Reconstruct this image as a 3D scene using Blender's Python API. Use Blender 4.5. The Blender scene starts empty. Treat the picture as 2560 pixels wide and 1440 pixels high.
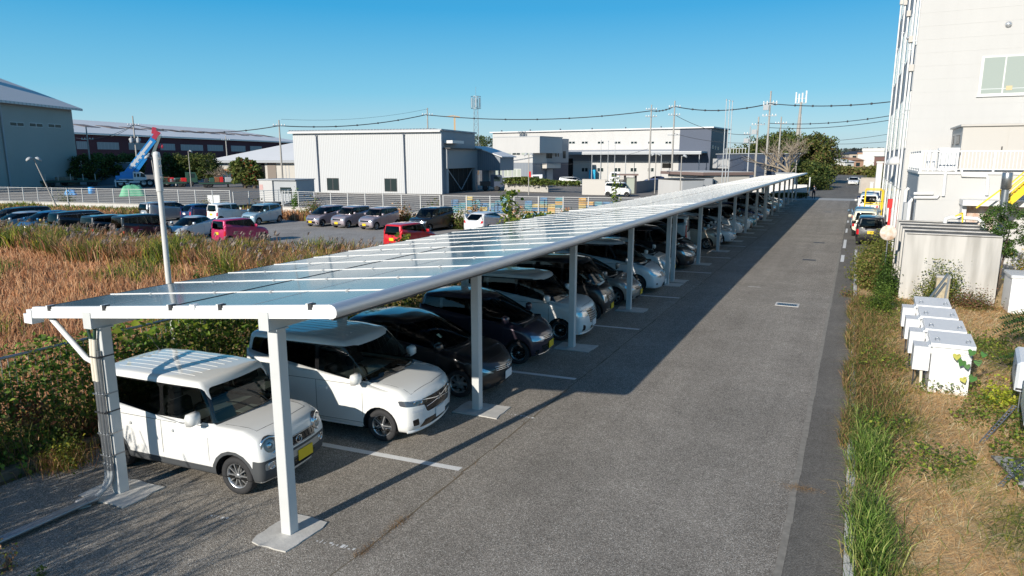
import bpy, bmesh, math, random
import numpy as np
from mathutils import Vector, Matrix
from mathutils.bvhtree import BVHTree
R = math.radians
SC = bpy.context.scene
COL = SC.collection
random.seed(7)
rng = np.random.default_rng(11)

# ---------------------------------------------------------------- camera
cam_d = bpy.data.cameras.new('camera'); cam = bpy.data.objects.new('camera', cam_d); COL.objects.link(cam)
FPX, PITCH, YAW = 1690.0, R(10.852), R(26.697)
CAM = Vector((6.277, -5.967, 4.85))
cam.location = CAM; cam.rotation_euler = (R(90) - PITCH, 0, YAW)
cam_d.sensor_width = 36; cam_d.lens = 36 * FPX / 2560; cam_d.clip_start = .1; cam_d.clip_end = 6000
SC.camera = cam
# ---------------------------------------------------------------- world, sun, exposure
SUN = Vector((.437, 2.37, -1)).normalized()          # direction the light travels
w = bpy.data.worlds.new('World'); SC.world = w; w.use_nodes = True
nt = w.node_tree; bg = nt.nodes['Background']
sky = nt.nodes.new('ShaderNodeTexSky'); sky.sky_type = 'NISHITA'; sky.sun_disc = False
sky.sun_elevation = R(22.5); sky.sun_rotation = R(190.4); sky.air_density = 1.0; sky.dust_density = .35; sky.ozone_density = 2.2
tcw = nt.nodes.new('ShaderNodeTexCoord'); sep = nt.nodes.new('ShaderNodeSeparateXYZ'); rp = nt.nodes.new('ShaderNodeValToRGB'); mxw = nt.nodes.new('ShaderNodeMix'); mxw.data_type = 'RGBA'
vm = nt.nodes.new('ShaderNodeVectorMath'); vm.operation = 'SCALE'; vm.inputs[3].default_value = .12
nt.links.new(tcw.outputs['Generated'], sep.inputs[0]); nt.links.new(sep.outputs[2], rp.inputs[0])
e = rp.color_ramp.elements                          # clear autumn air: the horizon stays pale blue
for q in (1,2,3,4): e.new(.5)
for el, (p_, c_) in zip(e, ((0,(.44,.57,.66)),(.035,(.35,.60,.73)),(.09,(.16,.51,.73)),(.20,(.01,.34,.67)),(.45,(.02,.16,.38)),(1,(.03,.09,.24)))): el.position = p_; el.color = (*c_, 1)
nt.links.new(sky.outputs[0], vm.inputs[0]); mxw.inputs[0].default_value = .86; nt.links.new(vm.outputs[0], mxw.inputs[6]); nt.links.new(rp.outputs[0], mxw.inputs[7]); nt.links.new(mxw.outputs[2], bg.inputs[0]); bg.inputs[1].default_value = 1.0
sd = bpy.data.lights.new('sun', 'SUN'); sd.energy = 5.0; sd.angle = R(.53); sd.color = (1, .93, .82)
so = bpy.data.objects.new('sun', sd); COL.objects.link(so); so.rotation_euler = SUN.to_track_quat('-Z', 'Y').to_euler(); so.location = (0, -20, 40)
SC.view_settings.view_transform = 'Standard'; SC.view_settings.look = 'None'; SC.view_settings.exposure = .14; SC.view_settings.gamma = 1
SC.cycles.max_bounces = 8; SC.cycles.transparent_max_bounces = 24; SC.cycles.caustics_reflective = False; SC.cycles.caustics_refractive = False

# ---------------------------------------------------------------- surveying: from the picture to the place
def ray(u, v):
    a = (u - 1280) / FPX; b = (720 - v) / FPX
    F = math.cos(PITCH) + b * math.sin(PITCH); U = -math.sin(PITCH) + b * math.cos(PITCH)
    return Vector((a * math.cos(YAW) - F * math.sin(YAW), a * math.sin(YAW) + F * math.cos(YAW), U))
def at(u, v, z=0.0):
    d = ray(u, v); return CAM + d * ((z - CAM.z) / d.z)
def ad(u, v, D):
    d = ray(u, v); return CAM + d * (D / math.hypot(d.x, d.y))
def zat(u, v, D): return ad(u, v, D).z

# ---------------------------------------------------------------- materials
MATS = {}
def mat(name, col, rough=.6, metal=0, coat=0, spec=.5, noise=0, nscale=5, bump=0, bscale=40, col2=None, stretch=None, emit=None):
    if name in MATS: return MATS[name]
    m = bpy.data.materials.new(name); m.use_nodes = True; MATS[name] = m
    t = m.node_tree; b = t.nodes['Principled BSDF']
    b.inputs['Base Color'].default_value = (*col, 1); b.inputs['Roughness'].default_value = rough
    b.inputs['Metallic'].default_value = metal; b.inputs['Coat Weight'].default_value = coat; b.inputs['Coat Roughness'].default_value = .03
    b.inputs['Specular IOR Level'].default_value = spec
    m.diffuse_color = (*col, 1)
    if noise or bump:
        tc = t.nodes.new('ShaderNodeTexCoord'); src = tc.outputs['Object']
        if stretch:
            mp = t.nodes.new('ShaderNodeMapping'); mp.inputs['Scale'].default_value = stretch; t.links.new(src, mp.inputs[0]); src = mp.outputs[0]
    if noise:
        n = t.nodes.new('ShaderNodeTexNoise'); n.inputs['Scale'].default_value = nscale; n.inputs['Detail'].default_value = 6; n.inputs['Roughness'].default_value = .65
        t.links.new(src, n.inputs['Vector'])
        cr = t.nodes.new('ShaderNodeValToRGB'); cr.color_ramp.elements[0].position = .32; cr.color_ramp.elements[1].position = .68
        c2 = col2 or tuple(c * (1 - noise) for c in col)
        cr.color_ramp.elements[0].color = (*c2, 1); cr.color_ramp.elements[1].color = (*col, 1)
        t.links.new(n.outputs[0], cr.inputs[0]); t.links.new(cr.outputs[0], b.inputs['Base Color'])
    if bump:
        n2 = t.nodes.new('ShaderNodeTexNoise'); n2.inputs['Scale'].default_value = bscale; n2.inputs['Detail'].default_value = 4
        t.links.new(src, n2.inputs['Vector'])
        bp = t.nodes.new('ShaderNodeBump'); bp.inputs['Strength'].default_value = bump; bp.inputs['Distance'].default_value = .02
        t.links.new(n2.outputs[0], bp.inputs['Height']); t.links.new(bp.outputs[0], b.inputs['Normal'])
    return m
def rampmat(name, stops, scales, rough=.9, bump=.3, bscale=60, mixw=.5):
    """two octaves of noise mixed into a colour ramp: ground surfaces"""
    m = bpy.data.materials.new(name); m.use_nodes = True; MATS[name] = m
    t = m.node_tree; b = t.nodes['Principled BSDF']; b.inputs['Roughness'].default_value = rough; b.inputs['Specular IOR Level'].default_value = .3
    tc = t.nodes.new('ShaderNodeTexCoord')
    ns = []
    for s in scales:
        n = t.nodes.new('ShaderNodeTexNoise'); n.inputs['Scale'].default_value = s; n.inputs['Detail'].default_value = 5; n.inputs['Roughness'].default_value = .6
        t.links.new(tc.outputs['Object'], n.inputs['Vector']); ns.append(n)
    mx = t.nodes.new('ShaderNodeMix'); mx.inputs[0].default_value = mixw
    t.links.new(ns[0].outputs[0], mx.inputs[2]); t.links.new(ns[1].outputs[0], mx.inputs[3])
    cr = t.nodes.new('ShaderNodeValToRGB'); el = cr.color_ramp.elements
    while len(el) < len(stops): el.new(.5)
    for e, (p, c) in zip(el, stops): e.position = p; e.color = (*c, 1)
    t.links.new(mx.outputs[0], cr.inputs[0]); t.links.new(cr.outputs[0], b.inputs['Base Color'])
    n2 = t.nodes.new('ShaderNodeTexNoise'); n2.inputs['Scale'].default_value = bscale; n2.inputs['Detail'].default_value = 3
    t.links.new(tc.outputs['Object'], n2.inputs['Vector'])
    bp = t.nodes.new('ShaderNodeBump'); bp.inputs['Strength'].default_value = bump; bp.inputs['Distance'].default_value = .03
    t.links.new(n2.outputs[0], bp.inputs['Height']); t.links.new(bp.outputs[0], b.inputs['Normal'])
    return m
def glassmat(name, tint, rough=.0, ior=1.5):
    m = bpy.data.materials.new(name); m.use_nodes = True; MATS[name] = m
    t = m.node_tree; t.nodes.remove(t.nodes['Principled BSDF']); out = t.nodes['Material Output']
    tr = t.nodes.new('ShaderNodeBsdfTransparent'); tr.inputs[0].default_value = (*tint, 1)
    gl = t.nodes.new('ShaderNodeBsdfGlossy'); gl.inputs['Roughness'].default_value = rough
    fr = t.nodes.new('ShaderNodeFresnel'); fr.inputs[0].default_value = ior
    mx = t.nodes.new('ShaderNodeMixShader')
    t.links.new(fr.outputs[0], mx.inputs[0]); t.links.new(tr.outputs[0], mx.inputs[1]); t.links.new(gl.outputs[0], mx.inputs[2]); t.links.new(mx.outputs[0], out.inputs[0])
    return m
def leafmat(name, trans=.35, rough=.6):
    """foliage: every leaf carries its own real colour"""
    m = bpy.data.materials.new(name); m.use_nodes = True; MATS[name] = m
    t = m.node_tree; b = t.nodes['Principled BSDF']; out = t.nodes['Material Output']
    a = t.nodes.new('ShaderNodeAttribute'); a.attribute_name = 'Col'
    b.inputs['Roughness'].default_value = rough; b.inputs['Specular IOR Level'].default_value = .25
    tl = t.nodes.new('ShaderNodeBsdfTranslucent'); mx = t.nodes.new('ShaderNodeMixShader'); mx.inputs[0].default_value = trans
    t.links.new(a.outputs[0], b.inputs['Base Color']); t.links.new(a.outputs[0], tl.inputs[0])
    t.links.new(b.outputs[0], mx.inputs[1]); t.links.new(tl.outputs[0], mx.inputs[2]); t.links.new(mx.outputs[0], out.inputs[0])
    return m
LEAF = leafmat('leaf')
M_white = mat('white_steel', (.80, .80, .79), .4)
M_alu = mat('silver_aluminium', (.62, .63, .64), .35, metal=.6)
M_post = mat('pale_grey_paint', (.62, .63, .62), .45, noise=.06, nscale=3)
M_conc = mat('concrete', (.50, .48, .45), .85, noise=.25, nscale=3, bump=.2)
M_conc_l = mat('light_concrete', (.62, .60, .57), .85, noise=.15, nscale=6, bump=.15)
M_black = mat('black_rubber', (.02, .02, .02), .7)
M_dark = mat('dark_plastic', (.035, .036, .04), .55)
M_galv = mat('galvanised_steel', (.38, .40, .42), .36, metal=.8, noise=.2, nscale=12)
M_wood = mat('bark', (.16, .12, .09), .9, noise=.4, nscale=15, bump=.5)
M_twig = mat('pale_twigs', (.30, .25, .19), .9)
M_wire = mat('cable', (.035, .04, .05), .6)
M_rust = mat('rust', (.32, .13, .06), .9, noise=.4, nscale=20)
M_yellow = mat('yellow_paint', (.85, .58, .02), .45)
M_red = mat('red_paint', (.65, .02, .02), .4)
M_blue = mat('blue_paint', (.02, .20, .62), .45)

# ---------------------------------------------------------------- mesh helpers
class MB:
    def __init__(s): s.v = []; s.f = []; s.m = []; s.mats = []; s.sm = []
    def mi(s, m):
        if m not in s.mats: s.mats.append(m)
        return s.mats.index(m)
    def add(s, vs, fs, m=None, smooth=False):
        o = len(s.v); s.v += [tuple(v) for v in vs]; k = s.mi(m) if m else 0
        for f in fs: s.f.append(tuple(i + o for i in f)); s.m.append(k); s.sm.append(smooth)
        return s
    def box(s, x0, y0, z0, x1, y1, z1, m=None, M=None):
        vs = [Vector(p) for p in ((x0,y0,z0),(x1,y0,z0),(x1,y1,z0),(x0,y1,z0),(x0,y0,z1),(x1,y0,z1),(x1,y1,z1),(x0,y1,z1))]
        if M is not None: vs = [M @ v for v in vs]
        return s.add(vs, [(0,3,2,1),(4,5,6,7),(0,1,5,4),(1,2,6,5),(2,3,7,6),(3,0,4,7)], m)
    def bbox(s, x0, y0, z0, x1, y1, z1, b, m=None, M=None):
        """box whose vertical and top edges are chamfered by b"""
        def ring(z, i): return [(x0+b, y0+i, z), (x1-b, y0+i, z), (x1-i, y0+b, z), (x1-i, y1-b, z), (x1-b, y1-i, z), (x0+b, y1-i, z), (x0+i, y1-b, z), (x0+i, y0+b, z)]
        vs = ring(z0, 0) + ring(z1 - b, 0) + [(x0+b,y0+b,z1),(x1-b,y0+b,z1),(x1-b,y0+b,z1),(x1-b,y1-b,z1),(x1-b,y1-b,z1),(x0+b,y1-b,z1),(x0+b,y1-b,z1),(x0+b,y0+b,z1)]
        vs = [Vector(v) for v in vs]
        if M is not None: vs = [M @ v for v in vs]
        fs = [(i, (i+1)%8, 8+(i+1)%8, 8+i) for i in range(8)] + [(8+i, 8+(i+1)%8, 16+(i+1)%8, 16+i) for i in range(8)] + [(16,18,20,22), tuple(range(7,-1,-1))]
        return s.add(vs, fs, m)
    def beam(s, a, b, w, h=None, m=None, up=(0,0,1)):
        a = Vector(a); b = Vector(b); h = h or w; d = (b - a).normalized(); u = Vector(up)
        if abs(d.dot(u)) > .98: u = Vector((1,0,0))
        x = d.cross(u).normalized(); u = x.cross(d)
        vs = [p + x*sx*w/2 + u*sz*h/2 for p in (a, b) for sx, sz in ((-1,-1),(1,-1),(1,1),(-1,1))]
        return s.add(vs, [(0,1,2,3),(7,6,5,4),(0,4,5,1),(1,5,6,2),(2,6,7,3),(3,7,4,0)], m)
    def tube(s, pts, r, n=8, m=None, cap=True, smooth=True):
        pts = [Vector(p) for p in pts]; rs = r if isinstance(r, (list, tuple)) else [r] * len(pts)
        vs = []; x = None
        for i, p in enumerate(pts):
            d = (pts[min(i+1, len(pts)-1)] - pts[max(i-1, 0)]).normalized()
            if x is None: x = d.orthogonal().normalized()
            else:
                x = (x - d * x.dot(d)); x = x.normalized() if x.length > 1e-6 else d.orthogonal().normalized()
            y = d.cross(x)
            vs += [p + (x * math.cos(2*math.pi*k/n) + y * math.sin(2*math.pi*k/n)) * rs[i] for k in range(n)]
        fs = [(i*n+k, i*n+(k+1)%n, (i+1)*n+(k+1)%n, (i+1)*n+k) for i in range(len(pts)-1) for k in range(n)]
        s.add(vs, fs, m, smooth)
        if cap: s.add(vs[:n], [tuple(range(n-1,-1,-1))], m); s.add(vs[-n:], [tuple(range(n))], m)
        return s
    def lathe(s, prof, n=24, m=None, M=None, smooth=True):
        """prof: list of (radius, height) turned round local Z"""
        vs = [Vector((r*math.cos(2*math.pi*k/n), r*math.sin(2*math.pi*k/n), z)) for r, z in prof for k in range(n)]
        if M is not None: vs = [M @ v for v in vs]
        return s.add(vs, [(i*n+k, i*n+(k+1)%n, (i+1)*n+(k+1)%n, (i+1)*n+k) for i in range(len(prof)-1) for k in range(n)], m, smooth)
    def prism(s, poly, z0, z1, m=None, M=None):
        n = len(poly); vs = [Vector((x, y, z0)) for x, y in poly] + [Vector((x, y, z1)) for x, y in poly]
        if M is not None: vs = [M @ v for v in vs]
        return s.add(vs, [tuple(range(n-1,-1,-1)), tuple(range(n, 2*n))] + [(i,(i+1)%n,n+(i+1)%n,n+i) for i in range(n)], m)
    def quad(s, a, b, c, d, m=None): return s.add([a,b,c,d], [(0,1,2,3)], m)
    def build(s, name, m=None, parent=None, recalc=True):
        me = bpy.data.meshes.new(name); me.from_pydata(s.v, [], s.f)
        ms = s.mats if s.mats and s.mats != [None] else [m]
        ms = [x if x is not None else m for x in ms]
        for x in ms: me.materials.append(x)
        me.polygons.foreach_set('material_index', s.m); me.polygons.foreach_set('use_smooth', s.sm)
        if recalc:
            bm = bmesh.new(); bm.from_mesh(me); bmesh.ops.recalc_face_normals(bm, faces=bm.faces); bm.to_mesh(me); bm.free()
        me.update()
        o = bpy.data.objects.new(name, me); COL.objects.link(o)
        if parent is not None: o.parent = parent
        return o
def tag(o, label=None, cat=None, group=None, kind=None):
    if label: o['label'] = label
    if cat: o['category'] = cat
    if group: o['group'] = group
    if kind: o['kind'] = kind
    return o
def thing(name, label, cat, loc=(0,0,0), rz=0, group=None):
    o = bpy.data.objects.new(name, None); COL.objects.link(o); o.location = loc; o.rotation_euler = (0,0,rz); o.empty_display_size = .3
    return tag(o, label, cat, group)
KIDS = {}
def copy_tree(o, parent=None):
    c = o.copy(); COL.objects.link(c)
    if parent is not None: c.parent = parent; c.matrix_parent_inverse = o.matrix_parent_inverse.copy()
    for ch in list(o.children): copy_tree(ch, c)
    return c
def relabel(o, label, cat=None, group=None):
    o['label'] = label
    if cat: o['category'] = cat
    if group: o['group'] = group
    elif 'group' in o and group is not None: del o['group']
    return o
def ROT(loc, rz): return Matrix.Translation(Vector(loc)) @ Matrix.Rotation(rz, 4, 'Z')

# ---- numpy foliage meshes
def npmesh(name, V, F3, C, parent=None, m=None):
    """V (n,3) verts, F3 list of arrays of tri/quad indices, C (n,3) colours"""
    me = bpy.data.meshes.new(name)
    loops = np.concatenate([f.ravel() for f in F3]); sizes = np.concatenate([np.full(len(f), f.shape[1]) for f in F3])
    me.vertices.add(len(V)); me.vertices.foreach_set('co', V.astype(np.float32).ravel())
    me.loops.add(len(loops)); me.loops.foreach_set('vertex_index', loops.astype(np.int32))
    me.polygons.add(len(sizes)); st = np.concatenate([[0], np.cumsum(sizes)[:-1]]); me.polygons.foreach_set('loop_start', st.astype(np.int32))
    me.update(calc_edges=True)
    a = me.color_attributes.new('Col', 'FLOAT_COLOR', 'POINT')
    a.data.foreach_set('color', np.concatenate([C, np.ones((len(C),1))], 1).astype(np.float32).ravel())
    me.materials.append(m or LEAF)
    o = bpy.data.objects.new(name, me); COL.objects.link(o)
    if parent is not None: o.parent = parent
    return o
def blades(P, h, wd, lean, az, col, droop=.3, tipcol=None):
    """grass blades: base points P (n,3), height, width, lean (horizontal reach / height), azimuth"""
    n = len(P); dx = np.cos(az); dy = np.sin(az)
    D = np.stack([dx, dy, np.zeros(n)], 1); S = np.stack([-dy, dx, np.zeros(n)], 1) * (wd/2)[:,None]
    tw = rng.uniform(0, math.pi, n); S = (np.stack([np.cos(tw), np.sin(tw), np.zeros(n)], 1)) * (wd/2)[:,None]
    up = np.zeros((n,3)); up[:,2] = 1
    mid = P + D*(lean*h*.35)[:,None] + up*(h*.6)[:,None]
    tip = P + D*(lean*h)[:,None] + up*(h*(1-droop*np.minimum(lean,1)))[:,None]
    V = np.stack([P-S, P+S, mid+S*.8, mid-S*.8, tip], 1).reshape(-1,3)
    b = np.arange(n)[:,None]*5
    tc = col if tipcol is None else tipcol
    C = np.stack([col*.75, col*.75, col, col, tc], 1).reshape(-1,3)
    return V, [b+np.array([[0,1,2,3]]), b+np.array([[3,2,4]])], C
def leaves(P, size, col, up=.4, asp=.75):
    n = len(P); N = rng.normal(size=(n,3)); N[:,2] = np.abs(N[:,2]) + up; N /= np.linalg.norm(N,axis=1)[:,None]
    T = rng.normal(size=(n,3)); T -= N*(T*N).sum(1)[:,None]; T /= np.linalg.norm(T,axis=1)[:,None]; B = np.cross(N,T)
    s = size[:,None]
    V = np.stack([P-T*s*.5, P+B*s*.5*asp+N*s*.12, P+T*s*.55, P-B*s*.5*asp+N*s*.12], 1).reshape(-1,3)
    b = np.arange(n)[:,None]*4
    return V, [b+np.array([[0,1,2]]), b+np.array([[0,2,3]])], np.repeat(col, 4, 0)
def joinm(parts):
    V = []; F = []; C = []; o = 0
    for v, f, c in parts: V.append(v); C.append(c); F += [x+o for x in f]; o += len(v)
    q = [x for x in F if x.shape[1] == 4]; t = [x for x in F if x.shape[1] == 3]
    return np.concatenate(V), ([np.concatenate(q)] if q else []) + ([np.concatenate(t)] if t else []), np.concatenate(C)
def palette(cols, n, var=.15, w=None):
    cols = np.array(cols, float); p = None if w is None else np.array(w, float)/sum(w)
    c = cols[rng.choice(len(cols), n, p=p)]
    return np.clip(c * rng.uniform(1-var, 1+var, (n,1)), 0, 1)
# ================================================================ SETTING
def asphalt(name, dark, mid, light, cell=46, tint=1.0):
    """stones of many tones set in dark binder, with traffic-worn lanes and faint patches"""
    m = bpy.data.materials.new(name); m.use_nodes = True; MATS[name] = m; t = m.node_tree; b = t.nodes['Principled BSDF']; b.inputs['Roughness'].default_value = .9; b.inputs['Specular IOR Level'].default_value = .2
    N = t.nodes.new; L = t.links.new; tc = N('ShaderNodeTexCoord')
    vo = N('ShaderNodeTexVoronoi'); vo.inputs['Scale'].default_value = cell; L(tc.outputs['Object'], vo.inputs['Vector']); sp = N('ShaderNodeSeparateColor'); L(vo.outputs['Color'], sp.inputs[0])
    cr = N('ShaderNodeValToRGB'); e = cr.color_ramp.elements; e.new(.5); e.new(.85)
    for el, (p, c) in zip(e, ((0,dark),(.5,mid),(.85,tuple(c*1.5 for c in mid)),(1,light))): el.position = p; el.color = (*c,1)
    L(sp.outputs[0], cr.inputs[0]); last = cr.outputs[0]
    for sc, st, lo, hi in ((.5,(1,1,1),.80,1.16),(1.0,(1.1,.045,1),.84,1.12),(6,(1,1,1),.90,1.10)):
        mp = N('ShaderNodeMapping'); mp.inputs['Scale'].default_value = st; L(tc.outputs['Object'], mp.inputs[0]); n = N('ShaderNodeTexNoise'); n.inputs['Scale'].default_value = sc; n.inputs['Detail'].default_value = 6; n.inputs['Roughness'].default_value = .7; L(mp.outputs[0], n.inputs['Vector'])
        mr = N('ShaderNodeMapRange'); mr.inputs[1].default_value = .3; mr.inputs[2].default_value = .7; mr.inputs[3].default_value = lo; mr.inputs[4].default_value = hi; L(n.outputs[0], mr.inputs[0])
        mu = N('ShaderNodeVectorMath'); mu.operation = 'SCALE'; L(last, mu.inputs[0]); L(mr.outputs[0], mu.inputs[3]); last = mu.outputs[0]
    L(last, b.inputs['Base Color']); bp = N('ShaderNodeBump'); bp.inputs['Strength'].default_value = .6; bp.inputs['Distance'].default_value = .012; L(vo.outputs['Distance'], bp.inputs['Height']); L(bp.outputs[0], b.inputs['Normal']); return m
M_asph = asphalt('asphalt', (.13,.115,.095), (.275,.246,.21), (.64,.60,.53), 105)
M_gut = asphalt('smooth_asphalt_gutter', (.13,.12,.105), (.172,.159,.14), (.22,.205,.183), 90)
M_soil = rampmat('soil', [(.3,(.05,.045,.03)),(.55,(.13,.10,.06)),(.8,(.22,.17,.10))], (8, .5), .95, .6, 30)
M_gravel = rampmat('gravel', [(.3,(.16,.15,.14)),(.5,(.30,.28,.26)),(.72,(.48,.46,.43))], (14, .6), .95, .6, 12, .35)
M_yard = rampmat('yard_ground', [(.3,(.14,.13,.12)),(.6,(.24,.22,.20))], (3, .1), .95, .2, 10)
M_line = mat('road_paint', (.82,.82,.80), .7, noise=.3, nscale=60, col2=(.60,.59,.57))
M_far = mat('far_ground', (.13,.13,.08), .95, noise=.4, nscale=.03)

def sheet(name, poly, z, m, holes=None):
    b = MB(); b.add([(x, y, z) for x, y in poly], [tuple(range(len(poly)))], m); o = b.build(name, m); return tag(o, kind='structure')
# terrain: one sheet out to the horizon, the field and gravel lot lie lower
sheet('ground', [(-3000,-400),(3000,-400),(3000,5000),(-3000,5000)], -.60, M_far)
sheet('field', [(-130,-60),(-5.75,-60),(-5.75,90),(-130,60)], -.47, M_soil)
b = MB(); lot = [(-57,18.5),(-30,19.5),(-17,20.5),(-9,24),(-9.3,40.5),(-24,39.6),(-48,38.6),(-50,25),(-57,24)]
sheet('gravel_lot', lot, -.45, M_gravel)
sheet('yard', [(-240,14),(-78,33),(-57,37.2),(-40.5,40.6),(-23.5,41.4),(-8.2,45),(-7.9,92),(-60,460),(-500,420)], -.03, M_yard)
b = MB(); b.box(-6.0,-60,-.6,8.6,86,-.004, M_soil); tag(b.build('embankment'), kind='structure')
sheet('asphalt_lane', [(-4.85,-60),(5.86,-60),(5.86,82.4),(-4.85,82.4)], 0, M_asph)
sheet('far_road', [(-4.5,87),(9.5,87),(9.6,150),(13,228),(-4,236),(-3.6,150)], .002, M_gut)
sheet('gutter_strip', [(5.86,-60),(6.52,-60),(6.52,33),(5.86,33)], .004, M_gut)
sheet('car_row_pavement', [(5.86,33),(8.36,33),(8.36,82.4),(5.86,82.4)], 0, M_gut)
sheet('gate_threshold', [(-4.85,82.4),(8.4,82.4),(8.4,87),(-4.85,87)], .006, mat('pale_threshold_concrete', (.42,.41,.39), .85, noise=.15, nscale=2))
sheet('verge_soil', [(6.66,-60),(30,-60),(30,36),(6.66,33)], .06, rampmat('verge_soil', [(.3,(.26,.17,.08)),(.5,(.56,.39,.20)),(.75,(.78,.59,.34))], (12, .8), .95, .6, 40))
kb = MB()
for i in range(64):
    y = -30 + i; kb.bbox(6.53, y, -.02, 6.65, y+.985, .12, .015, M_conc_l)
tag(kb.build('kerb'), kind='structure')
kb = MB()
for i in range(58):
    y = -30 + i*2; kb.bbox(-5.2, y, -.02, -4.98, y+1.98, .14, .02, mat('mossy_kerb', (.20,.18,.14), .95, noise=.5, nscale=5))
tag(kb.build('parking_kerb'), kind='structure')
# dirt filled joint beside the stalls and painted lines
jb = MB(); y = -6.0
while y < 60:
    dx = random.uniform(-.03,.03); jb.quad((1.13+dx,y,.002),(1.145+dx+random.uniform(0,.03),y,.002),(1.15+random.uniform(-.01,.02),y+.5,.002),(1.13,y+.5,.002)); y += .5
tag(jb.build('joint_dirt', mat('joint_dirt', (.20,.16,.11), .95, noise=.4, nscale=30), recalc=False), kind='structure')
STALL = [2.5*i for i in range(0, 9)] + [20.9 + 2.5*i for i in range(0, 13)] + [51.8 + 2.5*i for i in range(0, 13)]
def lineY(i): return STALL[i]
lb = MB()
def paint(x0, y0, x1, y1, z=.004):
    k=.096 if x0 < 2.5 else 0; lb.quad((x0,y0+k*x0,z),(x1,y0+k*x1,z),(x1,y1+k*x1,z),(x0,y1+k*x0,z))
for yy in STALL:
    if (yy < 20.5 and (yy/2.5) % 2 == 1) or (20.9 <= yy < 51.5 and round((yy-20.9)/2.5) % 2 == 1) or (yy >= 51.8 and round((yy-51.8)/2.5) % 2 == 1):
        paint(-4.6, yy-.065, 1.05, yy+.065)
for x0, y0, x1, y1 in [(5.93,29.6,6.08,32.2),(5.93,35.2,6.08,39.6),(5.93,44,6.05,47),(5.93,52,6.05,54)]: paint(x0,y0,x1,y1,.008)
for k in range(7):     # worn remains of the old lines
    yy = [0,0,0,5,5,20,20][k]; x = [.45,.75,-1.3,.6,.9,1.0,2.2][k]; [paint(x+q*.06, yy-.05+random.uniform(-.02,.03), x+q*.06+random.uniform(.01,.05), yy+random.uniform(-.03,.02)) for q in range(5)]
lb.quad((2.9,21.0,.004),(3.35,21.0,.004),(3.35,21.05,.004),(2.9,21.05,.004))
tag(lb.build('parking_lines', M_line, recalc=False), kind='structure')

gb = MB(); y = -20
while y < 33: dx = random.uniform(-.015,.015); gb.quad((5.80+dx,y,.0045),(5.89+dx,y,.0085),(5.89,y+.8,.0085),(5.80,y+.8,.0045)); y += .8
tag(gb.build('gutter_edge', mat('dusty_joint', (.30,.275,.235), .95, noise=.35, nscale=9), recalc=False), kind='structure')
# covers in the lane
for i, (u, v, wx, wy, lab) in enumerate([(1968,762,.62,.42,'pale framed steel gully grate in the near lane'),(2023,650,.6,.35,'small gully cover, second from the camera in the lane'),(2048,607,.6,.35,'small gully cover, third from the camera in the lane'),(2069,530,.6,.5,'farthest small gully cover before the pale gate strip')]):
    p = at(u, v, 0); t = thing('gully_cover', lab, 'drain cover', (p.x, p.y, .004), 0, 'drain covers along the lane')
    g = MB(); g.box(-wx/2-.06,-wy/2-.06,-.002,wx/2+.06,-wy/2,.012,M_conc_l); g.box(-wx/2-.06,wy/2,-.002,wx/2+.06,wy/2+.06,.012,M_conc_l); g.box(-wx/2-.06,-wy/2,-.002,-wx/2,wy/2,.012,M_conc_l); g.box(wx/2,-wy/2,-.002,wx/2+.06,wy/2,.012,M_conc_l)
    if i == 0: g.build('frame', parent=t)
    else: pass
    g = MB(); n = 12
    g.box(-wx/2,-wy/2,-.003,wx/2,wy/2,.001,M_dark)
    for k in range(n): x = -wx/2 + (k+.5)*wx/n; g.box(x-.012,-wy/2,.001,x+.012,wy/2,.008,M_galv if i == 0 else M_dark)
    g.build('grate', parent=t)
# ================================================================ SOLAR CARPORT (three joined sections)
M_pv = bpy.data.materials.new('solar_glass'); M_pv.use_nodes = True
_t = M_pv.node_tree; _b = _t.nodes['Principled BSDF']
_b.inputs['Base Color'].default_value = (.085,.086,.09,1); _b.inputs['Roughness'].default_value = .17; _b.inputs['IOR'].default_value = 1.7
_b.inputs['Coat Weight'].default_value = .5; _b.inputs['Coat Roughness'].default_value = .06; _b.inputs['Coat IOR'].default_value = 1.5
_tc = _t.nodes.new('ShaderNodeTexCoord'); _n = _t.nodes.new('ShaderNodeTexNoise'); _n.inputs['Scale'].default_value = .7; _n.inputs['Detail'].default_value = 3
_bp = _t.nodes.new('ShaderNodeBump'); _bp.inputs['Strength'].default_value = .02; _bp.inputs['Distance'].default_value = .02
_t.links.new(_tc.outputs['Object'], _n.inputs['Vector']); _t.links.new(_n.outputs[0], _bp.inputs['Height']); _t.links.new(_bp.outputs[0], _b.inputs['Normal'])
M_slab = mat('footing_mortar', (.60,.58,.54), .9, noise=.22, nscale=5, bump=.2, bscale=30)
M_gutter = mat('brushed_gutter', (.62,.63,.65), .42, metal=.55)
SL = .085
SKEW = .096                     # the stalls and the carport stand a little askew to the lane
def zt(x): return 3.08 + SL*x
XL, XR, XM = -4.17, .95, -1.62
def shear(o):
    for v in o.data.vertices: v.co.y += SKEW*v.co.x
def sbox(b, x0, x1, y0, y1, dz0, dz1, m):
    """box that follows the roof slope"""
    b.add([(x0,y0,zt(x0)+dz0),(x1,y0,zt(x1)+dz0),(x1,y1,zt(x1)+dz0),(x0,y1,zt(x0)+dz0),(x0,y0,zt(x0)+dz1),(x1,y0,zt(x1)+dz1),(x1,y1,zt(x1)+dz1),(x0,y1,zt(x0)+dz1)],
          [(0,3,2,1),(4,5,6,7),(0,1,5,4),(1,2,6,5),(2,3,7,6),(3,0,4,7)], m)
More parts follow.
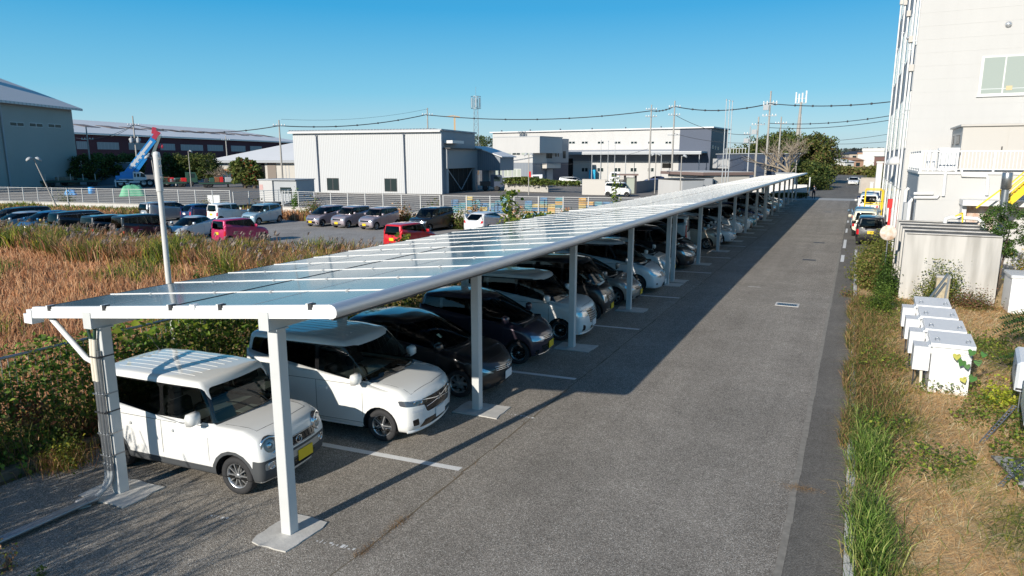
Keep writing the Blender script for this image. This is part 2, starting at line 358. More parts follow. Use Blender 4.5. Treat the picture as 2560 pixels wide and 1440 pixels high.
def carport(y0, y1, posts, label, first):
    t = thing('solar_carport', label, 'carport', (0, y0, 0), 0, 'solar carport sections end to end over the parked cars')
    def P(n, mb, m=None):
        o = mb.build(n, m, t); shear(o); o.matrix_parent_inverse = Matrix.Translation((0,-y0,0)); return o
    n = round((y1-y0)/1.133); pitch = (y1-y0)/n
    for k in range(n+1):
        yy = y0 + k*pitch; b = MB(); hw = .026 if k in (0, n) else .011
        sbox(b, XL, XR, yy-hw, yy+hw, -.02, .022 if k in (0,n) else .010, M_white)
        if k in (0,) and first:
            sbox(b, XL-.02, XR, yy-hw-.012, yy-hw, -.14, -.005, M_white)
            for q in (.13,1.28,2.55,2.96,3.42,4.85): x = XL+.25+q*.95; sbox(b, x-.02, x+.03, yy-hw-.022, yy+.03, -.03, .04, M_dark if q in (.13,1.28,2.55,3.42,4.85,6.2) else M_white); sbox(b, x-.05, x-.02, yy-hw-.024, yy+.05, -.03, .045, M_white)
        else:
            for q in (.17,.42,.62,.87): x = XL+(XR-XL)*q; sbox(b, x-.02, x+.02, yy-.024, yy+.024, .008, .022, M_alu)
        P('rail', b)
    for k in range(n):
        a, c = y0+k*pitch+.03, y0+(k+1)*pitch-.03
        for x0, x1 in ((XL, XM-.02), (XM+.02, XR-.01)):
            b = MB(); sbox(b, x0, x1, a, c, -.03, 0, M_pv); xm = (x0+x1)/2
            sbox(b, xm-.006, xm+.006, a+.003, c-.003, .0005, .0022, M_post)
            for e in ((x0,x0+.012),(x1-.012,x1)): sbox(b, e[0], e[1], a, c, .0004, .003, M_dark)
            P('solar_panel', b)
    b = MB()                    # rounded fascia gutter along the lane side
    prof = [(0,.03),(.045,.026),(.085,.004),(.105,-.035),(.108,-.08),(.09,-.118),(.045,-.14),(0,-.145),(-.02,-.09)]
    z0 = zt(XR); npf = len(prof); ya, yb = y0-.04, y1+.04 if not first else y1-.0
    vs = [(XR+px, yy, z0+pz) for yy in (ya, yb) for px, pz in prof]
    b.add(vs, [(i, (i+1)%npf, npf+(i+1)%npf, npf+i) for i in range(npf)], M_gutter, True); b.add(vs[:npf], [tuple(range(npf))], M_white); b.add(vs[npf:], [tuple(range(npf-1,-1,-1))], M_white)
    for q in range(1, int((yb-ya)/5)+1):
        yy = ya + q*5; b.box(XR+.02, yy-.01, z0-.17, XR+.128, yy+.01, z0-.03, M_alu) if False else None
    P('gutter', b); b = MB(); b.box(XR+.03, ya, z0-.158, XR+.06, yb, z0-.1365, M_dark); P('under_gutter_line', b)  # thin dark line laid along the underside of the gutter
    b = MB(); sbox(b, XL-.1, XL-.005, y0-.05, y1, -.16, -.01, M_white); P('back_gutter', b)
    for x in (0, -3.05):        # girders
        b = MB(); b.box(x-.075, y0-.06 if not first else y0-.05, zt(x)-.29, x+.075, y1-.05, zt(x)-.055, M_post); P('girder', b)
    k = y0+.55                  # rafters
    b = MB()
    while k < y1:
        sbox(b, XL, XR, k-.03, k+.03, -.054, -.032, M_post); k += 1.133
    P('rafter', b)
    for py in posts:
        for x in (0, -3.05):
            b = MB(); top = zt(x)-.29; b.bbox(x-.075, py-.075, .0, x+.075, py+.075, top+.006, .006, M_post)
            b.box(x-.1, py-.1, top-.02, x+.1, py+.1, top-.001, M_post)
            o = P('post', b)
            b = MB(); rx, ry = (.34,.42) if py == 0 and x == 0 else (.5,.36); pts = []
            for q in range(20):
                a = 2*math.pi*q/20; r = 1/max(abs(math.cos(a))/rx, abs(math.sin(a))/ry)*.94*random.uniform(.93,1.05); pts.append((x+r*math.cos(a)+(.1 if x==0 and py else 0), py+r*math.sin(a)))
            b.prism(pts, -.002, .018, M_slab); P('footing', b)
    return t
carport(-.15, 20.44, [0,5,10,15,20], 'nearest section of the white solar carport, over the white boxy car and first eight stalls', True)
carport(20.46, 51.34, [20.9+5*i for i in range(7)], 'middle section of the solar carport, past the first bright end strip on its roof', False)
carport(51.36, 82.3, [51.8+5*i for i in range(7)], 'farthest section of the solar carport, ending by the gate and the dark bushes', False)

# conduits on the near left post
t = thing('conduit_run', 'galvanised cable conduits strapped to the near left carport post and bending along the ground', 'conduit', (-3.05, -.12+SKEW*-3.05, 0))
def PT(n, mb, m=None, o=None):
    q = mb.build(n, m, t); q.matrix_parent_inverse = Matrix.Translation((3.05,.12,0)); return q
ends = at(0,1335,.06); far = at(-260, 1450, .06)
for k, (dx, r) in enumerate([(-.095,.032),(-.028,.032),(.032,.02)]):
    x = -3.05+dx; y = -.115
    hose = MB(); hose.tube([(x+.01,y,2.36),(x,y-.01,2.1),(x,y-.01,1.75)], r*1.05, 10, mat('beige_hose', (.72,.66,.55), .7)) if k < 2 else None
    if k < 2:
        PT('flexible_hose', hose)
        h2 = MB(); h2.tube([(x+.02,-.1,2.62),(x-.04 if k==0 else x+.05,-.12,2.5),(x+.01,y,2.33)], .022, 8, mat('green_black_cable', (.015,.05,.035), .5)); PT('cable', h2)
    bnd = [(x,y,1.8 if k<2 else 2.2),(x,y,.42)]; c = MB(); c.tube(bnd, r, 12, M_galv); PT('conduit', c)
    e = MB(); off = k*.055; pts = []
    d = (Vector(far)-Vector((-3.25,-.64,.06))); d.z = 0; d.normalize(); n_ = Vector((-d.y, d.x, 0))
    s0 = Vector((x,y,.42)); g0 = Vector((-3.1,-.22,.075)) + d*.18 + n_*(.07-off)
    for q in range(9):
        f = q/8; a = s0.lerp(Vector((x,y,.1)), f); c2 = Vector((x,y,.1)).lerp(g0, f); pts.append(a.lerp(c2, f))
    e.tube(pts, r*1.08, 12, mat('grey_elbow', (.33,.35,.36), .5)); PT('elbow', e)
    e = MB(); e.tube([g0, g0 + d*6.5], r, 12, M_galv); PT('conduit', e)
    j = MB(); j.tube([g0-d*.03, g0+d*.1], r*1.35, 12, M_galv); PT('coupling', j)
    j = MB(); j.tube([(x,y,.5),(x,y,.40)], r*1.35, 12, M_galv); PT('coupling', j)
for z in (2.1,1.55,1.28,.95,.62):
    s = MB(); s.box(-3.18,-.165,z,-3.0,-.155,z+.02, M_dark if z in (2.1,1.28) else M_galv); s.box(-3.0,-.16,z,-2.972,.08,z+.02, M_dark if z in (2.1,1.28) else M_galv); PT('strap', s)
p = at(208,1262,0); t2 = thing('concrete_block', 'small pale concrete block propping the conduits on the ground', 'block', (p.x,p.y,0), R(-20))
b = MB(); b.bbox(-.12,-.08,0,.12,.08,.035,.01,M_conc_l); b.build('block', parent=t2); b = MB()
for q in (-.055,.055): b.bbox(q-.05,-.075,.0352,q+.05,.075,.06,.008,M_conc_l)
b.build('saddle', parent=t2)
t3 = thing('drain_pipe', 'white slanting drain pipe from the low roof edge to the near left carport post', 'pipe', (-3.05,-.02+SKEW*-3.05,2.2))
b = MB(); b.tube([Vector(q)-Vector((-3.05,-.02,2.2)) for q in [(-4.15,-.1,2.63),(-4.02,-.12,2.56),(-3.3,-.12,2.06),(-3.13,-.1,2.0)]], .04, 12, M_white); b.build('pipe', parent=t3)
b = MB(); b.box(-1.5,-.2,.26,-1.3,-.03,.4, M_white); b.build('gutter_outlet', parent=t3)
# ================================================================ CARS
def paintm(name, col, metal=.0, rough=.35, coat=1.0):
    return mat(name, col, rough, metal, coat)
PA = dict(white=paintm('white_car_paint',(.80,.80,.78)), pearl=paintm('pearl_car_paint',(.74,.75,.76),.1), black=paintm('black_car_paint',(.008,.008,.010)),
  purple=paintm('dark_purple_car_paint',(.055,.040,.060),.4), silver=paintm('silver_car_paint',(.46,.46,.47),.55,.38), beige=paintm('beige_car_paint',(.50,.44,.36),.3,.4),
  champagne=paintm('champagne_car_paint',(.40,.37,.34),.5,.4), teal=paintm('teal_car_paint',(.05,.30,.36),.4), lightblue=paintm('light_blue_car_paint',(.33,.48,.56),.3),
  navy=paintm('navy_car_paint',(.012,.03,.11),.3), red=paintm('red_car_paint',(.62,.012,.02),.15), pink=paintm('raspberry_car_paint',(.55,.03,.12),.2),
  mauve=paintm('mauve_silver_car_paint',(.40,.34,.37),.5,.4), cream=paintm('cream_car_paint',(.78,.74,.58)), greyblue=paintm('grey_blue_car_paint',(.16,.24,.32),.5,.4),
  gold=paintm('mustard_car_paint',(.50,.36,.08),.3), aqua=paintm('pale_aqua_car_paint',(.55,.74,.76),.1), blue=paintm('blue_car_paint',(.02,.14,.32),.3), icy=paintm('icy_silver_car_paint',(.55,.61,.66),.4,.38))
G_wind = glassmat('windscreen_glass', (.34,.39,.36)); G_dark = glassmat('privacy_glass', (.07,.075,.08)); G_mid = glassmat('door_glass', (.25,.28,.27))
M_trim = mat('gloss_black_trim', (.012,.012,.013), .18, coat=.5); M_clad = mat('grey_cladding', (.065,.07,.075), .6)
M_chr = mat('chrome', (.75,.76,.78), .12, metal=1); M_lamp = mat('lamp_reflector', (.60,.62,.65), .15, metal=.7, coat=1)
M_lens = glassmat('lamp_lens', (.92,.94,.95)); M_tail = mat('tail_lamp', (.55,.01,.015), .15, coat=1); M_plate_w = mat('white_plate', (.80,.80,.79), .5)
M_plate_y = mat('yellow_plate', (.80,.55,.02), .5); M_tyre = mat('tyre', (.028,.028,.03), .8, bump=.3, bscale=30); M_alloy = mat('alloy_rim', (.60,.61,.62), .3, metal=.8)
M_seat = mat('seat_fabric', (.10,.095,.09), .9); M_seatl = mat('light_seat_fabric', (.42,.40,.36), .9); M_int = mat('cabin_lining', (.02,.02,.021), .85)
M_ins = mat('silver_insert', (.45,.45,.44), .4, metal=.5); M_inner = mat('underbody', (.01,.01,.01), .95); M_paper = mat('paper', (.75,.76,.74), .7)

def interp(pts, x):
    if x <= pts[0][0]: return pts[0][1]
    for (a, va), (b, vb) in zip(pts, pts[1:]):
        if x <= b:
            f = (x-a)/(b-a); f = f*f*(3-2*f)*.5 + f*.5; return va + (vb-va)*f
    return pts[-1][1]
def axis(h, r, n):
    e = [-h, -h+.1*r, -h+.32*r, -h+.62*r, -h+r]; m = [(-h+r) + (2*(h-r))*i/n for i in range(1, n)]
    return e + m + [-x for x in reversed(e)]
def rbox(bm, hx, hy, hz, r, n, warp, lay=None, val=0):
    A = [axis(h, min(r, h*.9), k) for h, k in zip((hx,hy,hz), n)]; V = {}
    rr = [min(r, h*.9) for h in (hx,hy,hz)]
    def vert(i, j, k):
        if (i,j,k) in V: return V[i,j,k]
        p = Vector((A[0][i], A[1][j], A[2][k])); q = Vector([max(-(h-r), min(h-r, c)) for h, c in zip((hx,hy,hz), p)]); d = p - q
        if d.length > 1e-9:
            mx = max(abs(c) for c in d); d = d.normalized() * mx
        V[i,j,k] = bm.verts.new(warp(q + d)); return V[i,j,k]
    N = [len(a)-1 for a in A]; fs = []
    for k in (0, N[2]):
        for i in range(N[0]):
            for j in range(N[1]):
                c = [(i,j,k),(i+1,j,k),(i+1,j+1,k),(i,j+1,k)]; fs.append(c if k else c[::-1])
    for j in (0, N[1]):
        for i in range(N[0]):
            for k in range(N[2]):
                c = [(i,j,k),(i+1,j,k),(i+1,j,k+1),(i,j,k+1)]; fs.append(c[::-1] if j else c)
    for i in (0, N[0]):
        for j in range(N[1]):
            for k in range(N[2]):
                c = [(i,j,k),(i,j+1,k),(i,j+1,k+1),(i,j,k+1)]; fs.append(c if i else c[::-1])
    out = []
    for c in fs:
        f = bm.faces.new([vert(*q) for q in c]); f.smooth = True; out.append(f)
        if lay is not None: f[lay] = val
    return out
def rpoly(pts, r=.04, n=3):
    """convex polygon with rounded corners"""
    out = []; m = len(pts)
    for i in range(m):
        p = Vector(pts[i]); a = (Vector(pts[i-1])-p); b = (Vector(pts[(i+1)%m])-p); rr = min(r, a.length*.45, b.length*.45)
        if rr < .004: out.append(p); continue
        s = p + a.normalized()*rr; e = p + b.normalized()*rr
        for k in range(n+1):
            f = k/n; out.append((s*(1-f)+p*f)*(1-f) + (p*(1-f)+e*f)*f)
    return out
def circ(x, z, r, n=18): return [Vector((x+r*math.cos(2*math.pi*k/n), z+r*math.sin(2*math.pi*k/n))) for k in range(n)]
AX = {'side': (0,2,1), 'front': (1,2,0), 'rear': (1,2,0), 'top': (0,1,2)}
def stencil(bm, poly, proj, pid, lay, cond=None, only=None, nmin=.15, sign=0):
    """cut a convex outline through the skin along one axis and mark what lies inside"""
    u, v, w = AX[proj]
    P = [Vector(p) for p in poly]; area = sum(P[i].x*P[(i+1)%len(P)].y - P[(i+1)%len(P)].x*P[i].y for i in range(len(P)))
    if area < 0: P.reverse()
    x0, x1 = min(p.x for p in P), max(p.x for p in P); y0, y1 = min(p.y for p in P), max(p.y for p in P)
    sg = {'front': 1, 'rear': -1, 'top': 1, 'side': sign}[proj]
    def ok(f):
        n = f.normal[w]
        if sg and n*sg < nmin: return False
        if not sg and abs(n) < nmin: return False
        cs = [q.co for q in f.verts]
        if max(c[u] for c in cs) < x0 or min(c[u] for c in cs) > x1 or max(c[v] for c in cs) < y0 or min(c[v] for c in cs) > y1: return False
        if only is not None and f[lay] not in only: return False
        return cond is None or cond(f.calc_center_median())
    faces = [f for f in bm.faces if ok(f)]
    for i in range(len(P)):
        if not faces: return []
        a, b = P[i], P[(i+1)%len(P)]; d = b-a
        if d.length < 1e-5: continue
        no = Vector((0,0,0)); no[u] = d.y; no[v] = -d.x          # outward
        co = Vector((0,0,0)); co[u] = a.x; co[v] = a.y
        fs = set(faces); g = list(fs) + list({e for f in fs for e in f.edges}) + list({q for f in fs for q in f.verts})
        r = bmesh.ops.bisect_plane(bm, geom=g, dist=1e-5, plane_co=co, plane_no=no)
        allf = {x for x in r['geom'] if isinstance(x, bmesh.types.BMFace)} | {f for f in fs if f.is_valid}
        faces = [f for f in allf if (f.calc_center_median()-co).dot(no) < 0]
    for f in faces: f[lay] = pid
    return faces
class CarSkin:
    """lower body + greenhouse + everything cut from or laid on the skin"""
    def __init__(s, sp):
        s.sp = sp; L, W, H = sp['L'], sp['W'], sp['H']; s.hx, s.hy = L/2, W/2; s.zb = sp.get('zb', .2); s.belt = sp['belt']
        s.xf = s.hx - sp['fo']; s.xr = s.xf - sp['wb']; s.wr = sp.get('wr', .29)
        s.bm = bmesh.new(); s.lay = s.bm.faces.layers.int.new('pid'); s.ids = {}; s.n = 1; s.extra = []
        T = sp['T']; F = sp.get('F', [(0,0)]); Bk = sp.get('B', [(0,0)]); bow, tap = sp.get('bow', .10), sp.get('tap', .05); hz = (s.belt - s.zb)/2; r = sp.get('r', .09)
        S = sp.get('S', [(0,.965),(.25,1),(.7,1),(1,.965)])
        def low(p):
            x, y, z = p.x, p.y, p.z + hz; zr = z/(2*hz); ya = abs(y)/s.hy
            top = interp(T, x); z = s.zb + zr*(top - s.zb)
            wf = max(0, (x-(s.hx-.75))/.75)**2; wb_ = max(0, (-x-(s.hx-.6))/.6)**2
            y *= interp(S, zr) * (1 - tap*wf) * (1 - tap*.6*wb_)
            if x < s.hx-.4 and zr > .9: z += -.015*ya**2
            elif zr > .5: z -= .05*ya**2*zr*min(1, (x-(s.hx-.4))/.3)
            x += -bow*(ya**2.3)*wf + interp(F, z)*wf + bow*.5*(ya**2.3)*wb_ - interp(Bk, z)*wb_
            return Vector((x, y, z))
        rbox(s.bm, s.hx, s.hy, hz, r, (int(L/.11), int(W/.12), 6), low, s.lay, 0)
        g = sp['G']     # xf0,xf1 (screen foot/head), xr0,xr1 (tail foot/head), wb (half width foot), wt (half width head)
        z0 = s.belt - .06; z1 = H; hg = (z1-z0)/2; mid = .5
        def grn(p):
            a = p.x; b = p.y; t = min(1, max(0, (p.z+hg)/(2*hg))); f = (a+1)/2
            ft = t**g.get('pf', 1.0)
            xf = g['xf0'] + (g['xf1']-g['xf0'])*ft + g.get('fc', .03)*math.sin(math.pi*t); xr = g['xr0'] + (g['xr1']-g['xr0'])*t**g.get('pr', 1.6)
            x = xr + (xf-xr)*f; yy = b
            x -= g.get('bow', .12)*b*b*max(0, (f-.55)/.45)**1.5; x += .05*b*b*max(0, (.3-f)/.3)
            wd = g['wb'] + (g['wt']-g['wb'])*t**1.25; nar = 1 - g.get('nf', .05)*max(0,(f-.6)/.4)**2 - g.get('nr', .04)*max(0,(.35-f)/.35)**2
            z = z0 + t*2*hg; z -= t*t*(g.get('crown', .03)*b*b + interp(g.get('roof', [(0,.05),(.3,0),(.7,0),(1,.05)]), f))
            return Vector((x, yy*wd*nar, z))
        def grn2(p): return grn(Vector((p.x/s.gx, p.y/s.gy, p.z)))
        s.gx = (g['xf0']-g['xr0'])/2; s.gy = g['wb']
        rbox(s.bm, s.gx, s.gy, hg, g.get('r', .11), (int(s.gx*2/.12), 10, 7), grn2, s.lay, -1)
        s.bm.normal_update(); s.tree = BVHTree.FromBMesh(s.bm)
    def pid(s, name, m):
        k = s.n; s.n += 1; s.ids[k] = (name, m); return k
    def side(s, name, m, poly, r=.04, cond=None, only=None, each=True, nmin=.15):
        """same outline cut on both flanks, one part per flank"""
        ks = []
        for sg in (-1, 1):
            k = s.pid(name, m); s.bm.normal_update(); stencil(s.bm, rpoly(poly, r), 'side', k, s.lay, cond, only, nmin, sg); ks.append(k)
        return ks
    def cut(s, name, m, poly, proj, r=.03, cond=None, only=None, nmin=.15, mirror=False, raw=False):
        ks = []
        for sg in ((1, -1) if mirror else (1,)):
            k = s.pid(name, m); s.bm.normal_update(); stencil(s.bm, [Vector((p[0]*sg, p[1])) for p in (poly if raw else rpoly(poly, r))], proj, k, s.lay, cond, only, nmin); ks.append(k)
        return ks
    def hit(s, proj, a, b):
        if proj == 'front': o, d = Vector((6, a, b)), Vector((-1,0,0))
        elif proj == 'rear': o, d = Vector((-6, a, b)), Vector((1,0,0))
        elif proj == 'left': o, d = Vector((a, 4, b)), Vector((0,-1,0))
        elif proj == 'right': o, d = Vector((a, -4, b)), Vector((0,1,0))
        else: o, d = Vector((a, b, 5)), Vector((0,0,-1))
        h = s.tree.ray_cast(o, d)
        return (h[0], h[1]) if h[0] is not None else (Vector((0,0,.5)), -d)
    def line(s, mb, proj, pts, r, m, n=5, step=.09, off=0):
        out = []
        for (a, b), (c, d) in zip(pts, pts[1:]):
            k = max(1, int(math.hypot(c-a, d-b)/step))
            for i in range(k): f = i/k; out.append((a+(c-a)*f, b+(d-b)*f))
        out.append(pts[-1]); P = []
        for a, b in out:
            p, nn = s.hit(proj, a, b); P.append(p + nn*off)
        mb.tube(P, r, n, m); return mb
    def split(s, root):
        """separate marked faces into objects"""
        bm = s.bm; bm.normal_update(); groups = {}
        for k in s.ids:             # stray slivers of a cut go back to the body
            fs = {f for f in bm.faces if f[s.lay] == k}; isl = []
            while fs:
                st = [fs.pop()]; cur = []
                while st:
                    f = st.pop(); cur.append(f)
                    for e in f.edges:
                        for g in e.link_faces:
                            if g in fs: fs.discard(g); st.append(g)
                isl.append(cur)
            isl.sort(key=lambda c: -sum(f.calc_area() for f in c))
            for c in isl[1:]:
                for f in c: f[s.lay] = 0
        for f in bm.faces: groups.setdefault(f[s.lay], []).append(f)
        objs = {}
        for k, fs in groups.items():
            if k == -99: continue
            name, m = ('body', s.sp['paint']) if k <= 0 else s.ids[k]
            if k == -1: continue
            if k == 0: fs = fs + groups.get(-1, [])
            idx = {}; mb = MB()
            for f in fs:
                for q in f.verts:
                    if q not in idx: idx[q] = len(mb.v); mb.v.append(tuple(q.co))
                mb.f.append(tuple(idx[q] for q in f.verts)); mb.m.append(0); mb.sm.append(True)
            o = mb.build(name, m, root, recalc=False); objs[k] = o
        bm.free(); return objs
def wheel(root, x, y, sgn, sp, sty):
    """a tyre, its rim a child of it"""
    r = sp.get('wr', .29); wd = sp.get('tw', .165); ri = r*sp.get('ri', .66); M = Matrix.Translation((x, y, r)) @ Matrix.Rotation(-sgn*math.pi/2, 4, 'X')
    b = MB(); h = wd/2
    b.lathe([(ri,-h*.8),(ri+.012,-h*.95),(r*.86,-h),(r*.955,-h*.88),(r*.99,-h*.7),(r,-h*.3),(r,h*.3),(r*.99,h*.7),(r*.955,h*.88),(r*.86,h),(ri+.012,h*.95),(ri,h*.8),(ri*.98,0),(ri,-h*.8)], 36, M_tyre, M)
    t = b.build('wheel', parent=root, recalc=False)
    b = MB(); z = h*.78
    b.lathe([(ri*.99,-h*.7),(ri*.90,-h*.6),(ri*.88,z*.3),(ri*.955,z*.95),(ri*1.01,z)], 30, M_alloy if sty != 'steel' else M_alloy, M)
    b.lathe([(.001,-z*.1),(ri*.88,-z*.1)], 24, M_inner, M, False)
    b.lathe([(ri*.5,z*.05),(ri*.5,-z*.08),(.02,z*.02)], 20, M_ins, M)
    b.lathe([(.001,z*.95),(ri*.12,z*.93),(ri*.2,z*.8),(ri*.22,z*.2)], 16, M_alloy, M)
    ns, wf, mm = {'ten': (10,.085,M_alloy), 'five': (5,.24,M_alloy), 'black': (5,.36,M_trim), 'cap': (7,.26,M_alloy), 'dark': (8,.12,M_trim)}[sty if sty in ('ten','five','black','cap','dark') else 'ten']
    for k in range(ns):
        a = 2*math.pi*k/ns; ca, sa = math.cos(a), math.sin(a)
        def pt(rr, s, zz): return M @ Vector((ca*rr - sa*s, sa*rr + ca*s, zz))
        w0, w1 = ri*wf*1.0, ri*wf*.8
        for (mA, ws, dz) in ((mm, 1, 0),) + (((M_alloy, .35, .004),) if sty == 'black' else ()):
            vs = [pt(ri*.12,-w0*ws*.5,z*.86+dz), pt(ri*.12,w0*ws*.5,z*.86+dz), pt(ri*.94,w1*ws*.62,z*.84+dz), pt(ri*.94,-w1*ws*.62,z*.84+dz), pt(ri*.12,-w0*ws*.7,z*.5), pt(ri*.12,w0*ws*.7,z*.5), pt(ri*.92,w1*ws*.8,z*.45), pt(ri*.92,-w1*ws*.8,z*.45)]
            b.add(vs, [(0,1,2,3),(0,3,7,4),(1,5,6,2)], mA)
        if sty == 'black':
            for q in (-.5,.5): b.add([pt(ri*.2,w0*q-.008,z*.87+.003),pt(ri*.2,w0*q+.008,z*.87+.003),pt(ri*.93,w1*q*1.2+.009,z*.85+.003),pt(ri*.93,w1*q*1.2-.009,z*.85+.003)], [(0,1,2,3)], M_chr)
    b.build('rim', parent=t, recalc=False); return t
def emblem(mb, s, kind, y, z, r, proj='front'):
    p, n = s.hit(proj, y, z); p = p + n*.012; sx = 1 if proj == 'front' else -1
    def P(a, b, o=0): return Vector((p.x + sx*(.006+o), y + a*r*sx, z + b*r))
    def loop(pts, rr): mb.tube([P(*q) for q in pts], rr, 5, M_chr)
    if kind == 'wing': 
        loop([(1.05*math.cos(a), .9*math.sin(a)) for a in [2*math.pi*k/20 for k in range(21)]], .006)
        loop([(-1,.05),(-.6,.42),(-.28,.45),(0,-.32),(.28,.45),(.6,.42),(1,.05)], .006)
    elif kind == 'diamonds':
        for a in (90, 210, 330):
            c = [(0,0),(.5*math.cos(R(a-30)),.5*math.sin(R(a-30))),(.9*math.cos(R(a)),.9*math.sin(R(a))),(.5*math.cos(R(a+30)),.5*math.sin(R(a+30)))]
            vs = [P(*q) for q in c] + [P(*q, .01) for q in c]; mb.add(vs, [(0,1,2,3),(4,7,6,5),(0,4,5,1),(1,5,6,2),(2,6,7,3),(3,7,4,0)], M_chr)
    elif kind == 'bar':
        loop([(math.cos(a), math.sin(a)) for a in [2*math.pi*k/20 for k in range(21)]], .008); loop([(-1.3,0),(1.3,0)], .012)
    elif kind == 'ellipse':
        loop([(1.1*math.cos(a), .75*math.sin(a)) for a in [2*math.pi*k/20 for k in range(21)]], .007); loop([(.45*math.cos(a), .7*math.sin(a)) for a in [2*math.pi*k/16 for k in range(17)]], .005); loop([(.95*math.cos(a), .3+.3*math.sin(a)) for a in [2*math.pi*k/16 for k in range(17)]], .005)
    elif kind == 'dd':
        loop([(-.7,-.7),(.2,-.7),(.75,0),(.2,.7),(-.7,.7),(-.7,-.7)], .007); loop([(-.3,-.4),(.1,-.4),(.35,0),(.1,.4),(-.3,.4)], .005)
    elif kind == 'ess': loop([(.7,.55),(0,.95),(-.7,.5),(.7,-.5),(0,-.95),(-.7,-.55)], .01)
    elif kind == 'aitch': loop([(-.6,.8),(-.45,-.8)], .01); loop([(.6,.8),(.45,-.8)], .01); loop([(-.5,0),(.5,0)], .008)
def make_car(sp):
    L, W, H = sp['L'], sp['W'], sp['H']; s = CarSkin(sp); g = sp['G']; belt = s.belt; hy = s.hy
    root = thing(sp['name'], 'car', 'car'); wr = s.wr; xf, xr = s.xf, s.xr
    isG = lambda c: c.z > belt-.03
    # floor of the cabin is open to the glasshouse
    s.bm.normal_update()
    stencil(s.bm, [(g['xr0']+.12,-hy+.13),(g['xf0']-.08,-hy+.16),(g['xf0']-.08,hy-.16),(g['xr0']+.12,hy-.13)], 'top', -99, s.lay, lambda c: abs(c.z-belt) < .06, [0], .5)
    # glasshouse: black surround then panes
    dx = lambda t: g['xf0'] + (g['xf1']-g['xf0'])*t
    zt_, zb_ = belt + (H-belt)*sp.get('wt', .82), belt + .015
    def xfz(z, off): t = (z-belt)/(H-belt); return g['xf0'] + (g['xf1']-g['xf0'])*t**g.get('pf',1) + off
    def xrz(z, off): t = (z-belt)/(H-belt); return g['xr0'] + (g['xr1']-g['xr0'])*t**g.get('pr',1.6) + off
    wfo, wro = sp.get('wfo', -.10), sp.get('wro', .14)
    out = [(xrz(zb_, wro), zb_), (xfz(zb_, wfo), zb_), (xfz((zb_+zt_)/2, wfo+.01), (zb_+zt_)/2), (xfz(zt_, wfo-.05), zt_), (xrz(zt_, wro+.03), zt_)]
    if sp.get('surround', True): s.side('window_surround', M_trim, out, .06, isG, [-1])
    xs = sp['panes']    # list of (x0, x1, glass)
    zi0, zi1 = zb_+.018, zt_-.02
    for (a, b, gm, rr) in xs:
        def cl(x, z): return min(max(x, xrz(z, wro+.025)), xfz(z, wfo-.03))
        pl = [(cl(a,zi0),zi0),(cl(b,zi0),zi0),(cl(b,(zi0+zi1)/2),(zi0+zi1)/2),(cl(b,zi1),zi1),(cl(a,zi1),zi1)]
        s.side('side_window', gm, pl, rr, isG)
    tw = g['wt']; bw = g['wb']
    wz0, wz1 = belt+sp.get('ws0',.02), H-sp.get('ws1',.15)
    y0, y1 = bw-.07, tw-.09
    s.cut('windscreen_surround', M_trim, [(-y0-.04,wz0-.04),(y0+.04,wz0-.04),(y1+.045,wz1+.025),(-y1-.045,wz1+.025)], 'front', .07, isG, [-1], .12)
    kw = s.cut('windscreen', G_wind, [(-y0,wz0),(y0,wz0),(y1,wz1),(-y1,wz1)], 'front', .07, isG, None, .12)
    rz0, rz1 = belt+sp.get('rz0',-.04), H-sp.get('rz1',.14); ry0, ry1 = bw-sp.get('ryi',.12), tw-.13
    s.cut('rear_window', G_dark, [(-ry0,rz0),(ry0,rz0),(ry1,rz1),(-ry1,rz1)], 'rear', .06, None, None, .2)
    # doors
    low = s.zb + .12
    for (a, b) in sp.get('doors', []):
        s.side('door', sp['paint'], [(a,low),(b,low),(b,belt-.04),(a,belt-.04)], .05, None, [0])
    if sp.get('clad'):
        s.side('sill_cladding', M_clad, [(xr,s.zb-.05),(xf,s.zb-.05),(xf,s.zb+sp['clad']),(xr,s.zb+sp['clad'])], .005, None, None, nmin=.05)
    if sp.get('clad'): s.side('bumper_corner', M_clad, [(xf+.30,.05),(s.hx+.1,.05),(s.hx+.1,.60),(xf+.36,.60)], .005, None, None, nmin=.04)
    # front face
    ids = {}
    for it in sp.get('front', []):
        nm, m, poly, r = it[:4]; mir = it[4] if len(it) > 4 else False
        s.cut(nm, m, poly, 'front', r, lambda c: c.x > s.hx-.85, None, sp.get('fn', .12), mir)
    for it in sp.get('rear', []):
        nm, m, poly, r = it[:4]; mir = it[4] if len(it) > 4 else False
        s.cut(nm, m, poly, 'rear', r, None, None, .1, mir)
    if sp.get('clad'):
        for x in (xf, xr):
            for sg in (-1,1):
                k = s.pid('arch_trim', M_clad); s.bm.normal_update(); stencil(s.bm, circ(x, wr, wr+.115), 'side', k, s.lay, None, None, .1, sg)
                for f in [f for f in s.bm.faces if f[s.lay] == k]: pass
    for x in (xf, xr):          # wheel openings
        s.bm.normal_update(); ra = wr + sp.get('gap', .055)
        for sg in (-1,1):
            for f in stencil(s.bm, circ(x, wr+.01, ra, 24), 'side', -99, s.lay, None, None, .05, sg): pass
        stencil(s.bm, [(x-ra+.03,-hy-.1),(x+ra-.03,-hy-.1),(x+ra-.03,hy+.1),(x-ra+.03,hy+.1)], 'top', -99, s.lay, lambda c: c.z < s.zb+.05, None, -2)
    bot = [f for f in s.bm.faces if f.normal.z < -.6 and f.calc_center_median().z < s.zb+.06]
    kb_ = s.pid('underbody', M_inner)
    for f in bot:
        if f[s.lay] != -99: f[s.lay] = kb_
    objs = s.split(root)
    # wheel wells
    ra = wr + sp.get('gap', .055) + .004
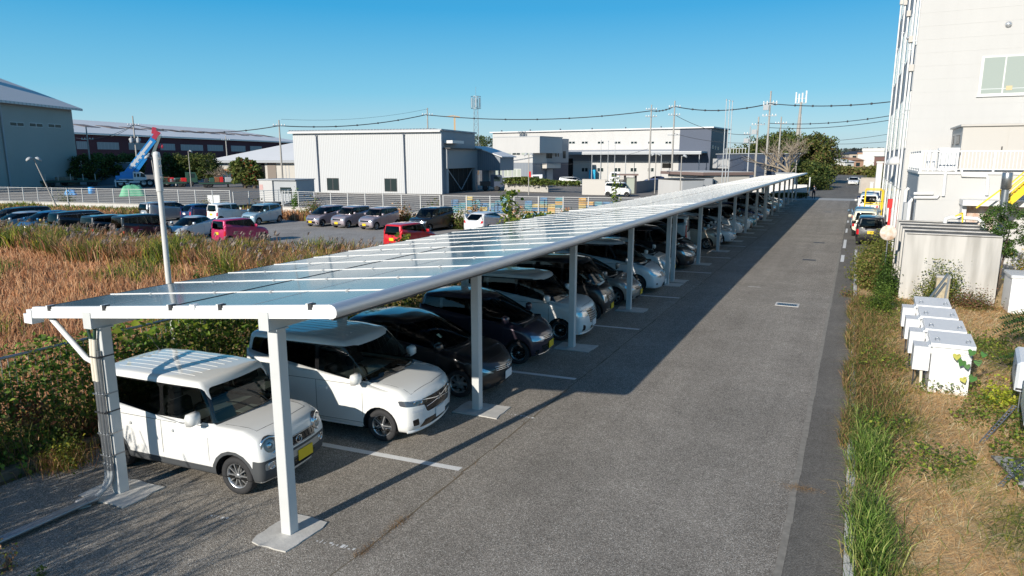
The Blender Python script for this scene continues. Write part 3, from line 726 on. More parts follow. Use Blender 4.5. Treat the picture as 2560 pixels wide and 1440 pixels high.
    for x in (xf, xr):
        for sg in (-1,1):
            b = MB(); M = Matrix.Translation((x, sg*(hy-.035), wr+.01)) @ Matrix.Rotation(sg*math.pi/2, 4, 'X')
            prof = [(ra,0),(ra,.3),(.01,.3)]; n = 20; vs = [M @ Vector((r_*math.cos(math.pi*2*k/n), r_*math.sin(math.pi*2*k/n), z_)) for r_, z_ in prof for k in range(n+1)]
            vs = [Vector((v.x, v.y, max(v.z, s.zb+.02))) for v in vs]
            b.add(vs, [(i*(n+1)+k, i*(n+1)+k+1, (i+1)*(n+1)+k+1, (i+1)*(n+1)+k) for i in range(2) for k in range(n)], M_inner); b.build('wheel_well', parent=root, recalc=False)
    # cabin
    xa, xb = g['xf0']-.05, g['xr0']+.15; fl = s.zb+.12; sm = sp.get('seat', M_seat)
    b = MB(); iw = hy-.12
    b.add([(xb,-iw,belt-.02),(xa,-iw,belt-.02),(xa,iw,belt-.02),(xb,iw,belt-.02),(xb,-iw,fl),(xa,-iw,fl),(xa,iw,fl),(xb,iw,fl)], [(4,5,6,7),(0,1,5,4),(1,2,6,5),(2,3,7,6),(3,0,4,7)], M_int)
    b.bbox(xa-.5, -iw+.01, belt-.22, xa-.02, iw-.01, belt-.03, .05, M_int)
    for sx in sp['seats']:
        for yy in (-.34,.34):
            b.bbox(sx-.25, yy-.24, fl+.02, sx+.25, yy+.24, fl+.30, .06, sm)
            Mx = Matrix.Translation((sx-.24, yy, fl+.28)) @ Matrix.Rotation(R(-12), 4, 'Y'); b.bbox(-.07,-.23,0,.07,.23,.56,.05,sm,Mx); b.bbox(-.045,-.12,.58,.045,.12,.76,.04,sm,Mx)
    M = Matrix.Translation((xa-.58, -.34, belt-.02)) @ Matrix.Rotation(R(65), 4, 'Y'); b.tube([M @ Vector((.18*math.cos(a), .18*math.sin(a), 0)) for a in [2*math.pi*k/16 for k in range(17)]], .014, 6, M_int)
    b.build('interior', parent=root)
    # seams
    b = MB()
    for (a, c) in sp.get('doors', []):
        for pj in ('left','right'):
            s.line(b, pj, [(a,low),(a,belt-.04),(c,belt-.04),(c,low),(a,low)], .005, M_dark, 4, .15, -.001)
    hd = sp.get('hood')
    if hd: s.line(b, 'top', [(g['xf0']+.03, hy-.16),(s.hx-hd,hy-.2),(s.hx-hd+.06,0),(s.hx-hd,-hy+.2),(g['xf0']+.03,-hy+.16)], .005, M_dark, 4, .12, -.001)
    b.build('panel_seam', parent=root)
    for (a, c) in sp.get('doors', []):
        for sg, pj in ((1,'left'),(-1,'right')):
            hx_ = a+.16 if not sp.get('hfwd') else c-.16; p, n = s.hit(pj, hx_, belt-.16); hb = MB(); hb.bbox(hx_-.09, p.y-.012 if sg>0 else p.y-.035, belt-.185, hx_+.09, p.y+.035 if sg>0 else p.y+.012, belt-.145, .01, sp['paint'] if not sp.get('chrhandle') else M_chr); hb.build('door_handle', parent=root)
    # mirrors
    for sg, pj in ((1,'left'),(-1,'right')):
        mx = g['xf0'] - sp.get('mirx', .32); mz = belt+.10; p, n = s.hit(pj, mx, belt-.03); mb = MB()
        y = p.y + sg*.14; M = Matrix.Translation((mx, y, mz))
        prof = [(-.11,.07),(-.09,.10),(.09,.10),(.12,.05),(.10,-.08),(-.08,-.09)]
        vs = [M @ Vector((xx, q[0]*sg, q[1])) for xx in (-.05,) for q in prof] + [M @ Vector((.03, q[0]*.9*sg, q[1]*.95)) for q in prof] + [M @ Vector((.075, q[0]*.55*sg, q[1]*.6)) for q in prof]
        n6 = 6; mb.add(vs, [(i*n6+k, i*n6+(k+1)%n6, (i+1)*n6+(k+1)%n6, (i+1)*n6+k) for i in range(2) for k in range(n6)] + [tuple(range(5,-1,-1)), tuple(range(12,18))], sp.get('mirm', sp['paint']), True)
        mb.beam((mx, p.y-sg*.01, belt+.02), (mx, y-sg*.03, mz-.05), .04, .04, M_dark); mb.build('mirror', parent=root)
    # wheels
    for x in (xf, xr):
        for sg in (-1,1): wheel(root, x, sg*(hy-.025-sp.get('tw',.165)/2-.02), sg, sp, sp.get('rim','ten'))
    # plates
    for pj, zz in (('front', sp.get('pz', .5)), ('rear', sp.get('prz', .75))):
        py = sp.get('py', 0) if pj == 'front' else 0
        p, n = s.hit(pj, py, zz); q = p.x + (.012 if pj == 'front' else -.012); mb = MB(); mb.box(q-.006, py-.165, zz-.083, q+.006, py+.165, zz+.083, sp.get('plate', M_plate_w)); mb.build('number_plate', parent=root)
    # wipers
    mb = MB(); s.line(mb, 'top', [(g['xf0']-.0, .15),(g['xf0']-.12, -.38)], .008, M_dark, 5, .1, .012); s.line(mb, 'top', [(g['xf0']-.02, .5),(g['xf0']-.12, .05)], .008, M_dark, 5, .1, .012); mb.build('wiper', parent=root)
    if sp.get('more'): sp['more'](s, root, sp)
    if sp.get('emblem'):
        mb = MB(); emblem(mb, s, sp['emblem'][0], 0, sp['emblem'][1], sp['emblem'][2]); mb.build('emblem', parent=root)
    return root
# ---------------------------------------------------------------- car designs
def spec(base, **k): d = dict(base); d.update(k); return d
def lampset(y0, z0, y1, z1, h0=.10, h1=.14): return [(y0,z0),(y1,z1),(y1,z1-h1),(y0,z0-h0)]
KEI = dict(name='parked_car', paint=PA['white'], L=3.395, W=1.475, H=1.665, wb=2.425, fo=.60, belt=1.02, zb=.21, wr=.285, T=[(.75,1.02),(1.05,1.0),(1.42,.93),(1.60,.86),(1.70,.80)],
  F=[(.2,-.06),(.35,0),(.6,0),(.85,-.05),(1.0,-.08)], B=[(.2,-.05),(.4,0),(.7,.0),(1.0,-.05)], bow=.12, tap=.05, r=.10,
  G=dict(xf0=.86, xf1=.46, xr0=-1.66, xr1=-1.57, wb=.70, wt=.625, r=.10, bow=.10), panes=[(-.20,.72,G_mid,.06),(-1.56,-.27,G_dark,.12)], doors=[(-.24,.66),(-1.10,-.24)], seats=[.05,-.85], hood=.30, plate=M_plate_y, pz=.42, rim='ten',
  front=[('grille',M_trim,[(-.4,.62),(.4,.62),(.42,.72),(-.42,.72)],.02),('headlight',M_lamp,[(.42,.60),(.66,.62),(.68,.82),(.45,.80)],.05,True),('air_intake',M_dark,[(-.42,.27),(.42,.27),(.44,.38),(-.44,.38)],.03)],
  rear=[('tail_light',M_tail,[(.58,.62),(.71,.62),(.71,.92),(.60,.92)],.02,True)])
# 1: white boxy kei with round lamps
def hustler_more(s, root, sp):
    for sg in (1,-1):
        p, n = s.hit('front', sg*.53, .785); M = Matrix.Translation(p + Vector((-.02,0,0))) @ Matrix.Rotation(sg*R(20), 4, 'Z') @ Matrix.Rotation(R(84), 4, 'Y')
        b = MB(); b.lathe([(.150,-.03),(.150,.022),(.140,.032),(.118,.030),(.112,.012)], 28, M_chr, M); b.lathe([(.113,.012),(.08,-.01),(.05,-.025),(.001,-.03)], 24, M_lamp, M); b.lathe([(.056,-.0),(.05,.022),(.03,.034),(.001,.038)], 20, M_chr, M); h = b.build('headlight', parent=root, recalc=False)
        b = MB(); b.lathe([(.113,.016),(.09,.038),(.05,.052),(.001,.056)], 24, M_lens, M); b.build('lens', parent=h, recalc=False)
        p, n = s.hit('front', sg*.56, .505); M = Matrix.Translation(p) @ Matrix.Rotation(sg*R(14), 4, 'Z') @ Matrix.Rotation(R(90), 4, 'Y')
        b = MB(); b.lathe([(.058,-.01),(.058,.012),(.045,.012),(.042,.0)], 20, M_chr, M); b.lathe([(.042,.006),(.02,.012),(.001,.013)], 16, M_lamp, M); b.build('fog_lamp', parent=root, recalc=False)
        b = MB(); s.line(b, 'left' if sg > 0 else 'right', [(-1.4,H_(s)),(.35,H_(s))], .001, M_dark); b = MB()
        y = sg*.615; b.tube([(-1.35,y,1.575),(-1.30,y,1.60),(-.4,y,1.618),(.30,y,1.597),(.36,y,1.565)], .017, 8, M_galv); b.build('roof_rail', parent=root)
    b = MB()
    for y in (-.44,-.3,-.15,0,.15,.3,.44): s.line(b, 'top', [(-1.35,y),(.22,y)], .013, sp['paint'], 8, .1, -.008)
    b.build('roof_rib', parent=root)
    b = MB(); p, n = s.hit('top', -1.5, .45); b.lathe([(.03,0),(.02,.02),(.008,.03)], 10, M_dark, Matrix.Translation(p)); b.tube([p, p+Vector((-.22,0,.24))], .005, 5, M_dark); b.build('antenna', parent=root)
    b = MB()
    for zz, rr in ((.63,.012),(.765,.010)): s.line(b, 'front', [(-.40,zz),(.40,zz)], rr, M_ins, 6, .05, .004)
    for k in range(9): y = -.34+.085*k; s.line(b, 'front', [(y,.66),(y,.74)], .005, M_dark, 4, .05, .004)
    b.build('grille_bar', parent=root)
    b = MB()
    for k in range(3): s.line(b, 'front', [(-.28,.30+.05*k),(.30,.30+.05*k)], .007, M_dark, 4, .05, .004)
    s.line(b, 'front', [(-.52,.235),(-.3,.25),(.3,.25),(.52,.235)], .024, M_ins, 8, .05, .004); b.build('skid_plate', parent=root)
    b = MB(); b.box(.25,-.2,1.3,.26,0,1.4,M_paper) if False else None
    b.bbox(.62,-.12,1.02,.80,.22,1.03,.004,M_paper); b.build('paper_sheet', parent=root)
def H_(s): return 1.5
HUST = spec(KEI, G=dict(xf0=.84, xf1=.56, xr0=-1.66, xr1=-1.60, wb=.705, wt=.655, r=.075, bow=.07, crown=.02, nf=.02, nr=.02, roof=[(0,.025),(.3,0),(.7,0),(1,.02)]), bow=.09, tap=.02, r=.075, zb=.24, wr=.29, tw=.17, clad=.15, belt=1.03, T=[(.75,1.03),(1.1,1.03),(1.45,1.0),(1.62,.96),(1.70,.91)], surround=True, wfo=-.035, wro=.10, seat=M_seat, more=hustler_more, emblem=('wing',.70,.062), pz=.44, py=.12, ws1=.13,
  front=[('bumper',M_clad,[(-.78,.1),(.78,.1),(.78,.60),(-.78,.60)],.01),('grille',M_trim,[(-.40,.63),(.40,.63),(.44,.765),(-.44,.765)],.03),('bumper_insert',M_ins,[(-.66,.45),(.66,.45),(.66,.56),(-.66,.56)],.03),
         ('air_intake',M_trim,[(-.32,.265),(.34,.265),(.38,.415),(-.36,.415)],.03)])
# 2: white compact minivan
WAG = spec(KEI, L=3.75, W=1.645, H=1.745, wb=2.49, fo=.74, belt=1.04, zb=.20, wr=.29, tw=.175, T=[(.9,1.04),(1.15,1.03),(1.5,.99),(1.75,.93),(1.87,.86)], bow=.17, tap=.06, hood=.22, plate=M_plate_w,
  G=dict(xf0=1.10, xf1=.46, xr0=-1.83, xr1=-1.73, wb=.785, wt=.70, r=.09, bow=.11, nf=.04, nr=.02, crown=.025, roof=[(0,.03),(.3,0),(.7,0),(1,.04)]), panes=[(.66,.93,G_mid,.02),(-.12,.60,G_mid,.05),(-.98,-.20,G_dark,.05),(-1.66,-1.05,G_dark,.06)], doors=[(-.16,.80),(-1.05,-.16)], seats=[.2,-.75], pz=.43, rim='black', wfo=-.03,
  front=[('headlight',mat('smoked_lamp',(.10,.11,.13),.12,metal=.3,coat=1),[(.38,.735),(.80,.80),(.80,.70),(.44,.66)],.02,True),('indicator_strip',mat('lamp_white',(.70,.72,.74),.2,coat=1),[(.46,.60),(.72,.62),(.72,.575),(.48,.555)],.015,True),('grille',M_trim,[(-.40,.52),(.40,.52),(.50,.77),(-.50,.77)],.05),
         ('air_intake',M_trim,[(-.56,.27),(.56,.27),(.46,.40),(-.46,.40)],.04),('fog_recess',M_trim,[(.58,.33),(.70,.34),(.72,.45),(.60,.46)],.02,True)])
def d2_more(s, root, sp):
    b = MB(); s.line(b, 'front', [(-.74,.775),(-.42,.745),(-.1,.69),(0,.685),(.1,.69),(.42,.745),(.74,.775)], .012, M_chr, 6, .05, .006); s.line(b, 'front', [(-.42,.62),(-.1,.655),(.1,.655),(.42,.62)], .008, M_chr, 6, .05, .006); b.build('grille_bar', parent=root)
    b = MB()
    for y in (-.5,-.33,-.16,0,.16,.33,.5): s.line(b, 'top', [(-1.5,y),(.2,y)], .016, sp['paint'], 8, .1, -.010)
    b.build('roof_rib', parent=root)
    b = MB(); s.line(b, 'front', [(-.74,.235),(-.5,.22),(.5,.22),(.74,.235)], .03, sp['paint'], 8, .06, .0); s.line(b, 'left', [(-.85,.235),(.75,.235)], .02, sp['paint'], 6); s.line(b, 'right', [(-.85,.235),(.75,.235)], .02, sp['paint'], 6); b.build('lip_spoiler', parent=root)
    for sg in (1,-1):
        b = MB()
        for yy in (.5,.64): p, n = s.hit('front', sg*yy, .71+(yy-.5)*.25); b.lathe([(.034,0),(.03,.012),(.001,.016)], 14, M_chr, Matrix.Translation(p+Vector((-.004,0,0))) @ Matrix.Rotation(R(90),4,'Y'))
        b.build('headlight_bulb', parent=root, recalc=False)
SOLIO = spec(WAG, more=d2_more, emblem=('diamonds',.675,.075))
# 5: tall white wagon with the big chrome grille
def thor_more(s, root, sp):
    b = MB()
    for k in range(6): z = .50+.062*k; w = .30+.035*k; s.line(b, 'front', [(-w,z+.02),(0,z),(w,z+.02)], .011, M_chr, 6, .05, .008)
    s.line(b, 'front', [(-.72,.83),(-.4,.86),(0,.84),(.4,.86),(.72,.83)], .014, M_chr, 6, .05, .006); b.build('grille_bar', parent=root)
    b = MB(); s.line(b, 'front', [(-.76,.235),(-.5,.215),(.5,.215),(.76,.235)], .03, sp['paint'], 8, .06); b.build('lip_spoiler', parent=root)
    for sg, pj in ((1,'left'),(-1,'right')):
        b = MB(); s.line(b, pj, [(-1.6,1.62),(.3,1.62)], .02, M_dark, 6); b.build('rain_visor', parent=root)
THOR = spec(WAG, paint=PA['white'], L=3.705, more=thor_more, emblem=('ellipse',.80,.075), mirx=.3, rim='dark', T=[(.9,1.06),(1.2,1.05),(1.5,1.02),(1.72,.97),(1.85,.90)], belt=1.06,
  front=[('headlight',M_lamp,[(.40,.80),(.80,.82),(.80,.70),(.44,.68)],.02,True),('grille',M_trim,[(-.30,.47),(.30,.47),(.46,.84),(-.46,.84)],.03),('air_intake',M_trim,[(-.25,.29),(.25,.29),(.25,.38),(-.25,.38)],.02),('fog_recess',M_trim,[(.54,.30),(.68,.30),(.66,.48),(.56,.44)],.02,True)])
# 3: black hatchback with swept lamps
HATCH = spec(KEI, paint=PA['black'], L=4.02, W=1.69, H=1.53, wb=2.60, fo=.79, belt=.97, zb=.18, wr=.30, tw=.18, T=[(.7,.97),(1.1,.95),(1.5,.88),(1.8,.78),(2.01,.66)], F=[(.18,-.05),(.4,0),(.6,-.02),(.85,-.10)], bow=.26, tap=.10, r=.11, hood=.28, plate=M_plate_w,
  G=dict(xf0=1.20, xf1=.10, xr0=-1.90, xr1=-1.52, wb=.76, wt=.60, r=.13, bow=.18, pf=.9, nf=.08, nr=.08, roof=[(0,.07),(.4,0),(.7,.01),(1,.06)]), panes=[(.62,1.0,G_mid,.02),(-.22,.56,G_dark,.05),(-.98,-.29,G_dark,.05),(-1.5,-1.05,G_dark,.05)], doors=[(-.24,.76),(-1.0,-.24)], seats=[.1,-.75], pz=.40, rim='cap', wt=.80, wro=.25, wfo=-.06, ws1=.11,
  front=[('headlight',M_lamp,[(.46,.60),(.70,.66),(.82,.74),(.80,.62),(.62,.54),(.48,.52)],.03,True),('grille',M_trim,[(-.42,.52),(.42,.52),(.48,.62),(-.48,.62)],.03),('air_intake',M_trim,[(-.45,.22),(.45,.22),(.42,.30),(-.42,.30)],.03),('fog_lamp',M_dark,[(.56,.25),(.68,.26),(.68,.34),(.57,.33)],.03,True)])
def note_more(s, root, sp):
    b = MB()
    for z in (.54,.575,.61): s.line(b, 'front', [(-.44,z+.02),(0,z-.01),(.44,z+.02)], .009, M_chr, 6, .05, .006)
    b.build('grille_bar', parent=root); b = MB(); b.box(.30,-.46,1.30,.305,-.32,1.42,mat('green_sticker',(.25,.5,.3),.6)); p, n = s.hit('top', .62, -.42)
    b = MB(); b.add([p+n*.004+Vector(q) for q in ((-.05,-.06,.03),(.05,-.06,-.03),(.05,.06,-.03),(-.05,.06,.03))], [(0,1,2,3)], mat('pale_green_sticker',(.45,.60,.48),.6)); b.build('sticker', parent=root)
NOTE = spec(HATCH, more=note_more, emblem=('bar',.57,.055))
# 4: dark purple sloping kei wagon
KEIW = spec(KEI, paint=PA['purple'], H=1.61, belt=.99, T=[(.9,.99),(1.15,.95),(1.45,.85),(1.62,.76),(1.70,.68)], bow=.20, G=dict(xf0=1.28, xf1=.12, xr0=-1.66, xr1=-1.52, wb=.69, wt=.56, r=.12, bow=.15, pf=.95), panes=[(.80,1.12,G_mid,.02),(-.12,.74,G_dark,.05),(-.92,-.19,G_dark,.05),(-1.5,-1.0,G_dark,.05)], doors=[(-.15,.74),(-1.0,-.15)], seats=[.1,-.8], wfo=-.06, pz=.42, mirx=.45, rim='dark',
  front=[('headlight',M_lamp,[(.34,.66),(.68,.74),(.70,.60),(.38,.55)],.03,True),('grille',M_trim,[(-.34,.57),(.34,.57),(.36,.66),(-.36,.66)],.02),('air_intake',M_trim,[(-.42,.30),(.42,.30),(.46,.46),(-.46,.46)],.03),('fog_lamp',M_trim,[(.54,.28),(.64,.28),(.64,.38),(.54,.38)],.03,True)])
def keiw_more(s, root, sp):
    b = MB()
    for z in (.595,.63,.66): s.line(b, 'front', [(-.36,z+.01),(0,z-.005),(.36,z+.01)], .009, M_chr, 6, .05, .006)
    s.line(b, 'front', [(-.5,.24),(.5,.24)], .008, M_chr, 6, .05, .004); b.build('grille_bar', parent=root)
LIFE = spec(KEIW, more=keiw_more, emblem=('dd',.63,.045))
# 6: black kei van
def atrai_more(s, root, sp):
    b = MB()
    for z in (.585,.63,.675,.72): s.line(b, 'front', [(-.36,z),(.36,z)], .011, M_chr, 6, .05, .006)
    for z in (.26,.33): s.line(b, 'front', [(-.5,z),(.5,z)], .007, M_chr, 6, .05, .004)
    b.build('grille_bar', parent=root)
    b = MB(); b.bbox(1.20,-.52,1.08,1.42,.12,1.12,.02,M_paper); b.build('sun_shade', parent=root)
KVAN = spec(KEI, paint=PA['black'], H=1.86, belt=1.10, wb=2.45, fo=.46, T=[(1.2,1.10),(1.42,1.04),(1.58,.98),(1.70,.86)], bow=.10, G=dict(xf0=1.44, xf1=.86, xr0=-1.67, xr1=-1.62, wb=.70, wt=.62, r=.11, bow=.08), panes=[(.30,1.28,G_mid,.05),(-.62,.22,G_dark,.05),(-1.5,-.70,G_dark,.06)], doors=[(.20,1.12),(-.68,.20)], seats=[.7,-.3], more=atrai_more, chrhandle=True, hood=.12, wfo=-.05, pz=.38, mirx=.3, rim='dark',
  front=[('headlight',M_lamp,[(.44,.56),(.64,.56),(.66,.80),(.46,.80)],.02,True),('grille',M_trim,[(-.38,.56),(.38,.56),(.40,.745),(-.40,.745)],.02),('air_intake',M_trim,[(-.5,.22),(.5,.22),(.5,.40),(-.5,.40)],.02)])
# 7: small silver hatch
SMALL = spec(HATCH, paint=PA['champagne'], L=3.83, W=1.675, H=1.525, wb=2.45, fo=.76, plate=M_plate_y, T=[(.7,.97),(1.1,.93),(1.45,.84),(1.75,.72),(1.92,.62)], G=dict(xf0=1.18, xf1=.06, xr0=-1.85, xr1=-1.5, wb=.75, wt=.59, r=.13, bow=.18, pf=.92, nr=.06), emblem=None)
# 8: pearl minivan
VAN = spec(KEI, paint=PA['pearl'], L=4.69, W=1.695, H=1.85, wb=2.86, fo=.93, belt=1.07, zb=.18, wr=.32, tw=.195, T=[(1.2,1.07),(1.6,1.03),(1.95,.93),(2.2,.82),(2.34,.72)], F=[(.18,-.02),(.4,0),(.6,-.02),(.9,-.10)], bow=.28, tap=.10, plate=M_plate_w, hood=.25, fn=.08,
  G=dict(xf0=1.72, xf1=.62, xr0=-2.28, xr1=-2.12, wb=.78, wt=.65, r=.13, bow=.17, nf=.08), panes=[(1.10,1.58,G_mid,.02),(.28,1.02,G_mid,.05),(-.92,.20,G_dark,.05),(-1.98,-1.0,G_dark,.06)], doors=[(.24,1.26),(-.95,.24)], seats=[.65,-.25,-1.2], pz=.36, rim='ten', mirx=.62, wfo=-.05,
  front=[('headlight',M_lamp,[(.36,.68),(.62,.76),(.82,.84),(.82,.70),(.60,.58),(.40,.57)],.02,True),('grille',M_trim,[(-.36,.58),(.36,.58),(.40,.76),(-.40,.76)],.03),('air_intake',M_trim,[(-.38,.22),(.38,.22),(.30,.36),(-.30,.36)],.04),('fog_lamp',M_lamp,[(.60,.30),(.70,.31),(.69,.38),(.61,.38)],.03,True)])
def van_more(s, root, sp):
    b = MB()
    for z in (.60,.645,.69,.735): s.line(b, 'front', [(-.38,z+.01),(0,z-.005),(.38,z+.01)], .012, M_chr, 6, .05, .006)
    b.build('grille_bar', parent=root)
    for pj in ('left','right'): b = MB(); s.line(b, pj, [(-2.05,1.67),(.5,1.67)], .014, M_chr, 6); b.build('roof_moulding', parent=root)
SERENA = spec(VAN, more=van_more, emblem=('bar',.70,.06))
BVAN = spec(VAN, paint=PA['black'], H=1.87, more=van_more, emblem=('aitch',.70,.05), seat=M_seatl)
ALPH = spec(VAN, paint=PA['white'], L=4.85, W=1.83, H=1.90, more=van_more, front=[('headlight',M_lamp,[(.44,.72),(.86,.80),(.86,.62),(.48,.56)],.02,True),('grille',M_trim,[(-.46,.42),(.46,.42),(.50,.80),(-.50,.80)],.03),('air_intake',M_trim,[(-.4,.22),(.4,.22),(.36,.34),(-.36,.34)],.02)])
MASK = spec(VAN, paint=PA['white'], L=4.7, W=1.73, H=1.82, more=van_more, front=[('headlight',M_lamp,[(.40,.78),(.84,.82),(.84,.74),(.44,.70)],.02,True),('grille',M_trim,[(-.66,.24),(.66,.24),(.46,.70),(-.46,.70)],.03)])
# far and side cars
SEDAN = spec(HATCH, paint=PA['white'], L=4.58, W=1.745, H=1.46, wb=2.68, fo=.92, belt=.96, T=[(-2.2,.98),(-1.6,1.02),(-1,.98),(.8,.95),(1.3,.90),(1.9,.78),(2.28,.62)], G=dict(xf0=1.05, xf1=.25, xr0=-1.75, xr1=-.95, wb=.76, wt=.60, r=.12, bow=.16, nr=.08), panes=[(-.1,.88,G_dark,.04),(-1.2,-.17,G_dark,.05)], doors=[(-.15,.8),(-1.1,-.15)], wro=.35, rz0=.0, seats=[.1,-.8], mirx=.25)
HYB = spec(HATCH, paint=PA['icy'], L=4.46, W=1.745, H=1.50, wb=2.7, fo=.9, T=[(.8,.97),(1.3,.90),(1.8,.78),(2.2,.64)], G=dict(xf0=1.35, xf1=.15, xr0=-2.05, xr1=-1.55, wb=.77, wt=.60, r=.13, bow=.18, pf=.9, nr=.08), panes=[(.7,1.15,G_dark,.02),(-.3,.64,G_dark,.05),(-1.1,-.37,G_dark,.05),(-1.65,-1.17,G_dark,.05)], doors=[(-.3,.8),(-1.15,-.3)],
  rear=[('tail_light',M_tail,[(.60,.72),(.80,.78),(.80,.95),(.66,.93)],.02,True)])
HIACE = spec(KVAN, paint=PA['white'], L=4.6, W=1.69, H=1.98, wb=2.57, fo=.95, belt=1.15, wr=.33, tw=.195, T=[(1.6,1.15),(1.9,1.10),(2.1,1.02),(2.3,.88)], G=dict(xf0=2.02, xf1=1.25, xr0=-2.28, xr1=-2.18, wb=.81, wt=.69, r=.12, bow=.08), panes=[(.75,1.85,G_mid,.05),(-.5,.67,G_dark,.05),(-2.1,-.58,G_dark,.08)], doors=[(.7,1.7)], seats=[1.1], plate=M_plate_w, more=None,
  rear=[('tail_light',M_tail,[(.70,.75),(.83,.75),(.81,1.5),(.70,1.5)],.02,True)])
ROUND = spec(HATCH, paint=PA['icy'], L=3.57, W=1.625, H=1.50, wb=2.3, fo=.68, T=[(.5,.97),(.9,.93),(1.3,.85),(1.6,.72),(1.78,.60)], G=dict(xf0=.95, xf1=.1, xr0=-1.72, xr1=-1.0, wb=.73, wt=.56, r=.15, bow=.16, nr=.1, pr=1.2), panes=[(-.35,.75,G_dark,.06),(-1.15,-.45,G_dark,.08)], doors=[(-.4,.7)], seats=[-.0,-.7])
FRONTS = [(HUST,'white boxy kei car'), (SOLIO,'')]
REG = {}
def car(key, sp, label, x, y, rz, cat='car', group=None, cp=None, z=0, paint=None):
    """first use of a design builds it, later ones copy the tree and repaint the copy"""
    if key in REG:
        root = copy_tree(REG[key][0]); old = REG[key][1]
    else:
        root = make_car(sp); REG[key] = (root, paint or sp['paint']); old = sp['paint']
    if paint is not None and paint is not old:
        for o in [c for ch in root.children for c in [ch]+list(ch.children)]:
            if o.type != 'MESH': continue
            for i, sl in enumerate(o.material_slots):
                if sl.material is old or sl.material is sp['paint'] : sl.link = 'OBJECT'; sl.material = paint
    root.location = (x, y, z); root.rotation_euler = (0, 0, rz); root['label'] = label; root['category'] = cat
    if group: root['group'] = group
    return root
# ---------------------------------------------------------------- cars under the carport: nose to the lane
CP = 'cars parked under the solar carport'; RZ = R(5.5)
def stall(key, sp, i, xfront, label, paint=None, cat='car', rev=False, dy=0):
    y = (STALL[i]+STALL[i+1])/2 if not (8 <= i < 9) else STALL[i]+1.25
    L = sp['L']; xc = xfront - L/2; yc = y + dy + SKEW*xc
    return car(key, sp, label, xc, yc, RZ + (math.pi if rev else 0), cat, CP, paint=paint)
stall('hust', HUST, 0, -.90, 'white boxy kei car with round headlamps, ribbed roof and grey cladding, nearest the camera')
stall('solio', SOLIO, 1, -.05, 'white compact minivan with black door glass, beside the white boxy kei car', cat='minivan')
stall('note', NOTE, 2, .05, 'black hatchback with swept oval headlamps behind the second carport post')
stall('life', LIFE, 3, -.05, 'dark purple kei wagon with yellow plate and chrome grille')
stall('thor', THOR, 4, .15, 'tall white wagon with a big many-barred chrome grille', cat='minivan')
stall('kvan', KVAN, 5, -.15, 'black kei van with square headlamps and pale sunshade behind its screen', cat='van')
stall('small', SMALL, 6, .05, 'small champagne silver hatchback beside the black kei van')
stall('serena', SERENA, 7, .25, 'pearl white minivan, fourth post side, with triple chrome grille', cat='minivan')
stall('small', SMALL, 9, -.2, 'white compact hatchback parked next before the pair of black minivans', PA['white'])
stall('bvan', BVAN, 10, .1, 'nearer of the two black minivans with pale seats', cat='minivan')
stall('bvan', BVAN, 11, -.3, 'farther of the two black minivans with pale seats', cat='minivan')
stall('hiace', HIACE, 12, -1.2, 'white high van parked tail first with red tail lamps between black and beige cars', cat='van', rev=True)
stall('solio', SOLIO, 13, .0, 'beige box car with silver multi-spoke rims', PA['beige'])
stall('sedan', SEDAN, 14, .35, 'white low saloon with chrome lamps after the beige box car')
stall('hyb', HYB, 15, .0, 'white hybrid hatchback just beyond the white low saloon', PA['pearl'])
stall('alph', ALPH, 16, .1, 'large white luxury minivan with tall chrome nose', cat='minivan')
stall('mask', MASK, 17, .3, 'white minivan with broad black trapezoid grille', cat='minivan')
stall('hyb', HYB, 18, .2, 'teal hatchback beyond the black-masked minivan', PA['teal'])
stall('sedan', SEDAN, 19, .1, 'silver saloon beyond the teal hatchback', PA['silver'])
stall('hyb', HYB, 20, .1, 'dark blue hatchback in the middle section of the carport', PA['navy'])
stall('serena', SERENA, 22, .2, 'silver minivan, first one in the farthest carport section', PA['silver'], 'minivan')
stall('hyb', HYB, 23, .0, 'black hatchback in the farthest carport section', PA['black'])
stall('alph', ALPH, 24, .2, 'big black minivan with blue glinting screen in the farthest carport section', PA['black'], 'minivan')
stall('hyb', HYB, 26, .2, 'pale aqua hatchback in the farthest carport section', PA['aqua'])
stall('sedan', SEDAN, 28, .0, 'white saloon, last car under the carport before the empty stalls', PA['white'])
# ---------------------------------------------------------------- row parked along the building
RG = 'cars parked in line along the building'
def row(key, sp, y, label, paint, x=7.15, cat='car', rz=R(90)): return car(key, sp, label, x, y, rz, cat, RG, paint=paint)
row('kwag', spec(KEI, plate=M_plate_y, H=1.64, rim='ten', surround=False), 38.7, 'blue-black kei wagon with yellow plate, nearest in the row by the building', PA['black'], 7.25)
row('kwag', KEI, 43.6, 'cream kei car with a cream roof, second in the row by the building', PA['cream'], 7.0)
row('hyb', HYB, 49.0, 'grey-blue hatchback, third in the row by the building', PA['greyblue'], 7.0)
row('serena', SERENA, 61.5, 'white minivan with red tail lamps behind the yellow railing', PA['white'], 7.4, 'minivan')
row('solio', SOLIO, 68.0, 'dark blue wagon, farthest in the row by the building', PA['navy'], 7.6)
p = at(2130, 463, 0); car('sedan', SEDAN, 'white saloon driving toward the camera on the open road', p.x+.2, p.y+2, R(-92), 'car')
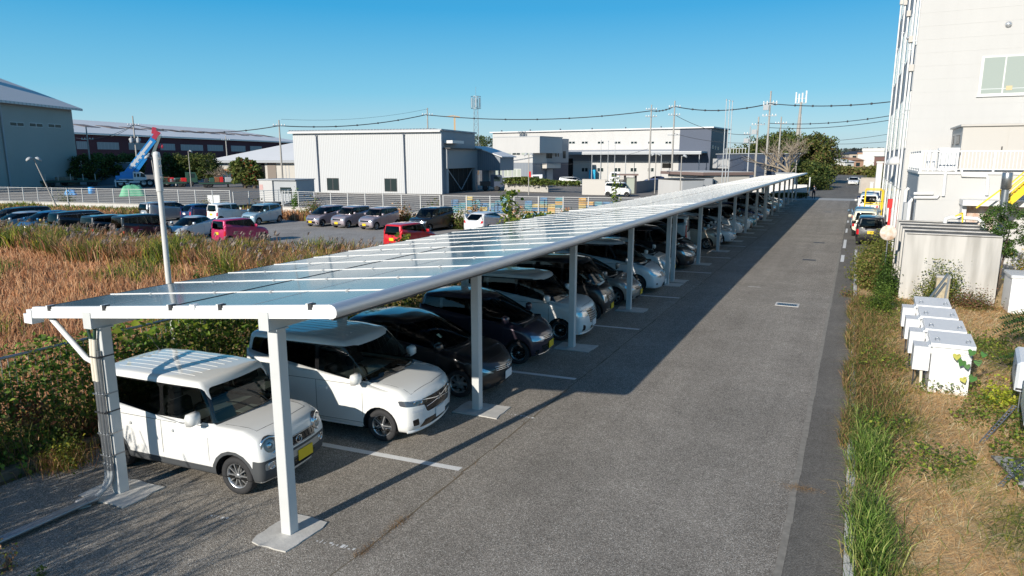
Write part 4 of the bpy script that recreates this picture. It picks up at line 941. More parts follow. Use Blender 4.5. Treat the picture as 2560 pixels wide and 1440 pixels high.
# ---------------------------------------------------------------- gravel lot
LG = 'cars parked on the gravel lot'; Zl = -.45
def lot_car(key, sp, x, y, rz, label, paint=None, cat='car'): return car(key, sp, label, x, y, R(rz), cat, LG, paint=paint, z=Zl)
lot_car('life', LIFE, -31.6, 36.0, -93, 'mauve kei hatchback with sloping screen, leftmost of the three mauve cars', PA['mauve'])
lot_car('hust2', spec(KEI, H=1.64, name='parked_car'), -29.1, 36.1, -92, 'mauve box kei car in the middle of the three mauve cars', PA['mauve'])
lot_car('hust2', KEI, -26.3, 36.0, -93, 'mauve tall kei car, rightmost of the three mauve cars', PA['mauve'])
lot_car('thor', THOR, -21.9, 36.6, -97, 'black tall kei car facing the camera before the reddish weeds', PA['black'])
lot_car('hyb', HYB, -17.8, 38.0, 88, 'icy silver hybrid hatchback seen from behind near the carport roof')
lot_car('kwag', KEI, -13.0, 36.8, 90, 'pale aqua car half hidden by leafy vines over the carport roof', PA['aqua'])
lot_car('suv', spec(SERENA, paint=PA['silver'], H=1.66, L=4.4, more=None), -47.1, 33.4, 84, 'silver people carrier with dark rear window behind the rusty lamp pole', cat='minivan')
lot_car('note', NOTE, -43.6, 34.4, 86, 'navy hatchback with white plate between silver and white cars', PA['navy'])
lot_car('kwag', KEI, -41.0, 34.6, 86, 'white wagon, tail to the camera, beside the light blue box car', PA['white'])
lot_car('kwag', KEI, -37.4, 34.8, -86, 'light blue box car facing the camera by the pampas tufts', PA['lightblue'])
lot_car('round', ROUND, -33.6, 25.0, -82, 'small rounded silver-grey three-door behind the weeds')
lot_car('hust2', KEI, -28.5, 24.7, 84, 'raspberry pink box kei car with yellow plate, tail to the camera', PA['pink'])
lot_car('hust2', KEI, -17.0, 27.0, 84, 'bright red box kei car with pale roof beside the carport roof', PA['red'])
lot_car('kvan', KVAN, -34.1, 21.9, 86, 'black box car with a tan item in its side glass, right of the black row', PA['black'], 'van')
lot_car('thor', THOR, -36.9, 21.9, 86, 'black wagon with red tail lamps in the middle of the black row', PA['black'])
lot_car('bvan', BVAN, -40.4, 22.3, 86, 'long black minivan with sloping nose in the weeds', None, 'minivan')
lot_car('hyb', HYB, -43.2, 22.4, -90, 'mustard coloured hatchback facing the camera behind the reeds', PA['gold'])
lot_car('life', LIFE, -45.7, 22.4, -90, 'blue sloping kei car behind the reeds', PA['blue'])
lot_car('hyb', HYB, -48.2, 22.0, -90, 'pale blue hatchback at the left edge of the photo', PA['icy'])
lot_car('suv', SERENA, -51.0, 23.4, -90, 'black car cut by the left edge of the photo', PA['black'])
# ================================================================ RIGHT SIDE: tall building, annex, tank, cabinets
def ay(u, v, Y): d = ray(u, v); return CAM + d*((Y-CAM.y)/d.y)
def ax(u, v, X): d = ray(u, v); return CAM + d*((X-CAM.x)/d.x)
M_wwall = mat('white_wall_panel', (.545,.54,.53), .75, noise=.07, nscale=.5, stretch=(1,1,.35))
M_joint = mat('panel_joint', (.52,.52,.51), .8); M_gwall = mat('grey_wall_panel', (.42,.44,.46), .7, noise=.08, nscale=.5)
M_wfr = mat('white_window_frame', (.66,.66,.65), .4); M_blind = mat('blind_behind_glass', (.55,.62,.58), .25, coat=.6); M_cub = mat('warm_grey_enamel', (.50,.475,.44), .5)
M_pipew = mat('white_pipe', (.78,.78,.77), .45); M_box = mat('white_enamel', (.80,.81,.82), .35); M_boxt = mat('light_grey_lid', (.60,.62,.64), .4)
def attach(mb, name, root, m=None, recalc=True):
    o = mb.build(name, m, root, recalc); o.matrix_parent_inverse = Matrix.Translation(-Vector(root.location)) if root.rotation_euler.z == 0 else (Matrix.Translation(Vector(root.location)) @ Matrix.Rotation(root.rotation_euler.z,4,'Z')).inverted(); return o
X0, Y0, Y1 = 8.38, 34.0, 62.0
t = thing('tall_building', 'tall white panelled factory building with grey side wall, filling the right edge', 'building', (X0, Y0, 0))
b = MB(); b.box(X0, Y0, -.1, 40, Y1, 22, M_wwall); attach(b, 'wall', t)
b = MB()
for k in range(34): z = .6+.62*k; b.box(X0+.02, Y0-.006, z, 30, Y0+.01, z+.012, M_joint)
for x in (9.9, 12.9, 15.9): b.box(x, Y0-.0065, 4.2, x+.012, Y0+.01, 22, M_joint)
attach(b, 'panel_joint', t)
for z0, z1 in ((-.05,.9),(3.3,5.3),(8.2,10.3),(13.0,15.2),(17.6,22)):
    b = MB(); b.box(X0-.03, Y0+.15, z0, X0+.02, Y1-.1, z1, M_gwall)
    for k in range(1,9): b.box(X0-.033, Y0+.12+k*3.08, z0, X0-.0301, Y0+.15+k*3.08, z1, M_dark)
    attach(b, 'side_cladding', t)
for z0, z1 in ((.95,3.25),(5.35,8.15),(10.35,12.95),(15.25,17.55)):
    for k in range(9):
        for q in range(3):
            ya = Y0+.2+k*3.08+q*.97; f = MB(); f.box(X0-.05, ya, z0, X0-.003, ya+.9, z1, M_wfr); w_ = attach(f, 'window', t)
            g_ = MB(); g_.box(X0-.055, ya+.06, z0+.06, X0-.045, ya+.84, z1-.06, M_blind); o = g_.build('pane', None, w_)
for y in (34.25, 37.3, 43.0, 49.2, 57.0):
    b = MB(); b.tube([(X0-.13,y,.1),(X0-.13,y,21.9)], .055, 8, M_pipew)
    for z in (3.3, 7.2, 10.5, 13.2): b.box(X0-.2, y-.07, z, X0-.0, y+.07, z+.05, M_galv)
    z = {34.25:9.1,37.3:10.9,43.0:13.2,49.2:15,57.0:16.5}[y]; b.box(X0-.24, y-.16, z, X0-.02, y+.16, z+.32, M_cub); attach(b, 'downpipe', t)
for y, z in ((40.5,4.5),(37.6,4.55)):
    b = MB(); b.lathe([(.001,.42),(.18,.38),(.33,.24),(.4,0),(.37,-.02),(.001,-.02)], 14, M_wfr, Matrix.Translation((X0-.25,y,z))); attach(b, 'vent_hood', t, recalc=False)
for (u, v) in ((2268,95),(2278,138),(2270,154)):
    p = ax(u, v, X0-.1); b = MB(); b.lathe([(.13,0),(.12,.06),(.07,.1),(.001,.12)], 12, M_alu, Matrix.Translation((X0-.04,p.y,p.z)) @ Matrix.Rotation(R(-90),4,'Y')); attach(b, 'vent_cap', t)
p = ay(2521,61,Y0); b = MB(); b.lathe([(.14,0),(.135,.05),(.09,.1),(.001,.12)], 16, M_alu, Matrix.Translation((p.x,Y0-.01,p.z)) @ Matrix.Rotation(R(90),4,'X')); b.box(p.x-.08,Y0-.1,p.z-.1,p.x+.08,Y0-.06,p.z-.02,M_dark); attach(b, 'vent_cap', t)
a, c = ay(2462,145,Y0), ay(2570,232,Y0); f = MB(); f.box(a.x-.12, Y0-.05, c.z-.06, c.x+.2, Y0-.012, a.z+.08, M_wfr); w_ = attach(f, 'window', t)
xm = ay(2510,190,Y0).x
for x_0, x_1 in ((a.x-.0, xm-.03),(xm+.03, c.x+.1)):
    g_ = MB(); g_.box(x_0, Y0-.058, c.z+.03, x_1, Y0-.046, a.z, mat('green_tinted_pane', (.36,.40,.36), .1, coat=.6)); g_.box(x_0, Y0-.06, c.z+.22, x_1, Y0-.056, c.z+.245, M_alu); o = g_.build('pane', None, w_)
g_ = MB(); q = ay(2522,220,Y0); g_.box(q.x-.12, Y0-.068, q.z-.1, q.x+.12, Y0-.061, q.z+.1, mat('tan_notice', (.62,.48,.28), .7)); o = g_.build('paper_notice', None, w_)
f = MB(); f.box(a.x-.16, Y0-.09, c.z-.12, c.x+.25, Y0-.012, c.z-.06, M_wfr); o = f.build('sill', None, w_)

AX0, AY0, AZ = 8.6, 27.0, 4.22
t = thing('annex_building', 'low white annex with railed terrace standing before the tall white building', 'building', (AX0, AY0, 0))
b = MB(); b.box(AX0, AY0, -.1, 30, Y0-.02, AZ, M_wwall); attach(b, 'wall', t)
b = MB(); b.box(AX0-.02, AY0+.05, 3.2, AX0-.003, Y0-.05, 4.1, M_gwall); b.box(AX0-.02, AY0+.3, .3, AX0-.003, Y0-.3, 3.1, M_gwall); attach(b, 'shaded_side', t)  # grey sheets put the shade of the left wall into its colour
b = MB(); b.box(AX0-.06, AY0-.06, AZ, 30, AY0+.12, AZ+.1, M_wfr); b.box(AX0-.06, AY0+.12, AZ, AX0+.1, Y0-.03, AZ+.1, M_wfr); b.box(AX0+.1, AY0+.12, AZ+.002, 30, Y0-.03, AZ+.03, M_conc_l); attach(b, 'terrace_edge', t)
b = MB()
for i in range(3): b.box(AX0+.02, AY0-.005, 1.05+i*1.05, 30, AY0+.01, 1.06+i*1.05, M_joint)
attach(b, 'panel_joint', t)
for pts in ([(2385,424),(2366,425),(2364,432),(2358,490)],[(2404,424),(2405,439),(2468,440),(2470,444),(2467,488)],[(2284,484),(2333,484)],[(2284,494),(2343,494),(2347,488)]):
    b = MB(); b.tube([ay(u,v,AY0-.09) for u,v in pts], .06, 8, M_pipew); attach(b, 'wall_pipe', t)
b = MB(); b.tube([ay(2284,496,AY0-.05), Vector((ay(2284,496,AY0-.05).x, AY0-.05, 0))], .025, 6, M_dark); attach(b, 'earth_cable', t)
t2 = thing('terrace_railing', 'white steel railing along the terrace edge of the annex', 'railing', (AX0, AY0, AZ+.1))
zr = AZ+.92
def rail_run(a, c, n, post):
    a = Vector(a); c = Vector(c); b = MB(); b.beam(a+Vector((0,0,zr)), c+Vector((0,0,zr)), .05, .04, M_white); b.beam(a+Vector((0,0,AZ+.2)), c+Vector((0,0,AZ+.2)), .04, .03, M_white); attach(b, 'handrail', t2)
    b = MB()
    for k in range(n+1): p = a.lerp(c, k/n); b.box(p.x-.011,p.y-.011,AZ+.19,p.x+.011,p.y+.011,zr,M_white)
    attach(b, 'baluster', t2)['kind'] = 'stuff'
    for k in range(0, n+1, post): p = a.lerp(c, k/n); b = MB(); b.box(p.x-.035,p.y-.035,AZ+.08,p.x+.035,p.y+.035,zr+.02,M_white); attach(b, 'post', t2)
rail_run((AX0+.02,AY0+.02,0),(16.6,AY0+.02,0),64,10); rail_run((AX0+.02,AY0+.15,0),(AX0+.02,Y0-.1,0),50,10)
def cabinet(name, label, cat, x0, y0, z0, x1, y1, z1, m, roof=.08, doors=2, mt=None):
    t = thing(name, label, cat, (x0,y0,z0)); b = MB(); b.box(x0,y0,z0,x1,y1,z1,m); attach(b,'cabinet_body',t); b = MB(); b.bbox(x0-roof,y0-roof,z1,x1+roof,y1+roof,z1+.09,.02,mt or m); attach(b,'roof',t)
    for k in range(doors):
        a = x0+(x1-x0)*k/doors+.03; c = x0+(x1-x0)*(k+1)/doors-.03; b = MB(); b.box(a,y0-.015,z0+.08,c,y0-.001,z1-.05,m); d = attach(b,'door',t); b = MB(); b.box(c-.14,y0-.05,(z0+z1)/2-.05,c-.10,y0-.014,(z0+z1)/2+.09,M_dark); o = b.build('handle',None,d)
    return t
t = cabinet('electrical_cabinet', 'large warm grey electrical cubicle on the terrace behind the white railing', 'cabinet', 10.15, 28.9, AZ+.1, 16.5, 32.6, 6.18, M_cub, .1, 4)
b = MB()
for k in range(4): y = 29.6+[0,.42,.8,2.1][k]; b.box(10.12, y, 5.45, 10.152, y+.26, 5.85, M_dark); b.box(10.115, y+.03, 5.48, 10.14, y+.23, 5.82, M_cub)
attach(b, 'meter_window', t)
t = cabinet('air_conditioner', 'white louvred air conditioning unit on the terrace left of the grey cubicle', 'air conditioner', 9.35, 28.4, AZ+.12, 10.05, 28.9, 5.2, M_box, .03, 0)
b = MB()
for k in range(7): b.box(9.4+k*.09, 28.385, AZ+.2, 9.44+k*.09, 28.399, 5.1, M_gwall)
attach(b, 'louvre', t)
t = thing('lagged_pipe', 'white lagged pipes bending up at the left end of the terrace', 'pipe', (8.95,28.0,AZ))
for dx in (0,.22): b = MB(); b.tube([(8.95+dx,28.1,AZ+.1),(8.95+dx,28.1,5.0),(9.0+dx,28.3,5.15),(9.1+dx,28.8,5.15)], .07, 8, M_white); attach(b, 'pipe', t)
# side annexe meter posts between tall building and annex
t = thing('meter_box', 'grey meter boxes and white capped risers on the side of the annex', 'meter box', (8.5,28.4,0))
for y, z in ((28.2,3.0),(31.5,3.35)): b = MB(); b.tube([(8.45,y,.1),(8.45,y,z),(8.55,y,z+.12)], .08, 8, M_pipew); attach(b, 'riser', t)
b = MB(); b.bbox(8.3, 29.2, 1.9, 8.58, 29.8, 2.9, .01, M_gwall); attach(b, 'cabinet', t); b = MB(); b.box(8.4,28.9,.1,8.46,28.96,2.1,M_yellow); attach(b, 'cable_guard', t)
# porch over the annex door
a, c = ay(2407,500,26.0), ay(2500,516,26.0)
t = thing('door_porch', 'small pale porch with rusty door under the yellow stair', 'porch', (a.x,26,0))
b = MB(); b.box(a.x, 25.9, c.z, c.x+1.5, AY0-.03, a.z, M_wfr); attach(b,'roof',t); b = MB(); b.box(a.x+.05, 26.3, 0, a.x+.2, AY0-.03, c.z, M_wfr); attach(b,'side_wall',t); b = MB(); b.box(a.x+.25, 26.7, .05, a.x+1.2, 26.75, c.z-.02, mat('rust_streaked_door', (.70,.66,.62), .6, noise=.6, nscale=4, col2=(.45,.25,.15))); attach(b,'door',t)
# yellow stair rising to the right
t = thing('yellow_stair', 'yellow steel stair with handrails climbing right across the annex front', 'stair', (10.9,25.0,2.2))
def ys(u, v): p = ay(u, v, 25.0); return p
for dy in (0, .75):
    for (ua,va,ub,vb,w_) in ((2522,507,2600,440,.24),(2525,470,2600,407,.045),(2522,488,2600,424,.03)):
        A_, B_ = ys(ua,va), ys(ub,vb); b = MB(); o = Vector((0,dy,0)); b.beam(A_+o, B_+o, .05, w_, M_yellow); attach(b, 'stringer' if w_ > .1 else 'handrail', t)
for k in range(8): p = ys(2522,507).lerp(ys(2600,440), k/7); b = MB(); b.box(p.x-.13,25.03,p.z-.02,p.x+.13,25.72,p.z+.02,M_yellow); attach(b,'tread',t)
for (ua,va,ub,vb) in ((2388,541,2406,532),(2406,532,2406,556),(2440,520,2502,474),(2502,474,2502,500)):
    b = MB(); b.beam(ys(ua,va), ys(ub,vb), .05, .05, M_yellow); attach(b, 'handrail', t)
# flue
p = ay(2515,560,24.0); q = ay(2518,432,24.0)
t = thing('flue_pipe', 'shiny galvanised flue with a wider cowl rising beside the yellow stair', 'flue', (11.1,24,0)); xm = 11.12
b = MB(); b.lathe([(.115,.0),(.115,3.8)], 18, M_galv, Matrix.Translation((xm,24,0))); attach(b,'flue',t,recalc=False)
b = MB(); b.lathe([(.001,3.76),(.165,3.76),(.165,4.34),(.15,4.36),(.001,4.36)], 20, M_galv, Matrix.Translation((xm,24,0))); attach(b,'cowl',t,recalc=False)
for z in (1.2,2.3,3.1): b = MB(); b.lathe([(.118,z),(.125,z+.01),(.125,z+.05),(.118,z+.06)], 18, M_alu, Matrix.Translation((xm,24,0))); attach(b,'collar',t,recalc=False)
t = thing('overflow_pipe', 'thick white pipe bending over the back of the concrete tank', 'pipe', (9.9,25.6,2.4))
b = MB(); b.tube([(9.55,25.5,2.35),(9.57,25.5,2.52),(9.72,25.5,2.58),(10.6,25.5,2.56),(10.8,25.5,2.4),(10.8,25.5,1.9)], .075, 10, M_pipew); attach(b,'pipe',t)
# concrete tank
M_tank = bpy.data.materials.new('streaked_concrete'); M_tank.use_nodes = True; tt = M_tank.node_tree; bb = tt.nodes['Principled BSDF']; bb.inputs['Roughness'].default_value = .9
tc = tt.nodes.new('ShaderNodeTexCoord'); mp = tt.nodes.new('ShaderNodeMapping'); mp.inputs['Scale'].default_value = (2.6,2.6,.3); n1 = tt.nodes.new('ShaderNodeTexNoise'); n1.inputs['Scale'].default_value = 1.1; n1.inputs['Detail'].default_value = 5
cr = tt.nodes.new('ShaderNodeValToRGB'); cr.color_ramp.elements[0].position = .30; cr.color_ramp.elements[0].color = (.36,.345,.32,1); cr.color_ramp.elements[1].position = .6; cr.color_ramp.elements[1].color = (.56,.54,.51,1)
tt.links.new(tc.outputs['Object'], mp.inputs[0]); tt.links.new(mp.outputs[0], n1.inputs[0]); tt.links.new(n1.outputs[0], cr.inputs[0]); tt.links.new(cr.outputs[0], bb.inputs['Base Color'])
M_stain = rampmat('stained_concrete_top', [(.35,(.055,.055,.052)),(.55,(.13,.125,.115)),(.75,(.36,.34,.30))], (1.4, .5), .95, .4, 20, .4)
t = thing('concrete_tank', 'big streaked concrete tank with dark stained ribbed top on the verge', 'tank', (7.97,20.7,0))
b = MB(); b.box(7.99,20.72,-.1,10.66,26.2,2.3,M_tank); b.box(8.0,20.74,2.301,10.65,26.18,2.325,M_stain); attach(b,'body',t)
for y in (20.7,22.1,23.5,24.9,26.05):
    b = MB(); b.box(7.93,y,-.1,7.989,y+.16,2.36,M_tank); b.box(7.989,y,2.326,10.67,y+.16,2.36,M_tank); b.box(10.661,y,-.1,10.70,y+.16,2.32,M_tank); attach(b,'rib',t)
b = MB(); b.box(7.975,20.69,-.1,10.68,20.719,2.30,M_tank); attach(b,'end_face',t)
t = cabinet('white_cabinet', 'low white metal cabinet with grey lid right of the concrete tank', 'cabinet', 10.86, 19.4, .1, 13.2, 20.6, 1.22, M_box, .04, 1, M_boxt)
t = thing('stone_post', 'squat beige stone post among the ivy before the concrete tank', 'post', (9.1,20.1,0)); b = MB(); b.bbox(8.93,19.9,0,9.32,20.3,1.0,.02,mat('beige_stone',(.50,.43,.30),.9,noise=.3,nscale=8)); b.build('shaft',parent=None); 
o = bpy.data.objects['shaft']; o.parent = t; o.matrix_parent_inverse = Matrix.Translation((-9.1,-20.1,0)); b = MB(); b.bbox(8.91,19.88,1.0,9.34,20.32,1.06,.015,M_conc); attach(b,'cap',t)
t = thing('slotted_bracket', 'galvanised slotted bracket leaning at the back of the white inverter boxes', 'bracket', (8.9,15.2,0))
for a, c in (((8.35,15.6,1.0),(8.75,15.7,1.75)),((8.45,15.6,1.0),(8.72,15.7,1.5)),((8.78,15.7,1.7),(8.74,15.7,1.0))): b = MB(); b.beam(a,c,.05,.05,M_galv); attach(b,'strut',t)
# four white inverters
for k, y in enumerate((9.97, 11.31, 12.69, 14.1)):
    lab = ['white inverter box nearest the camera, vine leaves on its front','second white inverter box from the camera','third white inverter box from the camera','white inverter box farthest back, by the slotted bracket'][k]
    t = thing('inverter_cabinet', lab, 'inverter box', (7.97,y,0), 0, 'white inverter boxes in a row on the verge'); x0, x1 = 7.98, 8.68
    b = MB(); b.bbox(x0,y,.34,x1,y+.75,1.06,.01,M_box); attach(b,'cabinet_body',t); b = MB(); b.box(x0+.0,y+.02,.02,x1,y+.7,.338,M_box); attach(b,'plinth',t)
    b = MB(); b.add([(x0-.04,y-.06,1.05),(x1+.04,y-.06,1.05),(x1+.04,y+.8,1.08),(x0-.04,y+.8,1.08),(x0-.04,y-.06,1.13),(x1+.04,y-.06,1.13),(x1+.04,y+.8,1.20),(x0-.04,y+.8,1.20)],[(0,3,2,1),(4,5,6,7),(0,1,5,4),(1,2,6,5),(2,3,7,6),(3,0,4,7)],M_box)
    b.add([(x0-.03,y-.05,1.1315),(x1+.03,y-.05,1.1315),(x1+.03,y+.79,1.2015),(x0-.03,y+.79,1.2015)],[(0,1,2,3)],M_boxt); attach(b,'lid',t)
    for x in (x0+.08, x1-.08): b = MB(); b.tube([(x+.04*math.cos(a), y+.12, 1.175+.04*math.sin(a)) for a in [math.pi*2*q/12 for q in range(13)]], .008, 5, M_galv); attach(b,'lifting_eye',t)
    b = MB(); b.bbox(x0-.32,y+.03,.50,x0-.02,y+.5,1.0,.01,M_box); b.box(x0-.325,y+.025,1.001,x0-.02,y+.505,1.012,M_boxt); b.add([(x0-.08,y+.1,1.0),(x0-.0,y+.1,.85),(x0-.0,y+.1,1.12),(x0-.08,y+.45,1.0),(x0,y+.45,.85),(x0,y+.45,1.12)],[(0,1,2),(3,5,4),(0,2,5,3)],M_box); attach(b,'side_duct',t)
    b = MB(); b.tube([(x0-.14,y+.15,.5),(x0-.13,y+.12,.2),(x0-.05,y+.1,.05),(x0+.02,y+.1,.03)], .03, 8, mat('beige_hose',(.72,.66,.55),.7)); attach(b,'flexible_hose',t)
    b = MB(); b.beam((x0-.25,y+.4,0),(x0-.25,y+.4,.5),.03,.03,M_dark); b.beam((x0-.06,y+.4,0),(x0-.06,y+.4,.5),.03,.03,M_dark); attach(b,'leg',t)
# tilted white units at the right edge
for k, (x, y, z, lab) in enumerate(((9.22,8.9,.62,'pale box unit with dark handle at the right edge, upper one'),(9.02,6.9,.62,'pale box unit cut by the right edge, lower one'))):
    t = thing('power_conditioner', lab, 'box unit', (x,y,z), R(-8), 'pale box units at the right edge'); b = MB(); b.bbox(0,0,0,.9,1.35,.55,.05,mat('pale_blue_enamel',(.68,.72,.76),.35)); b.build('casing',parent=t)
    b = MB(); b.box(.02,-.006,.02,.88,-.001,.06,M_dark); b.box(-.012,.3,.3,-.001,.36,.42,M_dark); b.build('handle',parent=t)
    b = MB()
    for q in (.1,.8): b.box(q,.1,-z,q+.04,.14,0,M_galv); b.box(q,1.2,-z,q+.04,1.24,0,M_galv)
    b.build('stand',parent=t)
for k, (a, c, lab) in enumerate(((at(2452,1108,.1),at(2537,1015,.5),'slotted steel bar among weeds, upper one by the box units'),(at(2500,1215,.1),at(2580,1140,.4),'slotted steel bar among weeds, lower one at the right edge'))):
    t = thing('slotted_bar', lab, 'steel bar', a, 0, 'slotted steel bars in the verge'); b = MB(); d = c-a; n = 14; s_ = d.cross(Vector((0,0,1))).normalized()*.028
    for sg in (-1,1): b.beam(a+s_*sg, c+s_*sg, .014, .012, M_galv)
    for q in range(n+1): p = a.lerp(c, q/n); b.beam(p-s_, p+s_, .022, .010, M_galv)
    attach(b, 'rail', t)
t = thing('ground_panel', 'dark solar panel with silver frame lying under the weeds at the right edge', 'solar panel', (9.0,4.5,.16), R(12))
b = MB(); b.box(0,0,0,1.6,.95,.03,M_pv); b.box(0,-.03,-.002,1.6,-.001,.035,M_alu); b.box(0,.951,-.002,1.6,.98,.035,M_alu); b.box(0,.45,.031,1.6,.47,.033,M_alu); b.build('panel',parent=t); b = MB(); b.box(0,1.1,0,1.6,2.05,.03,M_pv); b.box(0,1.07,0,1.6,1.099,.035,M_alu); b.build('panel',parent=t)
# round rusty board, yellow guard rail, red post box, pillars
p = ay(2221,582,22.0); t = thing('round_board', 'round white board flecked with rust on a post left of the concrete tank', 'board', (p.x,22,0))
b = MB(); b.lathe([(.001,.0),(.27,.0),(.28,.015),(.27,.03),(.001,.035)], 32, mat('rust_flecked_white',(.78,.74,.68),.6,noise=.5,nscale=6,col2=(.55,.35,.22)), Matrix.Translation((p.x,22,p.z)) @ Matrix.Rotation(R(90),4,'X')); attach(b,'disc',t)
b = MB(); b.tube([(p.x,22.05,0),(p.x,22.05,p.z+.1)], .025, 8, M_galv); attach(b,'pole',t)
t = thing('guard_rail', 'bright yellow guard rail round a concrete step beside the parked row', 'railing', (6.6,51,0))
b = MB(); zz = 2.37; x0, x1 = 7.05, 8.25
for y in (54.2,56.6):
    b = MB(); b.tube([(x0,y,.9),(x0,y,zz),(x0+.05,y,zz+.06),(x1-.05,y,zz+.06),(x1,y,zz),(x1,y,.1)], .04, 8, M_yellow); attach(b,'rail_frame',t)
    b = MB(); b.tube([(x0,y,1.3),(x1,y,1.3)], .035, 8, M_yellow); attach(b,'lower_rail',t)
b = MB(); b.tube([(x1,54.2,zz),(x1,56.6,zz)], .035, 8, M_yellow); attach(b,'top_rail',t)
t = thing('concrete_step', 'worn concrete step under the yellow guard rail', 'step', (7.6,51,0)); b = MB(); b.bbox(7.0,54.4,0,8.2,56.8,.9,.03,M_conc); attach(b,'block',t); b = MB(); b.bbox(7.25,53.2,0,8.2,54.39,.45,.03,M_conc); attach(b,'lower_step',t)
p = ax(2222,560,8.2); t = thing('hydrant_post', 'red fire post with square red head against the grey side wall', 'fire post', (8.15,38,0))
b = MB(); b.box(8.08,38,0,8.2,38.16,2.1,M_red); attach(b,'post',t); b = MB(); b.bbox(7.98,37.9,2.1,8.3,38.3,2.6,.03,M_red); attach(b,'head',t); b = MB(); b.box(8.22,37.95,0,8.33,38.1,2.0,M_wfr); attach(b,'backing',t)
t = thing('white_pillar', 'tall white square pillar behind the row of parked cars', 'pillar', (8.3,74,0)); b = MB(); b.bbox(8.05,73.7,0,8.6,74.2,4.4,.03,M_wfr); b.build('shaft',parent=None)
o = [x for x in bpy.data.objects if x.name.startswith('shaft') and x.parent is None][0]; o.parent = t; o.matrix_parent_inverse = Matrix.Translation((-8.3,-74,0)); b = MB(); b.bbox(7.99,73.62,4.4,8.66,74.28,4.55,.02,M_wfr); attach(b,'cap',t)
t = thing('white_pillar', 'short white gate pillar just left of the taller one', 'pillar', (7.9,80,0)); b = MB(); b.bbox(7.7,79.8,0,8.05,80.1,2.2,.03,M_wfr); attach(b,'shaft',t); b = MB(); b.bbox(7.66,79.76,2.2,8.09,80.14,2.3,.02,M_wfr); attach(b,'cap',t)
def wallthing(label, a, c, h, th, m, name='boundary_wall', cap=None):
    a = Vector((a[0],a[1],0)); c = Vector((c[0],c[1],0)); t = thing(name, label, 'wall', a); b = MB(); b.beam(a+Vector((0,0,h/2-.05)), c+Vector((0,0,h/2-.05)), th, h+.1, m); attach(b,'wall',t)
    b = MB(); b.beam(a+Vector((0,0,h+.04)), c+Vector((0,0,h+.04)), th+.08, .08, cap or m); attach(b,'coping',t); return t
wallthing('beige rendered boundary wall right of the road past the gate', (6.9,103), (9.0,103.1), 2.1, .3, mat('beige_render',(.52,.46,.40),.85,noise=.15,nscale=2))
wallthing('grey boundary wall running off beside the far road', (6.9,103.4), (12.5,124), 1.9, .3, M_conc)
# left of the gate: wall, gate box, hedge kerb, post
wallthing('white rendered wall by the gate, dappled by tree shadows', (-4.3,87.0), (.9,86.6), 1.55, .2, M_wfr)
wallthing('white low wall on the left of the far carport end', (-9.5,88.0), (-4.5,87.2), 1.6, .2, M_conc_l)
t = thing('container_shed', 'small pale ribbed shed behind the white wall at the carport end', 'shed', (-2.4,90,0)); b = MB(); b.box(-3.2,90,0,-.9,92.5,2.9,M_conc_l); attach(b,'wall',t); b = MB()
for k in range(10): b.box(-3.2+k*.24,89.97,0,-3.12+k*.24,89.999,2.85,M_wfr)
attach(b,'rib',t); b = MB(); b.box(-3.3,89.9,2.9,-.8,92.6,3.0,M_gwall); attach(b,'roof',t)
t = thing('gate_post', 'slender white post standing beside the person at the gate', 'post', (1.15,86.6,0)); b = MB(); b.tube([(1.15,86.6,0),(1.15,86.6,2.5)], .07, 8, M_white); attach(b,'shaft',t); b = MB(); b.lathe([(.08,2.5),(.08,2.54),(.001,2.58)], 10, M_white, Matrix.Translation((1.15,86.6,0))); attach(b,'cap',t)
